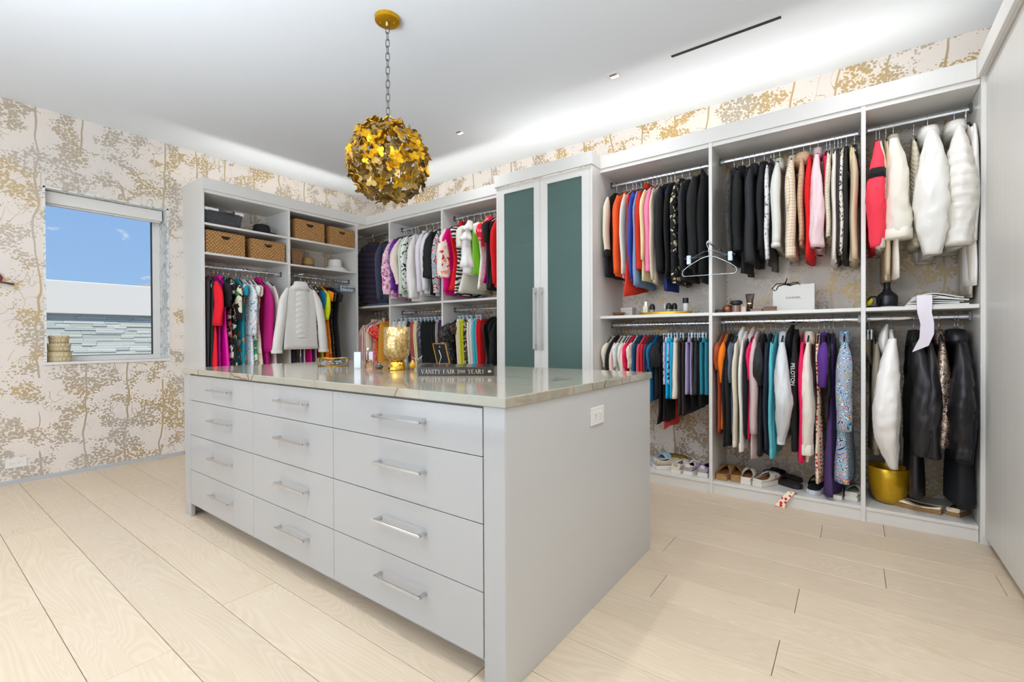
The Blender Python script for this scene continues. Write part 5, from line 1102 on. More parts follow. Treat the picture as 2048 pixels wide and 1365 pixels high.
 ('B3U', 1.985, 1.529, 'dress', 'ivory', 'ivory dress with ruffled shoulder, left of the tiered white one', {'w': 0.21, 't': 0.04, 'sl': 1.968, 'sfl': 1.4, 'fl': 1.25, 'k': 'dress'}),
 ('B3U', 2.078, 1.696, 'blouse', 'white', 'tiered white ruffle blouse with a bell sleeve', {'sl': 1.701, 'rx': 0.034, 'ry': 0.06, 'sfl': 1.3, 'w': 0.21, 't': 0.03, 'ruf': [(2.22, 2.12, 0.5, 1.5), (2.12, 2.02, 0.6, 1.6), (1.98, 1.76, 0.5, 1.9)], 'k': 'short'}),
 ('B3U', 2.132, 1.693, 'top', 'limegreen', 'lime green top right of the tiered white blouse', {'w': 0.2, 'k': 'none', 't': 0.022}),
 ('B3U', 2.194, 1.549, 'dress', 'lace_white', 'cream lace dress with yellow flowers', {'w': 0.205, 't': 0.03, 'k': 'dress'}),
 ('B3U', 2.241, 1.953, 'blouse', 'bowred', 'red and pink blouse with a big shoulder bow', {'sl': 2.009, 'rx': 0.04, 'w': 0.2, 'coll': 'fur', 'k': 'short', 't': 0.01}),
 ('B3U', 2.255, 1.603, 'dress', 'magenta', 'narrow magenta dress left of the black tops', {'w': 0.19, 'st': 'none', 'k': 'dress', 't': 0.01}),
 ('B3U', 2.295, 1.533, 'blouse', 'espresso', 'dark brown blouse with a short wide sleeve', {'sl': 1.979, 'w': 0.2, 'k': 'short', 't': 0.02}),
 ('B3U', 2.343, 1.544, 'dress', 'black', 'black dress second from the glass cabinet', {'w': 0.2, 't': 0.034, 'st': 'none', 'h': 'white', 'k': 'dress'}),
 ('B3U', 2.403, 1.554, 'blouse', 'red', 'red blouse next to the glass cabinet', {'w': 0.2, 't': 0.03, 'k': 'long'}),
 ('B2L', 0.918, 0.66, 'trousers', 'shellpink', 'shell pink trousers at the left end behind the gold vase', {'t': 0.03, 'k': 'pants'}),
 ('B2L', 1.01, 0.66, 'trousers', 'ivory', 'ivory trousers behind the gold vase', {'t': 0.03, 'k': 'pants'}),
 ('B2L', 1.086, 0.66, 'trousers', 'silver', 'silver white trousers behind the gold vase', {'t': 0.03, 'k': 'pants'}),
 ('B2L', 1.16, 0.66, 'trousers', 'espresso', 'dark brown trousers just right of the gold vase', {'t': 0.03, 'k': 'pants'}),
 ('B2L', 1.216, 0.66, 'trousers', 'roseprint', 'dusty rose trousers right of the gold vase', {'t': 0.03, 'k': 'pants'}),
 ('B2L', 1.272, 0.66, 'trousers', 'butter', 'butter yellow trousers right of the dusty rose pair', {'t': 0.03, 'k': 'pants'}),
 ('B2L', 1.327, 0.66, 'trousers', 'greyprint', 'grey mottled trousers left of the black pairs', {'t': 0.03, 'k': 'pants'}),
 ('B2L', 1.607, 0.66, 'trousers', 'mauve', 'mauve trousers right of the black pairs', {'t': 0.03, 'k': 'pants'}),
 ('B2L', 1.643, 0.66, 'trousers', 'plum', 'plum trousers against the divider', {'t': 0.03, 'k': 'pants'}),
 ('B2L', 1.389, 0.66, 'trousers', 'black', 'plain black trousers in the run behind the photo frame', {'t': 0.03, 'group': 'black trousers behind the photo frame', 'k': 'pants'}),
 ('B2L', 1.443, 0.66, 'trousers', 'black', 'plain black trousers in the run behind the photo frame', {'t': 0.03, 'group': 'black trousers behind the photo frame', 'k': 'pants'}),
 ('B2L', 1.496, 0.66, 'trousers', 'black', 'plain black trousers in the run behind the photo frame', {'t': 0.03, 'group': 'black trousers behind the photo frame', 'k': 'pants'}),
 ('B2L', 1.548, 0.66, 'trousers', 'black', 'plain black trousers in the run behind the photo frame', {'t': 0.03, 'group': 'black trousers behind the photo frame', 'k': 'pants'}),
 ('B3L', 1.81, 0.7, 'jacket', 'sequinblack', 'black sequinned jacket with a puffed sleeve above the photo frame', {'sl': 1.04, 'rx': 0.06, 'ry': 0.09, 'w': 0.23, 't': 0.04, 'sfl': 1.3, 'k': 'long'}),
 ('B3L', 1.877, 0.7, 'dress', 'brownprint', 'dark brown printed dress left of the cream one', {'w': 0.2, 'k': 'dress', 't': 0.01}),
 ('B3L', 1.896, 0.64, 'trousers', 'bandcream', 'cream trousers left of the chartreuse pair', {'t': 0.026, 'k': 'pants'}),
 ('B3L', 1.943, 0.64, 'trousers', 'yellowlime', 'chartreuse trousers above the black book', {'t': 0.036, 'k': 'pants'}),
 ('B3L', 1.996, 0.64, 'trousers', 'goldpattern', 'black and gold patterned trousers above the book', {'t': 0.022, 'k': 'pants'}),
 ('B3L', 2.049, 0.64, 'trousers', 'silver', 'white satin trousers left of the turquoise pair', {'t': 0.036, 'k': 'pants'}),
 ('B3L', 2.12, 0.64, 'trousers', 'turquoise', 'turquoise trousers above the black book', {'t': 0.034, 'k': 'pants'}),
 ('B3L', 2.165, 0.64, 'trousers', 'red', 'red trousers right of the turquoise pair', {'t': 0.028, 'k': 'pants'}),
 ('B3L', 2.246, 0.64, 'dress', 'satinblack', 'black satin slip dress right of the red trousers', {'w': 0.2, 't': 0.034, 'st': 'none', 'k': 'dress'}),
 ('B3L', 2.314, 0.64, 'dress', 'softblack', 'black pleated dress second from the glass cabinet on the lower rail', {'w': 0.2, 't': 0.034, 'st': 'none', 'k': 'dress'}),
 ('B3L', 2.38, 0.64, 'coat', 'black', 'black coat against the glass cabinet on the lower rail', {'w': 0.2, 't': 0.034, 'k': 'long'}),
]
for zone, a, hem, name, key, label, o in TABLE:
    ax, c, z = RODS[zone]
    rzj = o.get('rz', 0.0); o['name'] = name
    if ax == 'x': loc = (a, c + o.get('dy', 0), z); rz = PI + rzj
    else: loc = (c + o.get('dy', 0), a, z); rz = -PI/2 + rzj
    garment(loc[0], loc[1], loc[2], rz, hem, o['k'], key, label, name.replace('_', ' '), o)
    hk = o.get('h', 'clip' if o['k'] in ('pants', 'shorts', 'skirt') else 'velvet')
    if hk != 'no':
        make_hanger(hk, 'clothed ' + HNAME[hk] + ' ' + WHERE[zone], 'hangers ' + WHERE[zone] + ', ' + hk, loc, rz)

# ================================================================== valet rods, blouse, empty hangers
def valet(label, wall, tip, axis):
    t = thing('valet_rod', label, 'hook', wall)
    v = Vector(tip) - Vector(wall)
    obj('rod_tube', G().tube([wall, tip], 0.0045, 8), M_['chrome'], t, smooth=True)
    d = v.normalized()
    obj('end_knob', G().tube([Vector(tip)-d*0.004, Vector(tip), Vector(tip)+d*0.006, Vector(tip)+d*0.010], [0.006, 0.0085, 0.0085, 0.005], 10), M_['chrome'], t, smooth=True)
    g = G(); x, y, z = wall
    if axis == 'y': g.box(x-0.008, x+0.006, y-0.03, y+0.03, z-0.011, z+0.011)
    else: g.box(x-0.03, x+0.03, y-0.006, y+0.008, z-0.011, z+0.011)
    obj('mount', g, M_['chrome_dark'], t, bevel=0.001)
valet('chrome pull-out rod on the divider between the two right bays', (4.300, -0.24, 1.705), (4.300, -0.60, 1.705), 'y')
make_hanger('clip', 'empty clear clip hanger on the chrome pull-out rod between the right bays', 'empty hangers on the right pull-out rod', (4.300, -0.565, 1.705), PI/2)
make_hanger('wire', 'empty chrome wire hanger on the pull-out rod between the right bays', 'empty hangers on the right pull-out rod', (4.300, -0.578, 1.705), PI/2 + 0.08)
valet('chrome pull-out rod holding the white blouse on the left wardrobe', (0.36, -1.352, 1.732), (0.60, -1.318, 1.732), 'x')
for k, y in enumerate((-0.765, -0.735, -0.71, -0.682, -0.655, -0.63)):
    make_hanger('clip', 'empty clear clip hanger at the right end of the left wall rail', 'empty clip hangers on the left wall', (0.30, y, 1.746), -PI/2)
make_hanger('clip', 'empty clear clip hanger at the left end of the far right lower rail', 'empty clip hanger above the bucket', (5.15, -0.235, 1.19), PI)
bl_ = garment(0.565, -1.322, 1.732, 0.06, 0.975, 'blouse', 'offwhite', 'white silk blouse with a ruched front, hung facing the room on a pull-out rod', 'blouse',
        dict(k='long', w=0.175, t=0.026, sl=0.945, rx=0.030, ry=0.046, elb=0.015, splay=0.10, sfl=1.3, cuff=0.03, coll='coat', fold=0.004, fl=1.08, name='blouse'))
make_hanger('wire', 'chrome wire hanger inside the white silk blouse', 'hanger of the white blouse', (0.565, -1.322, 1.732), 0.06)
rs = []; nz_, ny_ = 40, 14; V = []; Fq = []
for i in range(nz_):
    f = i/(nz_-1); z = 0.62 - 0.50*f
    for j in range(ny_):
        u = j/(ny_-1)*2 - 1; y = u*(0.062 + 0.01*math.sin(f*3))
        V.append((0.022 + 0.010*(1-u*u) + 0.0035*math.sin(z*115 + 5*u*u + 2*u), y, z))
for i in range(nz_-1):
    for j in range(ny_-1): Fq.append((i*ny_+j, i*ny_+j+1, (i+1)*ny_+j+1, (i+1)*ny_+j))
obj('ruched_front', G().add(V, Fq), fabric('offwhite'), bl_, smooth=True, local=True)

# ================================================================== things on the wardrobe shelves
bask = mat_weave('water_hyacinth', (128, 84, 40), (222, 172, 106), 34, 62)
def basket(label, y0, y1, z0, z1, x0=0.12, x1=0.425):
    t = thing('storage_basket', label, 'basket', ((x0+x1)/2, (y0+y1)/2, z0), group='woven storage baskets')
    w = 0.012; yc = (y0+y1)/2; hh = 0.042; zt = z1-0.030; zb = zt-0.030
    g = G()
    arc = [(yc + hh*math.cos(a), zt - 0.032*math.sin(a)) for a in [PI*i/10 for i in range(11)]]
    g.prism([(y0, z0), (y0, z1), (yc-hh, z1), (yc-hh, z0)], 'yz', x1-w, x1)
    g.prism([(yc+hh, z0), (yc+hh, z1), (y1, z1), (y1, z0)], 'yz', x1-w, x1)
    g.box(x1-w, x1, yc-hh, yc+hh, zt, z1)
    for a, b in zip(arc[:-1], arc[1:]): g.prism([(a[0], z0), a, b, (b[0], z0)], 'yz', x1-w, x1)
    obj('front_panel', g, bask, t)
    g = G(); g.box(x0, x0+w, y0, y1, z0, z1); g.box(x0+w, x1-w, y0, y0+w, z0, z1); g.box(x0+w, x1-w, y1-w, y1, z0, z1); g.box(x0+w, x1-w, y0+w, y1-w, z0, z0+w)
    obj('basket_body', g, bask, t)
    g = G().tube([(x0+0.006, y0+0.006, z1), (x1-0.006, y0+0.006, z1), (x1-0.006, y1-0.006, z1), (x0+0.006, y1-0.006, z1)], 0.008, 6, True)
    obj('rim', g, bask, t, smooth=True)
basket('woven basket under the clear plastic tub on the left wardrobe', -2.122, -1.792, 1.857, 2.056)
basket('woven basket under the black hat on the left wardrobe', -1.738, -1.41, 1.857, 2.044)
basket('woven basket on the top shelf above the straw hat', -1.296, -0.97, 2.121, 2.325)
basket('woven basket on the top shelf above the white hat', -0.91, -0.592, 2.121, 2.318)
t = thing('wicker_box', 'small tapered brown wicker box left of the straw hat', 'basket', (0.30, -1.255, 1.85))
brn = mat_weave('brown_wicker', (104, 72, 44), (168, 124, 84), 40, 70)
obj('box_body', G().rings([[(0.20, -1.315, 1.85), (0.40, -1.315, 1.85), (0.40, -1.222, 1.85), (0.20, -1.222, 1.85)], [(0.19, -1.335, 2.0), (0.41, -1.335, 2.0), (0.41, -1.195, 2.0), (0.19, -1.195, 2.0)]]), brn, t, bevel=0.004)
obj('lid_rim', G().box(0.187, 0.413, -1.338, -1.192, 2.0, 2.012), brn, t, bevel=0.004)
def hat(label, name, c, crown, brim, mat, band=None):
    t = thing(name, label, 'hat', c)
    obj('crown', G().lathe(crown, c, 32, sx=1.12, sy=0.98), mat, t, smooth='auto')
    obj('brim', G().lathe(brim, c, 40, sx=1.08), mat, t, smooth=True)
    if band: obj('hat_band', G().lathe(band[0], c, 32, False, False, sx=1.12, sy=0.98), band[1], t, smooth=True)
felt = fab('black_felt', 'solid', [(28, 28, 32)]); straw = mat_weave('straw', (150, 112, 62), (214, 178, 118), 120, 160); wstraw = fab('white_sunhat_straw', 'rib', [(244, 238, 230)], 0.7)
hat('black felt fedora with pinched crown beside the clear plastic tub', 'fedora_hat', (0.27, -1.565, 2.121), [(0.082, 0.004), (0.080, 0.05), (0.074, 0.092), (0.062, 0.106), (0.036, 0.100), (0.01, 0.092)], [(0.06, 0.003), (0.10, 0.004), (0.145, 0.012), (0.148, 0.016), (0.10, 0.008), (0.06, 0.006)], felt, ([(0.0835, 0.006), (0.0825, 0.03)], M_['black_plastic']))
hat('brown straw hat on the middle shelf of the left wardrobe', 'straw_hat', (0.28, -1.105, 1.85), [(0.088, 0.004), (0.083, 0.06), (0.074, 0.102), (0.055, 0.118), (0.02, 0.121), (0.001, 0.121)], [(0.07, 0.006), (0.11, 0.008), (0.138, 0.003), (0.140, 0.006), (0.11, 0.012), (0.07, 0.010)], straw, ([(0.0895, 0.012), (0.087, 0.034)], plain('hat_cord', (120, 84, 44), 0.8)))
hat('white floppy sun hat right of the straw hat', 'sun_hat', (0.27, -0.745, 1.85), [(0.074, 0.045), (0.070, 0.10), (0.064, 0.130), (0.05, 0.140), (0.001, 0.142)], [(0.070, 0.055), (0.10, 0.035), (0.135, 0.008), (0.140, 0.003), (0.142, 0.006), (0.10, 0.042), (0.070, 0.062)], wstraw)
# clear tub
t = thing('plastic_tub', 'clear plastic tub with white rim and dark handle on the top left shelf', 'storage tub', (0.28, -1.965, 2.121))
y0, y1 = -2.128, -1.806; z0, z1 = 2.122, 2.25
obj('tub_body', G().rings([[(0.15, y0+0.012, z0), (0.405, y0+0.012, z0), (0.405, y1-0.012, z0), (0.15, y1-0.012, z0)], [(0.14, y0, z1), (0.42, y0, z1), (0.42, y1, z1), (0.14, y1, z1)]]), M_['frost'], t, bevel=0.012, seg=2)
g = G(); g.box(0.132, 0.43, y0-0.004, y0+0.03, z1-0.01, z1+0.018); g.box(0.132, 0.43, y1-0.03, y1+0.008, z1-0.01, z1+0.018); g.box(0.132, 0.43, y0+0.03, y1-0.03, z1-0.002, z1+0.008)
g.box(0.418, 0.432, y0+0.03, y0+0.115, z1-0.006, z1+0.016); g.box(0.418, 0.432, y1-0.08, y1-0.03, z1-0.006, z1+0.016)
obj('lid', g, plain('lid_white', (222, 224, 226), 0.4), t, bevel=0.004)
obj('carry_handle', G().tube([(0.425, y0+0.115, z1+0.012), (0.445, y0+0.13, z1-0.002), (0.448, -1.955, z1-0.012), (0.445, y1-0.10, z1-0.010), (0.425, y1-0.08, z1+0.008)], 0.011, 6), plain('handle_grey', (62, 64, 70), 0.5), t, smooth=True)
obj('contents', G().box(0.18, 0.39, y0+0.05, y1-0.04, z0+0.012, z0+0.035), plain('contents_pink', (214, 90, 120), 0.8), t, bevel=0.008)
obj('contents', G().box(0.18, 0.385, y0+0.04, y1-0.03, z0+0.036, z0+0.09), plain('contents_grey', (96, 98, 106), 0.8), t, bevel=0.012)

# folded knits on the corner shelf
for k, (x, y, z, w, key, lab) in enumerate(((0.50, -0.27, 1.462, 0.11, 'bluegrey', 'folded grey-green knit lying on the dark corner shelf'), (0.72, -0.30, 1.462, 0.09, 'slate', 'folded slate knit on the corner shelf beside the divider'))):
    t = thing('folded_knit', lab, 'clothing', (x, y, z))
    obj('fold', G().box(x-w, x+w, y-0.14, y+0.12, z+0.0005, z+0.028), fabric(key), t, bevel=0.012, seg=3); obj('fold', G().box(x-w+0.012, x+w-0.01, y-0.13, y+0.11, z+0.0285, z+0.05), fabric('charcoal'), t, bevel=0.010, seg=3)

# ---- toiletries, right run first shelf
SZ = 1.2505
def lathe_thing(name, label, cat, c, parts, group=None, n=20):
    t = thing(name, label, cat, c, group=group)
    for pn, prof, m in parts: obj(pn, G().lathe(prof, c, n), m, t, smooth='auto')
    return t
walnut = mat_goldleaf('carved_wood', (96, 62, 40), (150, 104, 66), 0.6, 0.0)
lathe_thing('wooden_dish', 'small carved wooden dish at the left end of the toiletries shelf', 'dish', (3.575, -0.37, SZ), [('bowl', [(0.03, 0), (0.045, 0.012), (0.052, 0.026), (0.048, 0.027), (0.04, 0.014), (0.001, 0.008)], walnut)])
t = thing('gift_box', 'pale grey lidded box behind the wooden dish', 'box', (3.612, -0.26, SZ))
gb = plain('box_grey', (202, 192, 186), 0.6)
obj('box_base', G().box(3.566, 3.658, -0.30, -0.22, SZ, SZ+0.046), gb, t, bevel=0.001); obj('box_lid', G().box(3.563, 3.661, -0.303, -0.217, SZ+0.046, SZ+0.068), gb, t, bevel=0.001)
t = thing('vanity_tray', 'oval gold tray carrying small bottles', 'tray', (3.92, -0.31, SZ))
obj('tray_base', G().lathe([(0.19, 0), (0.198, 0.003), (0.19, 0.004), (0.001, 0.004)], (3.92, -0.31, SZ), 40, sy=0.42), M_['brass'], t, smooth='auto')
obj('tray_rim', G().lathe([(0.193, 0.002), (0.198, 0.002), (0.199, 0.020), (0.194, 0.020)], (3.92, -0.31, SZ), 40, False, False, sy=0.42), M_['goldpaint'], t, smooth='auto')
TZ = SZ + 0.0045
pale = plain('perfume_cream', (232, 222, 188), 0.25); blk = M_['black_plastic']
t = thing('perfume_bottle', 'square cream perfume bottle with silver cap on the gold tray', 'bottle', (3.776, -0.31, TZ))
obj('bottle_body', G().box(3.757, 3.795, -0.33, -0.29, TZ, TZ+0.07), pale, t, bevel=0.004, seg=2); obj('bottle_cap', G().box(3.766, 3.787, -0.32, -0.30, TZ+0.072, TZ+0.102), M_['chrome'], t, bevel=0.002); obj('neck', G().lathe([(0.008, 0.069), (0.008, 0.073)], (3.776, -0.31, TZ), 10), M_['chrome'], t); obj('heart_mark', G().prism([(3.7725, TZ+0.036), (3.776, TZ+0.032), (3.7795, TZ+0.036), (3.7778, TZ+0.039), (3.776, TZ+0.0375), (3.7742, TZ+0.039)], 'xz', -0.3306, -0.33), blk, t)
for x, y, lab in ((3.828, -0.32, 'round black-domed jar next to the square perfume bottle'), (3.958, -0.33, 'left black-domed jar of the touching pair on the gold tray'), (3.987, -0.29, 'right black-domed jar of the touching pair on the gold tray')):
    lathe_thing('cosmetic_jar', lab, 'jar', (x, y, TZ), [('jar_glass', [(0.017, 0), (0.019, 0.004), (0.019, 0.036), (0.014, 0.040)], plain('jar_smoke', (176, 168, 160), 0.2)), ('dome_cap', [(0.0205, 0.036), (0.0215, 0.046), (0.021, 0.060), (0.016, 0.076), (0.008, 0.082), (0.001, 0.083)], blk)], 'black-domed jars')
lathe_thing('lip_balm', 'thin white lip balm stick in the middle of the gold tray', 'cosmetic', (3.921, -0.31, TZ), [('tube_base', [(0.0065, 0), (0.0065, 0.04)], gb), ('tube_cap', [(0.007, 0.04), (0.007, 0.076), (0.005, 0.078)], M_['plastic_white'])])
lathe_thing('lotion_bottle', 'white bottle with tall black cap at the right of the gold tray', 'bottle', (4.075, -0.31, TZ), [('bottle_body', [(0.018, 0), (0.020, 0.003), (0.020, 0.074), (0.018, 0.076)], M_['plastic_white']), ('black_cap', [(0.0205, 0.076), (0.0205, 0.113), (0.019, 0.115)], blk)])
# ---- second shelf
SZ2 = 1.2475
lathe_thing('powder_compact', 'flat dark powder compact at the left corner beside the divider', 'cosmetic', (4.322, -0.36, SZ2), [('compact_case', [(0.026, 0), (0.030, 0.006), (0.030, 0.018), (0.024, 0.024), (0.001, 0.026)], plain('compact_dark', (62, 58, 54), 0.35))])
cop = mat_goldleaf('copper_ribbed', (122, 72, 46), (176, 112, 78), 0.4, 0.5)
t = thing('ribbed_pot', 'small round copper-brown ribbed pot', 'jar', (4.362, -0.31, SZ2))
n = 40; prof = [(0.018, 0), (0.030, 0.012), (0.034, 0.030), (0.028, 0.048), (0.014, 0.058), (0.001, 0.060)]
obj('ribbed_body', G().rings([[(4.362 + r*(1+0.06*(j % 2))*math.cos(2*PI*j/n), -0.31 + r*(1+0.06*(j % 2))*math.sin(2*PI*j/n), SZ2+z) for j in range(n)] for r, z in prof]), cop, t, smooth=True)
lathe_thing('cream_jar', 'glass jar with a wide flat black lid, left of the brown tube', 'jar', (4.425, -0.35, SZ2), [('jar_glass', [(0.024, 0), (0.027, 0.004), (0.027, 0.048), (0.022, 0.052)], plain('jar_brown', (136, 112, 98), 0.15)), ('black_lid', [(0.024, 0.052), (0.038, 0.058), (0.040, 0.066), (0.036, 0.078), (0.02, 0.084), (0.001, 0.085)], blk)])
t = thing('soap_box', 'tiny blush box between the black-lidded jar and the tube', 'box', (4.476, -0.36, SZ2)); obj('box_body', G().box(4.462, 4.49, -0.38, -0.34, SZ2, SZ2+0.034), plain('blush_card', (214, 184, 172), 0.6), t, bevel=0.001); obj('box_flap', G().box(4.4615, 4.4905, -0.3805, -0.3395, SZ2+0.034, SZ2+0.040), plain('blush_card_lid', (196, 166, 156), 0.6), t)
t = thing('cream_tube', 'dark brown cream tube standing on its cap', 'cosmetic', (4.508, -0.34, SZ2))
tb = plain('tube_brown', (62, 44, 36), 0.3)
obj('tube_cap', G().lathe([(0.017, 0), (0.018, 0.002), (0.018, 0.028), (0.016, 0.03)], (4.508, -0.34, SZ2), 18), blk, t, smooth='auto')
obj('tube_body', G().rings([[(4.508 + a*math.cos(2*PI*j/20), -0.34 + b*math.sin(2*PI*j/20), SZ2+z) for j in range(20)] for a, b, z in ((0.016, 0.016, 0.03), (0.019, 0.018, 0.045), (0.023, 0.012, 0.09), (0.0275, 0.003, 0.114), (0.028, 0.0015, 0.124))]), tb, t, smooth=True)
obj('tube_label', G().box(4.497, 4.519, -0.3585, -0.3575, SZ2+0.056, SZ2+0.062), M_['brass'], t)
t = thing('eye_palette', 'flat rose-brown palette lying in front of the tube', 'cosmetic', (4.553, -0.35, SZ2)); obj('palette_case', G().box(4.52, 4.588, -0.40, -0.31, SZ2, SZ2+0.014), plain('palette_rose', (150, 116, 108), 0.4), t, bevel=0.002); obj('palette_lid', G().box(4.52, 4.588, -0.40, -0.31, SZ2+0.0145, SZ2+0.019), plain('palette_lid_rose', (126, 96, 90), 0.3), t, bevel=0.001)
t = thing('brown_box', 'small brown box in front of the white paper bag', 'box', (4.635, -0.40, SZ2)); bb = plain('brown_card', (118, 84, 58), 0.5)
obj('box_base', G().box(4.60, 4.672, -0.425, -0.375, SZ2, SZ2+0.018), bb, t, bevel=0.001); obj('box_lid', G().box(4.599, 4.673, -0.426, -0.374, SZ2+0.018, SZ2+0.030), bb, t, bevel=0.001)
# paper bag
t = thing('paper_bag', 'white paper shopping bag with black lettering and a black ribbon', 'bag', (4.757, -0.27, SZ2))
bagm = plain('white_card', (222, 220, 214), 0.6)
bx0, bx1, by0, by1, bz = 4.64, 4.873, -0.30, -0.21, SZ2+0.173
g = G(); g.box(bx0, bx1, by0, by0+0.0015, SZ2, bz); g.box(bx0, bx1, by1-0.0015, by1, SZ2, bz); g.box(bx0, bx0+0.0015, by0+0.0015, by1-0.0015, SZ2, bz); g.box(bx1-0.0015, bx1, by0+0.0015, by1-0.0015, SZ2, bz); g.box(bx0+0.0015, bx1-0.0015, by0+0.0015, by1-0.0015, SZ2, SZ2+0.0015)
obj('bag_body', g, bagm, t)
lettering('CHANEL', 0.0185, blk, t, Matrix.Translation((4.757-4.757, by0-0.0008-(-0.27), 0.088)) @ Matrix.Rotation(PI/2, 4, 'X'), 1.25)
g = G()
for pts in ([(4.655, -0.302, bz-0.035), (4.635, -0.306, bz-0.020), (4.66, -0.303, bz+0.012), (4.70, -0.30, bz+0.010), (4.725, -0.30, bz+0.002)], [(4.66, -0.302, bz-0.030), (4.67, -0.304, bz-0.006), (4.70, -0.303, bz+0.004), (4.73, -0.302, bz+0.002)],
            [(4.725, -0.30, bz+0.002), (4.76, -0.302, bz+0.014), (4.785, -0.303, bz+0.012), (4.796, -0.303, bz-0.001), (4.78, -0.304, bz+0.006), (4.74, -0.303, bz-0.002)], [(4.705, -0.302, bz+0.004), (4.715, -0.304, bz+0.022), (4.722, -0.303, bz+0.044), (4.716, -0.304, bz+0.018), (4.712, -0.303, bz+0.0)], [(4.715, -0.303, bz+0.004), (4.745, -0.304, bz-0.006)]):
    g.tube(pts, 0.0032, 6)
obj('ribbon_bow', g, M_['black_velvet'], t, smooth=True)
g = G(); g.tube([(4.72, -0.303, bz+0.002), (4.728, -0.304, bz+0.004), (4.738, -0.303, bz-0.001)], [0.006, 0.009, 0.006], 8); obj('ribbon_knot', g, M_['black_velvet'], t, smooth=True)
t = lathe_thing('glass_vial', 'tiny clear glass perfume vial right of the paper bag', 'bottle', (4.93, -0.24, SZ2), [('vial_body', [(0.012, 0), (0.013, 0.002), (0.013, 0.026), (0.006, 0.032)], M_['clear']), ('ball_stopper', [(0.005, 0.032), (0.012, 0.040), (0.013, 0.048), (0.008, 0.056), (0.001, 0.058)], M_['clear'])])
# ---- third shelf
lathe_thing('black_vase', 'tall black bottle-necked vase on the far right shelf', 'vase', (5.235, -0.25, SZ2), [('base_ring', [(0.050, 0), (0.051, 0.002), (0.051, 0.010), (0.048, 0.012)], M_['greykick']), ('vase_body', [(0.047, 0.012), (0.051, 0.022), (0.052, 0.066), (0.046, 0.080), (0.022, 0.104), (0.0165, 0.125), (0.0155, 0.180), (0.021, 0.186), (0.018, 0.188), (0.012, 0.180)], plain('black_ceramic', (30, 30, 36), 0.3))], n=32)
t = thing('resistance_strap', 'coiled black strap with a yellow pad, left of the black vase', 'strap', (5.163, -0.31, SZ2))
g = G().tube([(5.168 + 0.027*math.cos(a)*(1-0.1*k), -0.31 + 0.01*k, SZ2 + 0.038 + 0.034*math.sin(a)) for k in range(2) for a in [2*PI*i/14 for i in range(14)]], 0.0042, 6); obj('strap_loop', g, M_['black_velvet'], t, smooth=True)
obj('yellow_pad', G().tube([(5.143, -0.328, SZ2+0.018), (5.15, -0.33, SZ2+0.034), (5.162, -0.33, SZ2+0.056)], [0.009, 0.013, 0.007], 8), plain('hi_vis_yellow', (222, 206, 20), 0.6), t, smooth=True)
obj('strap_coil', G().lathe([(0.03, 0), (0.036, 0.006), (0.03, 0.014), (0.02, 0.008)], (5.17, -0.30, SZ2), 16, False, False), M_['black_velvet'], t, smooth=True)
for k in range(6):
    x0 = 5.308 + 0.006*k; x1 = 5.565 - 0.018*((k*2) % 3); zb = SZ2 + 0.0005 + 0.0085*k
    cov = plain('magazine_cover_%d' % k, ((70, 78, 76), (206, 208, 204), (44, 48, 50), (190, 194, 192), (92, 100, 92), (120, 128, 118))[k], 0.25)
    t = thing('magazine', ('lowest magazine', 'second lowest magazine', 'third magazine from the bottom', 'fourth magazine from the bottom', 'second magazine from the top', 'topmost magazine')[k] + ' of the curled stack on the far right shelf', 'magazine', ((x0+x1)/2, -0.30, zb), group='magazines on the far right shelf')
    def curl(z): 
        r = []
        for i in range(9):
            f = i/8; x = x0 + (x1-x0)*f; r.append((x, zb + z + 0.014*math.sin(PI*f)*(k/5.0) + 0.0015*k*math.sin(5*f)))
        return r
    for nm, za, zc, m in (('pages', 0.0006, 0.0066, M_['plastic_white']), ('cover', 0.0066, 0.0076, cov)):
        a = curl(za); b2 = curl(zc); obj(nm, G().prism(a + b2[::-1], 'xz', -0.42 + 0.008*(k % 3), -0.19), m, t)
def ribbon(name, label, cat, pts, wv, mat, th=0.002, loc=None):
    t = thing(name, label, cat, loc or pts[-1]); rs = []
    for i, p in enumerate(pts):
        P = Vector(p); w = Vector(wv[i]); a = Vector(pts[max(0, i-1)]); b = Vector(pts[min(len(pts)-1, i+1)])
        nn = (b-a).cross(w).normalized()*th
        rs.append([P-w-nn, P+w-nn, P+w+nn, P-w+nn])
    obj('band', G().rings(rs), mat, t, smooth='auto'); return t
ribbon('coat_belt', 'wide white fabric belt hanging over the edge of the far right shelf', 'belt', [(5.385, -0.41, 1.306), (5.385, -0.448, 1.302), (5.384, -0.462, 1.27), (5.383, -0.470, 1.21), (5.395, -0.470, 1.15), (5.392, -0.472, 1.08), (5.366, -0.474, 1.01)],
       [(0.031, 0, 0), (0.031, 0, 0), (0.032, 0, 0), (0.030, 0.012, 0), (0.026, -0.016, 0.004), (0.030, 0.010, 0.012), (0.034, 0, 0.018)], fabric('lilacwhite'))
ribbon('sash', 'red dotted cream sash drooping over the deck edge onto the floor', 'sash', [(4.765, -0.40, 0.089), (4.762, -0.43, 0.098), (4.750, -0.452, 0.090), (4.728, -0.462, 0.060), (4.706, -0.466, 0.030), (4.698, -0.472, 0.004)], [(0.022, 0.02, 0), (0.024, 0.012, 0), (0.027, 0.006, 0.008), (0.027, 0, 0.010), (0.026, 0, 0.004), (0.026, 0, -0.004)], fabric('reddot'), 0.0015)

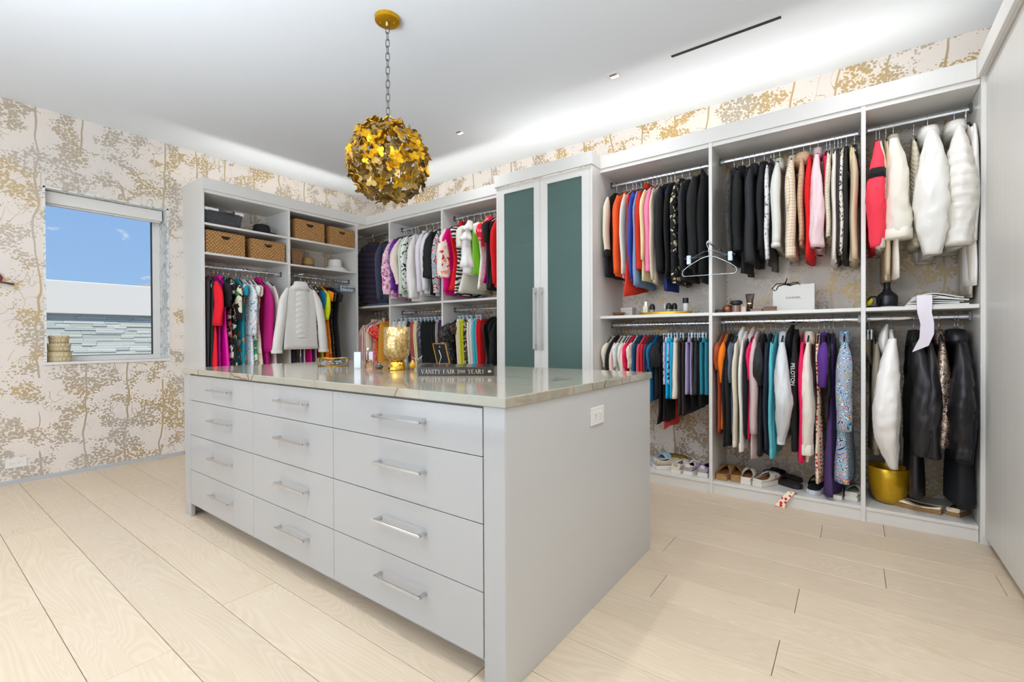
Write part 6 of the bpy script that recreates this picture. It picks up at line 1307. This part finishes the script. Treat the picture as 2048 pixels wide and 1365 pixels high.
# ================================================================== on the worktop
CZT = 0.9022
def oriented_box(g, c, ax, ay, hx, hy, z0, z1):
    ax = Vector(ax).normalized(); ay = Vector(ay).normalized(); c = Vector(c)
    P = [c - ax*hx - ay*hy, c + ax*hx - ay*hy, c + ax*hx + ay*hy, c - ax*hx + ay*hy]
    return g.rings([[(p.x, p.y, z0) for p in P], [(p.x, p.y, z1) for p in P]])
A_ = Vector((0.814, 0.580, 0)); B_ = Vector((-0.648, 0.762, 0))
# glass trinket box with gold edges
hc = (2.372, -2.115); hexp = [(hc[0] + 0.098*math.cos(a), hc[1] + 0.07*math.sin(a)) for a in [0.36 + PI/3*i for i in range(6)]]
hexp = [(hc[0] + (A_*u + B_*w).x, hc[1] + (A_*u + B_*w).y) for u, w in ((-0.092, -0.005), (0.012, -0.062), (0.092, 0.0), (0.085, 0.05), (-0.02, 0.075), (-0.09, 0.045))]
t = thing('trinket_box', 'gold-edged glass trinket box holding jewellery on the worktop', 'box', (hc[0], hc[1], CZT))
H = 0.052
obj('base_plate', G().prism(hexp, 'xy', CZT, CZT+0.004), M_['brass'], t)
g = G(); 
for i in range(6):
    a = Vector((*hexp[i], 0)); b = Vector((*hexp[(i+1) % 6], 0)); d = (b-a).normalized(); nn = Vector((-d.y, d.x, 0))
    obj('glass_side', oriented_box(G(), ((a+b)/2), d, nn, (b-a).length/2-0.003, 0.0008, CZT+0.005, CZT+H-0.002), M_['clear'], t)
    g.tube([(a.x, a.y, CZT), (a.x, a.y, CZT+H)], 0.0028, 6); g.tube([(a.x, a.y, CZT+H), (b.x, b.y, CZT+H)], 0.0028, 6); g.tube([(a.x, a.y, CZT+0.003), (b.x, b.y, CZT+0.003)], 0.0028, 6)
obj('gold_edging', g, M_['brass'], t, smooth=True)
rj = random.Random(5); g = G()
for k in range(34):
    f = rj.uniform(-0.7, 0.7); h = rj.uniform(-0.5, 0.8); c = Vector((hc[0], hc[1], 0)) + A_*0.075*f + B_*0.045*h
    g.lathe([(0.001, -0.006), (0.006, 0), (0.001, 0.006)], (c.x, c.y, CZT+0.012+rj.uniform(0, 0.022)), 7)
j = obj('jewellery', g, M_['chrome'], t, smooth=True); j['kind'] = 'stuff'
def lucite(label, c, hx, hy, h, m, capm):
    t = thing('lucite_block', label, 'ornament', (c[0], c[1], CZT))
    obj('block', oriented_box(G(), (c[0], c[1], 0), A_, B_, hx, hy, CZT+0.004, CZT+h), m, t, bevel=0.002)
    obj('foot_pad', oriented_box(G(), (c[0], c[1], 0), A_, B_, hx*0.96, hy*0.96, CZT, CZT+0.004), capm, t); return t
milk = plain('milky_acrylic', (222, 230, 238), 0.08, coat=0.6)
lucite('white acrylic block at the left of the perfume atomiser', (2.70, -2.155), 0.020, 0.016, 0.098, milk, M_['plastic_white'])
lucite('pinkish acrylic block behind the perfume atomiser', (2.575, -1.975), 0.021, 0.016, 0.094, plain('pink_acrylic', (226, 196, 214), 0.08, coat=0.6), M_['plastic_white'])
t = thing('perfume_atomiser', 'wedge-shaped amber perfume bottle with a chrome ball top', 'bottle', (2.715, -2.095, CZT))
c = Vector((2.715, -2.095, 0)); P = [c - A_*0.022, c + A_*0.030, c + A_*0.030 + B_*0.02, c - A_*0.022 + B_*0.02]
obj('bottle_body', G().rings([[(p.x, p.y, CZT) for p in P], [(c.x + (p.x-c.x)*0.98, c.y + (p.y-c.y)*0.98, CZT+0.012) for p in P], [(c.x + (p.x-c.x)*0.35, c.y + (p.y-c.y)*0.8, CZT+0.05) for p in P]]), glass('amber_glass', (222, 186, 130), 0.02, 1.4), t, bevel=0.002)
obj('neck', G().lathe([(0.006, 0.05), (0.005, 0.09), (0.007, 0.096)], (c.x, c.y, CZT), 10), M_['clear'], t, smooth=True)
obj('ball_top', G().lathe([(0.002, 0.094), (0.010, 0.100), (0.014, 0.111), (0.010, 0.122), (0.001, 0.126)], (c.x+0.003, c.y, CZT), 14), M_['chrome'], t, smooth=True)
# gold mercury-glass vase
def mat_mercury():
    m, t, b = newmat('gold_mercury_glass'); tcn = N(t, 'ShaderNodeTexCoord')
    n = N(t, 'ShaderNodeTexNoise', Scale=90.0, Detail=5.0); L(t, tcn.outputs['Object'], n.inputs['Vector'])
    L(t, rampn(t, n.outputs['Fac'], [(0.35, lin((176, 132, 52))), (0.55, lin((214, 182, 116))), (0.7, lin((232, 212, 168)))]), b.inputs['Base Color'])
    b.inputs['Metallic'].default_value = 0.75; b.inputs['Roughness'].default_value = 0.22; b.inputs['Coat Weight'].default_value = 0.8; bump(t, b, n.outputs['Fac'], 0.1, 0.002); return m
vc = (3.0, -2.11, CZT)
t = thing('footed_vase', 'footed gold mercury-glass vase in the middle of the worktop', 'vase', vc)
merc = mat_mercury()
obj('bowl', G().lathe([(0.036, 0.053), (0.052, 0.064), (0.066, 0.082), (0.0745, 0.108), (0.0755, 0.16), (0.0745, 0.241), (0.072, 0.242), (0.0715, 0.16), (0.062, 0.086), (0.03, 0.066), (0.001, 0.064)], vc, 40, False), merc, t, smooth=True)
obj('foot', G().lathe([(0.054, 0.0), (0.055, 0.004), (0.050, 0.02), (0.044, 0.044), (0.036, 0.053)], vc, 40), plain('gold_mirror', (226, 176, 66), 0.12, 1.0), t, smooth=True)
# small things round the vase
gc = (2.945, -2.19, CZT)
t = thing('green_trinket', 'little dark green footed bowl trinket left of the vase', 'ornament', gc)
gm = plain('green_enamel', (48, 62, 36), 0.15, coat=0.6)
obj('trinket_bowl', G().lathe([(0.008, 0.006), (0.018, 0.010), (0.0225, 0.018), (0.020, 0.027), (0.010, 0.030), (0.001, 0.031)], gc, 18), gm, t, smooth=True)
for k in range(4): a = 0.5 + PI/2*k; obj('trinket_foot', G().lathe([(0.0022, 0), (0.003, 0.008)], (gc[0]+0.013*math.cos(a), gc[1]+0.013*math.sin(a), CZT), 6), M_['brass'], t)
obj('trinket_knob', G().lathe([(0.004, 0.030), (0.006, 0.034), (0.001, 0.039)], gc, 10), M_['chrome'], t, smooth=True)
yc_ = (3.078, -2.065, CZT)
t = thing('pear_trinket', 'little yellow pear-shaped trinket right of the vase', 'ornament', yc_)
obj('trinket_body', G().lathe([(0.004, 0.006), (0.013, 0.010), (0.0185, 0.020), (0.017, 0.034), (0.010, 0.045), (0.006, 0.055), (0.001, 0.058)], yc_, 20), plain('yellow_enamel', (206, 156, 20), 0.2, coat=0.5), t, smooth=True)
for k in range(3): a = 2*PI*k/3; obj('trinket_foot', G().lathe([(0.002, 0), (0.0028, 0.010)], (yc_[0]+0.008*math.cos(a), yc_[1]+0.008*math.sin(a), CZT), 6), M_['brass'], t)
obj('trinket_stem', G().tube([(yc_[0], yc_[1], CZT+0.056), (yc_[0]-0.003, yc_[1], CZT+0.068)], 0.002, 6), walnut, t)
def flutter(label, c, m, s, up):
    t = thing('butterfly_ornament', label, 'ornament', c)
    for sgn, tl in ((1, 0.7), (-1, 0.5)):
        g = G(); vs = [(x*sgn*s, y*s, 0) for x, y in wing]; g.rings([[(x, y, -0.001) for x, y, z in vs], [(x, y, 0.001) for x, y, z in vs]])
        g.xf(Matrix.Translation((c[0], c[1], c[2] + up)) @ Matrix.Rotation(0.9, 4, 'Z') @ Matrix.Rotation(-sgn*tl, 4, 'Y'))
        obj('wing', g, m, t)
    obj('insect_body', G().tube([(c[0]-0.012*s, c[1]+0.014*s, c[2]+0.003), (c[0]+0.012*s, c[1]-0.014*s, c[2]+up)], 0.003, 6), M_['bronze'], t, smooth=True)
flutter('amber glass butterfly ornament behind the green trinket', (2.66, -1.96, CZT), glass('amber_wing', (190, 140, 90), 0.1, 1.2), 1.3, 0.022)
flutter('pale aqua glass butterfly ornament behind the yellow trinket', (2.62, -1.615, CZT), plain('aqua_wing', (176, 216, 208), 0.15, coat=0.5), 1.5, 0.026)
# photo frame seen from the back
t = thing('photo_frame', 'gold-edged photo frame seen from its black back', 'picture frame', (2.80, -1.545, CZT))
def leanpt(u, w, d=0.0): # u along A, w up the leaning face
    p = Vector((2.815, -1.555, CZT)) + A_*u + Vector((0, 0, 1))*w*0.965 - B_*(-w*0.16) * -1 - B_*d
    return (p.x, p.y, p.z)
def slab(u0, u1, w0, w1, d0, d1, sh=-0.20):
    return G().rings([[leanpt(u + sh*w, w, d) for u, w in ((u0, w0), (u1, w0), (u1, w1), (u0, w1))] for d in (d0, d1)])
obj('back_board', slab(-0.038, 0.038, 0.008, 0.142, 0.0, 0.006), M_['black_velvet'], t)
g = G()
for q in ((-0.046, -0.038, 0.002, 0.15), (0.038, 0.046, 0.002, 0.15), (-0.046, 0.046, 0.142, 0.15), (-0.046, 0.046, 0.0, 0.008)):
    h = slab(q[0], q[1], q[2], q[3], -0.004, 0.009); g.add(h.v, h.f)
obj('frame_moulding', g, M_['brass'], t)
obj('easel_leg', G().tube([leanpt(-0.03, 0.10, 0.008), leanpt(-0.012, 0.055, 0.045), leanpt(-0.03, 0.001, 0.03)], 0.0022, 6), M_['plastic_white'], t)
obj('hanging_clip', slab(-0.004, 0.004, 0.118, 0.130, 0.006, 0.009), M_['chrome'], t)
# big book
bo = Vector((3.417, -2.328, 0)); ex = Vector((0.2925, 0.207, 0)); Lx = ex.length; ex.normalize(); ey = Vector((-0.646, 0.763, 0)); Ly = 0.272
t = thing('book', 'thick black coffee-table book with gold serif title on its spine', 'book', (bo.x, bo.y, CZT))
bk = plain('book_black', (40, 35, 33), 0.22, coat=0.3)
def bbox(u0, u1, w0, w1, z0, z1):
    return G().rings([[tuple(bo + ex*u + ey*w + Vector((0, 0, CZT+z))) for u, w in ((u0, w0), (u1, w0), (u1, w1), (u0, w1))] for z in (z0, z1)])
obj('cover', bbox(0, Lx, 0.002, Ly, 0, 0.003), bk, t); obj('cover', bbox(0, Lx, 0.002, Ly, 0.0375, 0.0405), bk, t)
obj('spine', bbox(0, Lx, 0, 0.004, 0, 0.0405), bk, t, bevel=0.001); obj('pages', bbox(0.004, Lx-0.004, 0.004, Ly-0.004, 0.003, 0.0375), M_['plastic_white'], t)
TH, TN = 0.17, 0.055
GL = {'V': (0.86, [(0.10, 1, 0.45, 0, TH), (0.78, 1, 0.47, 0, TN)], [(0, 0.26, 1), (0.64, 0.92, 1)]), 'A': (0.86, [(0.45, 1, 0.08, 0, TN), (0.45, 1, 0.76, 0, TH), (0.2, 0.33, 0.62, 0.33, TN)], [(0, 0.2, 0), (0.6, 0.92, 0)]),
      'N': (0.92, [(0.12, 0, 0.12, 1, TN), (0.12, 1, 0.80, 0, TH), (0.80, 0, 0.80, 1, TN)], [(0, 0.24, 0), (0.68, 0.92, 1), (0, 0.2, 1)]), 'I': (0.42, [(0.21, 0, 0.21, 1, TH)], [(0.02, 0.40, 0), (0.02, 0.40, 1)]),
      'T': (0.78, [(0.39, 0, 0.39, 1, TH), (0.02, 0.97, 0.76, 0.97, TN), (0.03, 0.97, 0.03, 0.78, TN), (0.75, 0.97, 0.75, 0.78, TN)], [(0.2, 0.58, 0)]), 'Y': (0.82, [(0.08, 1, 0.42, 0.45, TH), (0.76, 1, 0.42, 0.45, TN), (0.42, 0.48, 0.42, 0, TH)], [(0.22, 0.62, 0), (0, 0.24, 1), (0.62, 0.86, 1)]),
      'F': (0.70, [(0.16, 0, 0.16, 1, TH), (0.16, 0.97, 0.66, 0.97, TN), (0.16, 0.52, 0.5, 0.52, TN), (0.65, 0.97, 0.65, 0.78, TN), (0.5, 0.62, 0.5, 0.42, TN)], [(0, 0.36, 0)]), 'R': (0.86, [(0.16, 0, 0.16, 1, TH), (0.16, 0.97, 0.5, 0.97, TN), (0.16, 0.5, 0.5, 0.5, TN), (0.56, 0.93, 0.56, 0.54, TH), (0.42, 0.5, 0.74, 0, TH)], [(0, 0.34, 0), (0.66, 0.9, 0)]),
      'E': (0.74, [(0.16, 0, 0.16, 1, TH), (0.16, 0.97, 0.66, 0.97, TN), (0.16, 0.52, 0.5, 0.52, TN), (0.16, 0.03, 0.68, 0.03, TN), (0.66, 0.97, 0.66, 0.78, TN), (0.69, 0.03, 0.69, 0.24, TN)], []), 'S': (0.62, [(0.5, 0.9, 0.3, 0.97, TN), (0.3, 0.97, 0.12, 0.78, TH*0.7), (0.12, 0.76, 0.48, 0.3, TH), (0.48, 0.28, 0.3, 0.03, TH*0.7), (0.3, 0.03, 0.08, 0.1, TN), (0.52, 0.95, 0.52, 0.74, TN), (0.08, 0.05, 0.08, 0.28, TN)], []),
      '1': (0.44, [(0.24, 0, 0.24, 1, TH), (0.05, 0.82, 0.24, 0.98, TN)], [(0.04, 0.44, 0)]), '0': (0.74, [(0.14, 0.22, 0.14, 0.78, TH), (0.60, 0.22, 0.60, 0.78, TH), (0.16, 0.80, 0.37, 0.98, TN), (0.37, 0.98, 0.58, 0.80, TN), (0.16, 0.20, 0.37, 0.02, TN), (0.37, 0.02, 0.58, 0.20, TN)], []), ' ': (0.40, [], [])}
g = G(); hh = 0.0195; cur = 0.013
def stroke(x0, y0, x1, y1, th):
    a = Vector((x0, y0)); b = Vector((x1, y1)); d = (b-a); 
    if d.length < 1e-6: return
    d.normalize(); n2 = Vector((-d.y, d.x))*th/2
    if abs(d.y) > 0.35: n2 = Vector((th/2, 0))
    q = [a-n2, b-n2, b+n2, a+n2]
    g.rings([[tuple(bo + ex*(cur + p.x*hh) + ey*dd + Vector((0, 0, CZT+0.0105+p.y*hh))) for p in q] for dd in (0.0, -0.0006)])
txt = 'VANITY FAIR 100 YEARS'; tot = sum(GL[c_][0]+0.14 for c_ in txt); kx = (0.875*Lx-0.013)/(tot*hh)
for c_ in txt:
    wd, st, se = GL[c_]
    for s_ in st: stroke(s_[0]*kx, s_[1], s_[2]*kx, s_[3], s_[4]*(kx if True else 1))
    for a_, b_2, y_ in se: stroke(a_*kx, y_*0.97+0.015, b_2*kx, y_*0.97+0.015, TN)
    cur += (wd+0.14)*hh*kx
gl = plain('title_gold', (206, 186, 150), 0.35, 0.3)
obj('title_lettering', g, gl, t)
g = G()
g.rings([[tuple(bo + ex*(0.935*Lx + 0.0055*math.cos(a)) + ey*dd + Vector((0, 0, CZT+0.0205+0.0065*math.sin(a)))) for a in [2*PI*i/16 for i in range(16)]] for dd in (0.0, -0.0006)])
g.rings([[tuple(bo + ex*(0.958*Lx + 0.0025*math.cos(a)) + ey*dd + Vector((0, 0, CZT+0.0205+0.0055*math.sin(a)))) for a in [2*PI*i/12 for i in range(12)]] for dd in (0.0, -0.0006)])
obj('publisher_mark', g, gl, t)

# ================================================================== shoes and things on the decks
DZ = 0.0855
def shoe(name, label, loc, rz, m_up, m_sole, m_in, L_=0.255, W_=0.088, heel=0.075, toe=0.062, op0=0.9, open_to=0.52, sole_h=0.03, group=None, collar=None, extra=None, sole_w=1.06):
    """lies along +Y (heel at y=0), U-shaped shell whose top is open from the heel to open_to"""
    t = thing(name, label, 'shoe', loc, rz, group)
    def wid(f): return W_/2*(0.66 + 0.34*math.sin(min(1, f*1.5)*PI/2))*(1.0 if f < 0.72 else math.sqrt(max(0.0, 1-((f-0.72)/0.285)**2)))
    n = 12; ms = 14; out_ = []
    for i in range(ms):
        f = i/(ms-1)*0.985; w = max(0.004, wid(f)); rim = heel + (toe-heel)*min(1, f/0.6); 
        if f > 0.6: rim = toe*(1-((f-0.6)/0.42)**2*0.62)
        if 0 < f < open_to: rim -= 0.014*math.sin(PI*f/open_to)
        op = op0*(1 - (f/open_to)**3) if f < open_to else 0.02
        ring = []
        for j in range(n+1):
            a = op + (2*PI-2*op)*j/n
            x = w*math.copysign(abs(math.sin(a))**0.75, math.sin(a)); zc = sole_h*0.8 + (rim-sole_h*0.8)*(0.5+0.5*math.cos(a))
            ring.append((x, f*L_, zc))
        out_.append(ring)
    V = [p for r in out_ for p in r]; k = n+1; F = []
    for i in range(ms-1):
        for j in range(n): F.append((i*k+j, i*k+j+1, (i+1)*k+j+1, (i+1)*k+j))
    F.append(tuple(range(k)))
    u = obj('upper', G().add(V, F), m_up, t, smooth='auto', local=True); md = u.modifiers.new('solidify', 'SOLIDIFY'); md.thickness = 0.004; md.offset = 0
    fo = [(wid(i/15)*sole_w, (i/15)*L_*1.02-0.004) for i in range(16)]; poly = [(x, y) for x, y in fo] + [(-x, y) for x, y in reversed(fo)]
    s = G().rings([[(x, y, 0.001) for x, y in poly], [(x*1.03, y, sole_h*0.5) for x, y in poly], [(x*0.97, y, sole_h) for x, y in poly]])
    obj('sole', s, m_sole, t, local=True, smooth='auto')
    ins = [(x*0.86, y*0.94+0.008) for x, y in poly]
    obj('insole', G().rings([[(x, y, sole_h) for x, y in ins], [(x, y, sole_h+0.006) for x, y in ins]]), m_in, t, local=True)
    if collar:
        cp = []
        for i in range(8):
            r = out_[min(i, ms-1)]; cp.append(r[0])
        left = [out_[i][0] for i in range(0, 8)]; right = [out_[i][n] for i in range(0, 8)]
        obj('collar', G().tube(list(reversed(left)) + right, 0.0055, 6), collar, t, smooth=True, local=True)
    if extra: extra(t, out_, n)
    return t
def laces(m):
    def f(t, o_, n):
        g = G()
        for i in (8, 9, 10): g.tube([(o_[i][2][0], o_[i][2][1], o_[i][2][2]+0.004), (0, o_[i][0][1]+0.002, o_[i][0][2]+0.007), (o_[i][n-2][0], o_[i][n-2][1], o_[i][n-2][2]+0.004)], 0.003, 5)
        obj('laces', g, m, t, smooth=True, local=True)
        obj('heel_tab', G().box(-0.016, 0.016, -0.006, 0.002, 0.055, 0.082), m, t, local=True, bevel=0.002)
    return f
knit_b = fab('shoe_knit_beige', 'heather', [(178, 162, 146), (204, 190, 172)]); knit_l = fab('shoe_knit_lilac', 'heather', [(150, 142, 162), (176, 168, 188)]); rub = plain('white_rubber', (232, 226, 214), 0.6); dkin = plain('shoe_lining', (84, 70, 70), 0.9)
knit_c = fab('shoe_knit_cream', 'heather', [(206, 196, 178), (226, 218, 200)])
shoe('sneaker', 'taupe running shoe turned sideways beside the island corner', (3.865, -0.375, DZ), -0.75, knit_b, rub, dkin, group='running shoes on the deck', collar=knit_c, extra=laces(knit_c), W_=0.095, heel=0.085, toe=0.068)
shoe('sneaker', 'cream running shoe second from the island corner', (4.03, -0.405, DZ), -0.06, knit_c, rub, dkin, group='running shoes on the deck', collar=rub, extra=laces(knit_b), W_=0.09, heel=0.08, toe=0.066)
shoe('sneaker', 'lilac grey running shoe with a cream collar, left of the purple-lined one', (4.115, -0.405, DZ), 0.0, knit_l, rub, dkin, group='running shoes on the deck', collar=rub, extra=laces(knit_c), W_=0.09, heel=0.08, toe=0.066)
shoe('sneaker', 'lilac running shoe with purple collar, against the divider', (4.212, -0.385, DZ), -0.05, knit_l, rub, plain('shoe_dark_lining', (60, 34, 56), 0.9), group='running shoes on the deck', collar=fab('shoe_purple', 'heather', [(150, 96, 168), (176, 130, 190)]), extra=laces(knit_c), W_=0.095, heel=0.084, toe=0.068)
sued = fab('tan_suede', 'heather', [(150, 112, 66), (170, 132, 84)]); cork = plain('cork', (176, 136, 84), 0.85); wht = plain('white_leather', (228, 220, 208), 0.45); bedb = plain('footbed_brown', (150, 92, 50), 0.7); rubd = plain('brown_sole', (84, 64, 48), 0.8)
def buckle(t, o_, n):
    obj('buckle', G().tube([(o_[7][2][0]+0.003, o_[7][2][1], o_[7][2][2]), (o_[7][2][0]+0.003, o_[7][2][1]+0.018, o_[7][2][2]), (o_[7][3][0]+0.003, o_[7][3][1]+0.018, o_[7][3][2]), (o_[7][3][0]+0.003, o_[7][3][1], o_[7][3][2])], 0.0016, 5, True), M_['brass'], t, local=True)
shoe('clog', 'left tan suede clog of the brown pair beside the divider', (4.335, -0.385, DZ), -0.05, sued, cork, bedb, group='tan clogs', heel=0.050, toe=0.075, op0=1.05, open_to=0.5, extra=buckle, W_=0.096)
shoe('clog', 'right tan suede clog of the brown pair, tipped towards the white pair', (4.428, -0.37, DZ), 0.22, sued, cork, bedb, group='tan clogs', heel=0.055, toe=0.075, op0=1.05, open_to=0.5, extra=buckle, W_=0.092)
shoe('clog', 'left white leather clog with brown footbed', (4.490, -0.395, DZ), 0.0, wht, rub, bedb, group='white clogs', heel=0.060, toe=0.078, op0=1.1, open_to=0.52, extra=buckle, W_=0.086)
shoe('clog', 'right white leather clog, angled away from its mate', (4.560, -0.395, DZ), -0.38, wht, rub, bedb, group='white clogs', heel=0.060, toe=0.078, op0=1.1, open_to=0.52, extra=buckle, W_=0.09)
def slide(label, loc, rz, m_sole, m_strap, m_bed, strap_h=0.055, name='sandal', group=None):
    t = thing(name, label, 'shoe', loc, rz, group); W_ = 0.095; L_ = 0.26
    def wid(f): return W_/2*(0.74 + 0.26*math.sin(min(1, f*1.5)*PI/2))*(1.0 if 0.12 < f < 0.75 else math.sqrt(max(0.02, 1-((f-0.75)/0.27)**2)) if f >= 0.75 else math.sqrt(max(0.05, 1-((0.12-f)/0.13)**2)))
    fo = [(wid(i/19), (i/19)*L_) for i in range(20)]; poly = fo + [(-x, y) for x, y in reversed(fo)]
    obj('sole', G().rings([[(x*0.95, y, 0.001) for x, y in poly], [(x*1.03, y, 0.012) for x, y in poly], [(x, y, 0.026) for x, y in poly]]), m_sole, t, local=True, smooth='auto')
    obj('footbed', G().rings([[(x*0.88, y*0.95+0.006, 0.026) for x, y in poly], [(x*0.88, y*0.95+0.006, 0.029) for x, y in poly]]), m_bed, t, local=True)
    rs = []
    for y in (0.13, 0.15, 0.19, 0.205):
        w = wid(y/L_)*1.02; rs.append([(w*math.cos(a), y, 0.020 + (strap_h-0.02)*math.sin(a)*(1.0 if 0.14 < y < 0.2 else 0.94)) for a in [PI*i/10 for i in range(11)]])
    V = [p for r in rs for p in r]; F = [(i*11+j, i*11+j+1, (i+1)*11+j+1, (i+1)*11+j) for i in range(3) for j in range(10)]
    s = obj('strap', G().add(V, F), m_strap, t, local=True, smooth=True); s.modifiers.new('solidify', 'SOLIDIFY').thickness = 0.005
    return t
blkl = plain('black_leather', (34, 31, 32), 0.5); darkbed = plain('dark_footbed', (58, 44, 40), 0.7)
slide('front black sandal lying turned in the middle of the deck', (4.80, -0.30, DZ), 0.95, blkl, blkl, darkbed, 0.05, group='black sandals')
slide('back black sandal behind its mate, near the wall', (4.79, -0.135, DZ), 1.15, blkl, blkl, darkbed, 0.06, group='black sandals')
slide('white slide with a wide black strap, left of the purple dress', (4.865, -0.37, DZ), -0.1, plain('white_foam', (214, 218, 228), 0.6), M_['black_velvet'], M_['black_velvet'], 0.085)
shoe('flat_shoe', 'off-white slip-on shoe at the right end of the clog deck', (5.062, -0.36, DZ), -0.12, fab('canvas_white', 'solid', [(224, 220, 206)]), rub, plain('insole_grey', (178, 170, 156), 0.8), group=None, heel=0.062, toe=0.055, op0=0.95, open_to=0.6, W_=0.09, sole_h=0.024)
shoe('flat_shoe', 'white slip-on shoe mostly hidden by the purple dress hem', (4.985, -0.395, DZ), 0.06, fab('canvas_ivory', 'solid', [(230, 226, 216)]), rub, plain('insole_sand', (186, 172, 150), 0.8), heel=0.03, toe=0.045, op0=0.95, open_to=0.6, W_=0.088, sole_h=0.02)
foil_s = plain('pale_gold_leather', (226, 206, 176), 0.35, 0.35); rope = mat_weave('jute_rope', (150, 108, 62), (206, 164, 106), 160, 200)
shoe('espadrille', 'pale gold espadrille lying sideways beside the gold bucket', (5.468, -0.330, DZ), 1.28, foil_s, rope, dkin, group='pale gold espadrilles', heel=0.05, toe=0.045, op0=1.0, open_to=0.66, W_=0.082, sole_h=0.022, L_=0.235)
shoe('espadrille', 'pale gold espadrille seen from its heel, under the black coats', (5.515, -0.335, DZ), -0.35, foil_s, rope, dkin, group='pale gold espadrilles', heel=0.055, toe=0.045, op0=1.0, open_to=0.66, W_=0.082, sole_h=0.022, L_=0.235)
bc = (5.243, -0.255, DZ)
t = thing('gold_bucket', 'round yellow-gold lacquered waste bucket on the far right deck', 'bucket', bc)
obj('bucket_wall', G().lathe([(0.040, 0.0), (0.062, 0.006), (0.080, 0.035), (0.093, 0.09), (0.0995, 0.15), (0.101, 0.212), (0.098, 0.214), (0.0955, 0.208), (0.094, 0.15), (0.087, 0.09), (0.072, 0.035), (0.001, 0.014)], bc, 48, False), M_['goldpaint'], t, smooth=True)
t = thing('canvas_pouch', 'flat olive cloth pouch behind the taupe running shoe', 'bag', (3.93, -0.09, DZ)); obj('pouch_body', G().box(3.85, 4.02, -0.14, -0.04, DZ, DZ+0.06), fab('olive_cloth', 'heather', [(120, 100, 30), (140, 118, 40)]), t, bevel=0.025, seg=3); obj('pouch_zip', G().box(3.87, 4.0, -0.092, -0.088, DZ+0.058, DZ+0.064), M_['brass'], t)
t = slide('pale blue slipper half hidden by the island corner', (3.80, -0.30, DZ), -0.4, plain('blue_foam', (176, 206, 226), 0.7), plain('blue_strap', (166, 200, 224), 0.7), plain('blue_bed', (186, 210, 228), 0.7), 0.075, 'slipper')

# leaf ornament at the left edge of the picture
t = thing('wall_leaf', 'dark red metal leaf on the wall at the left edge of the picture', 'wall ornament', (0.02, -3.42, 1.49))
red = mat_goldleaf('red_metal', (84, 34, 34), (132, 58, 50), 0.45, 0.3)
pts = [(-3.62, 1.51)]
for k in range(7): pts += [(-3.60+0.045*k, 1.585+0.012*math.sin(k)), (-3.575+0.045*k, 1.66-0.019*k)]
pts += [(-3.312, 1.515), (-3.345, 1.50)]
obj('leaf_blade', G().prism(pts, 'yz', 0.012, 0.016), red, t)
obj('leaf_stem', G().tube([(0.016, -3.62, 1.54), (0.02, -3.42, 1.518), (0.022, -3.33, 1.511), (0.022, -3.252, 1.498)], [0.003, 0.005, 0.006, 0.008], 8), plain('stem_brown', (98, 68, 48), 0.6), t, smooth=True)
obj('wall_pin', G().box(0, 0.014, -3.44, -3.43, 1.53, 1.54), M_['bronze'], t)
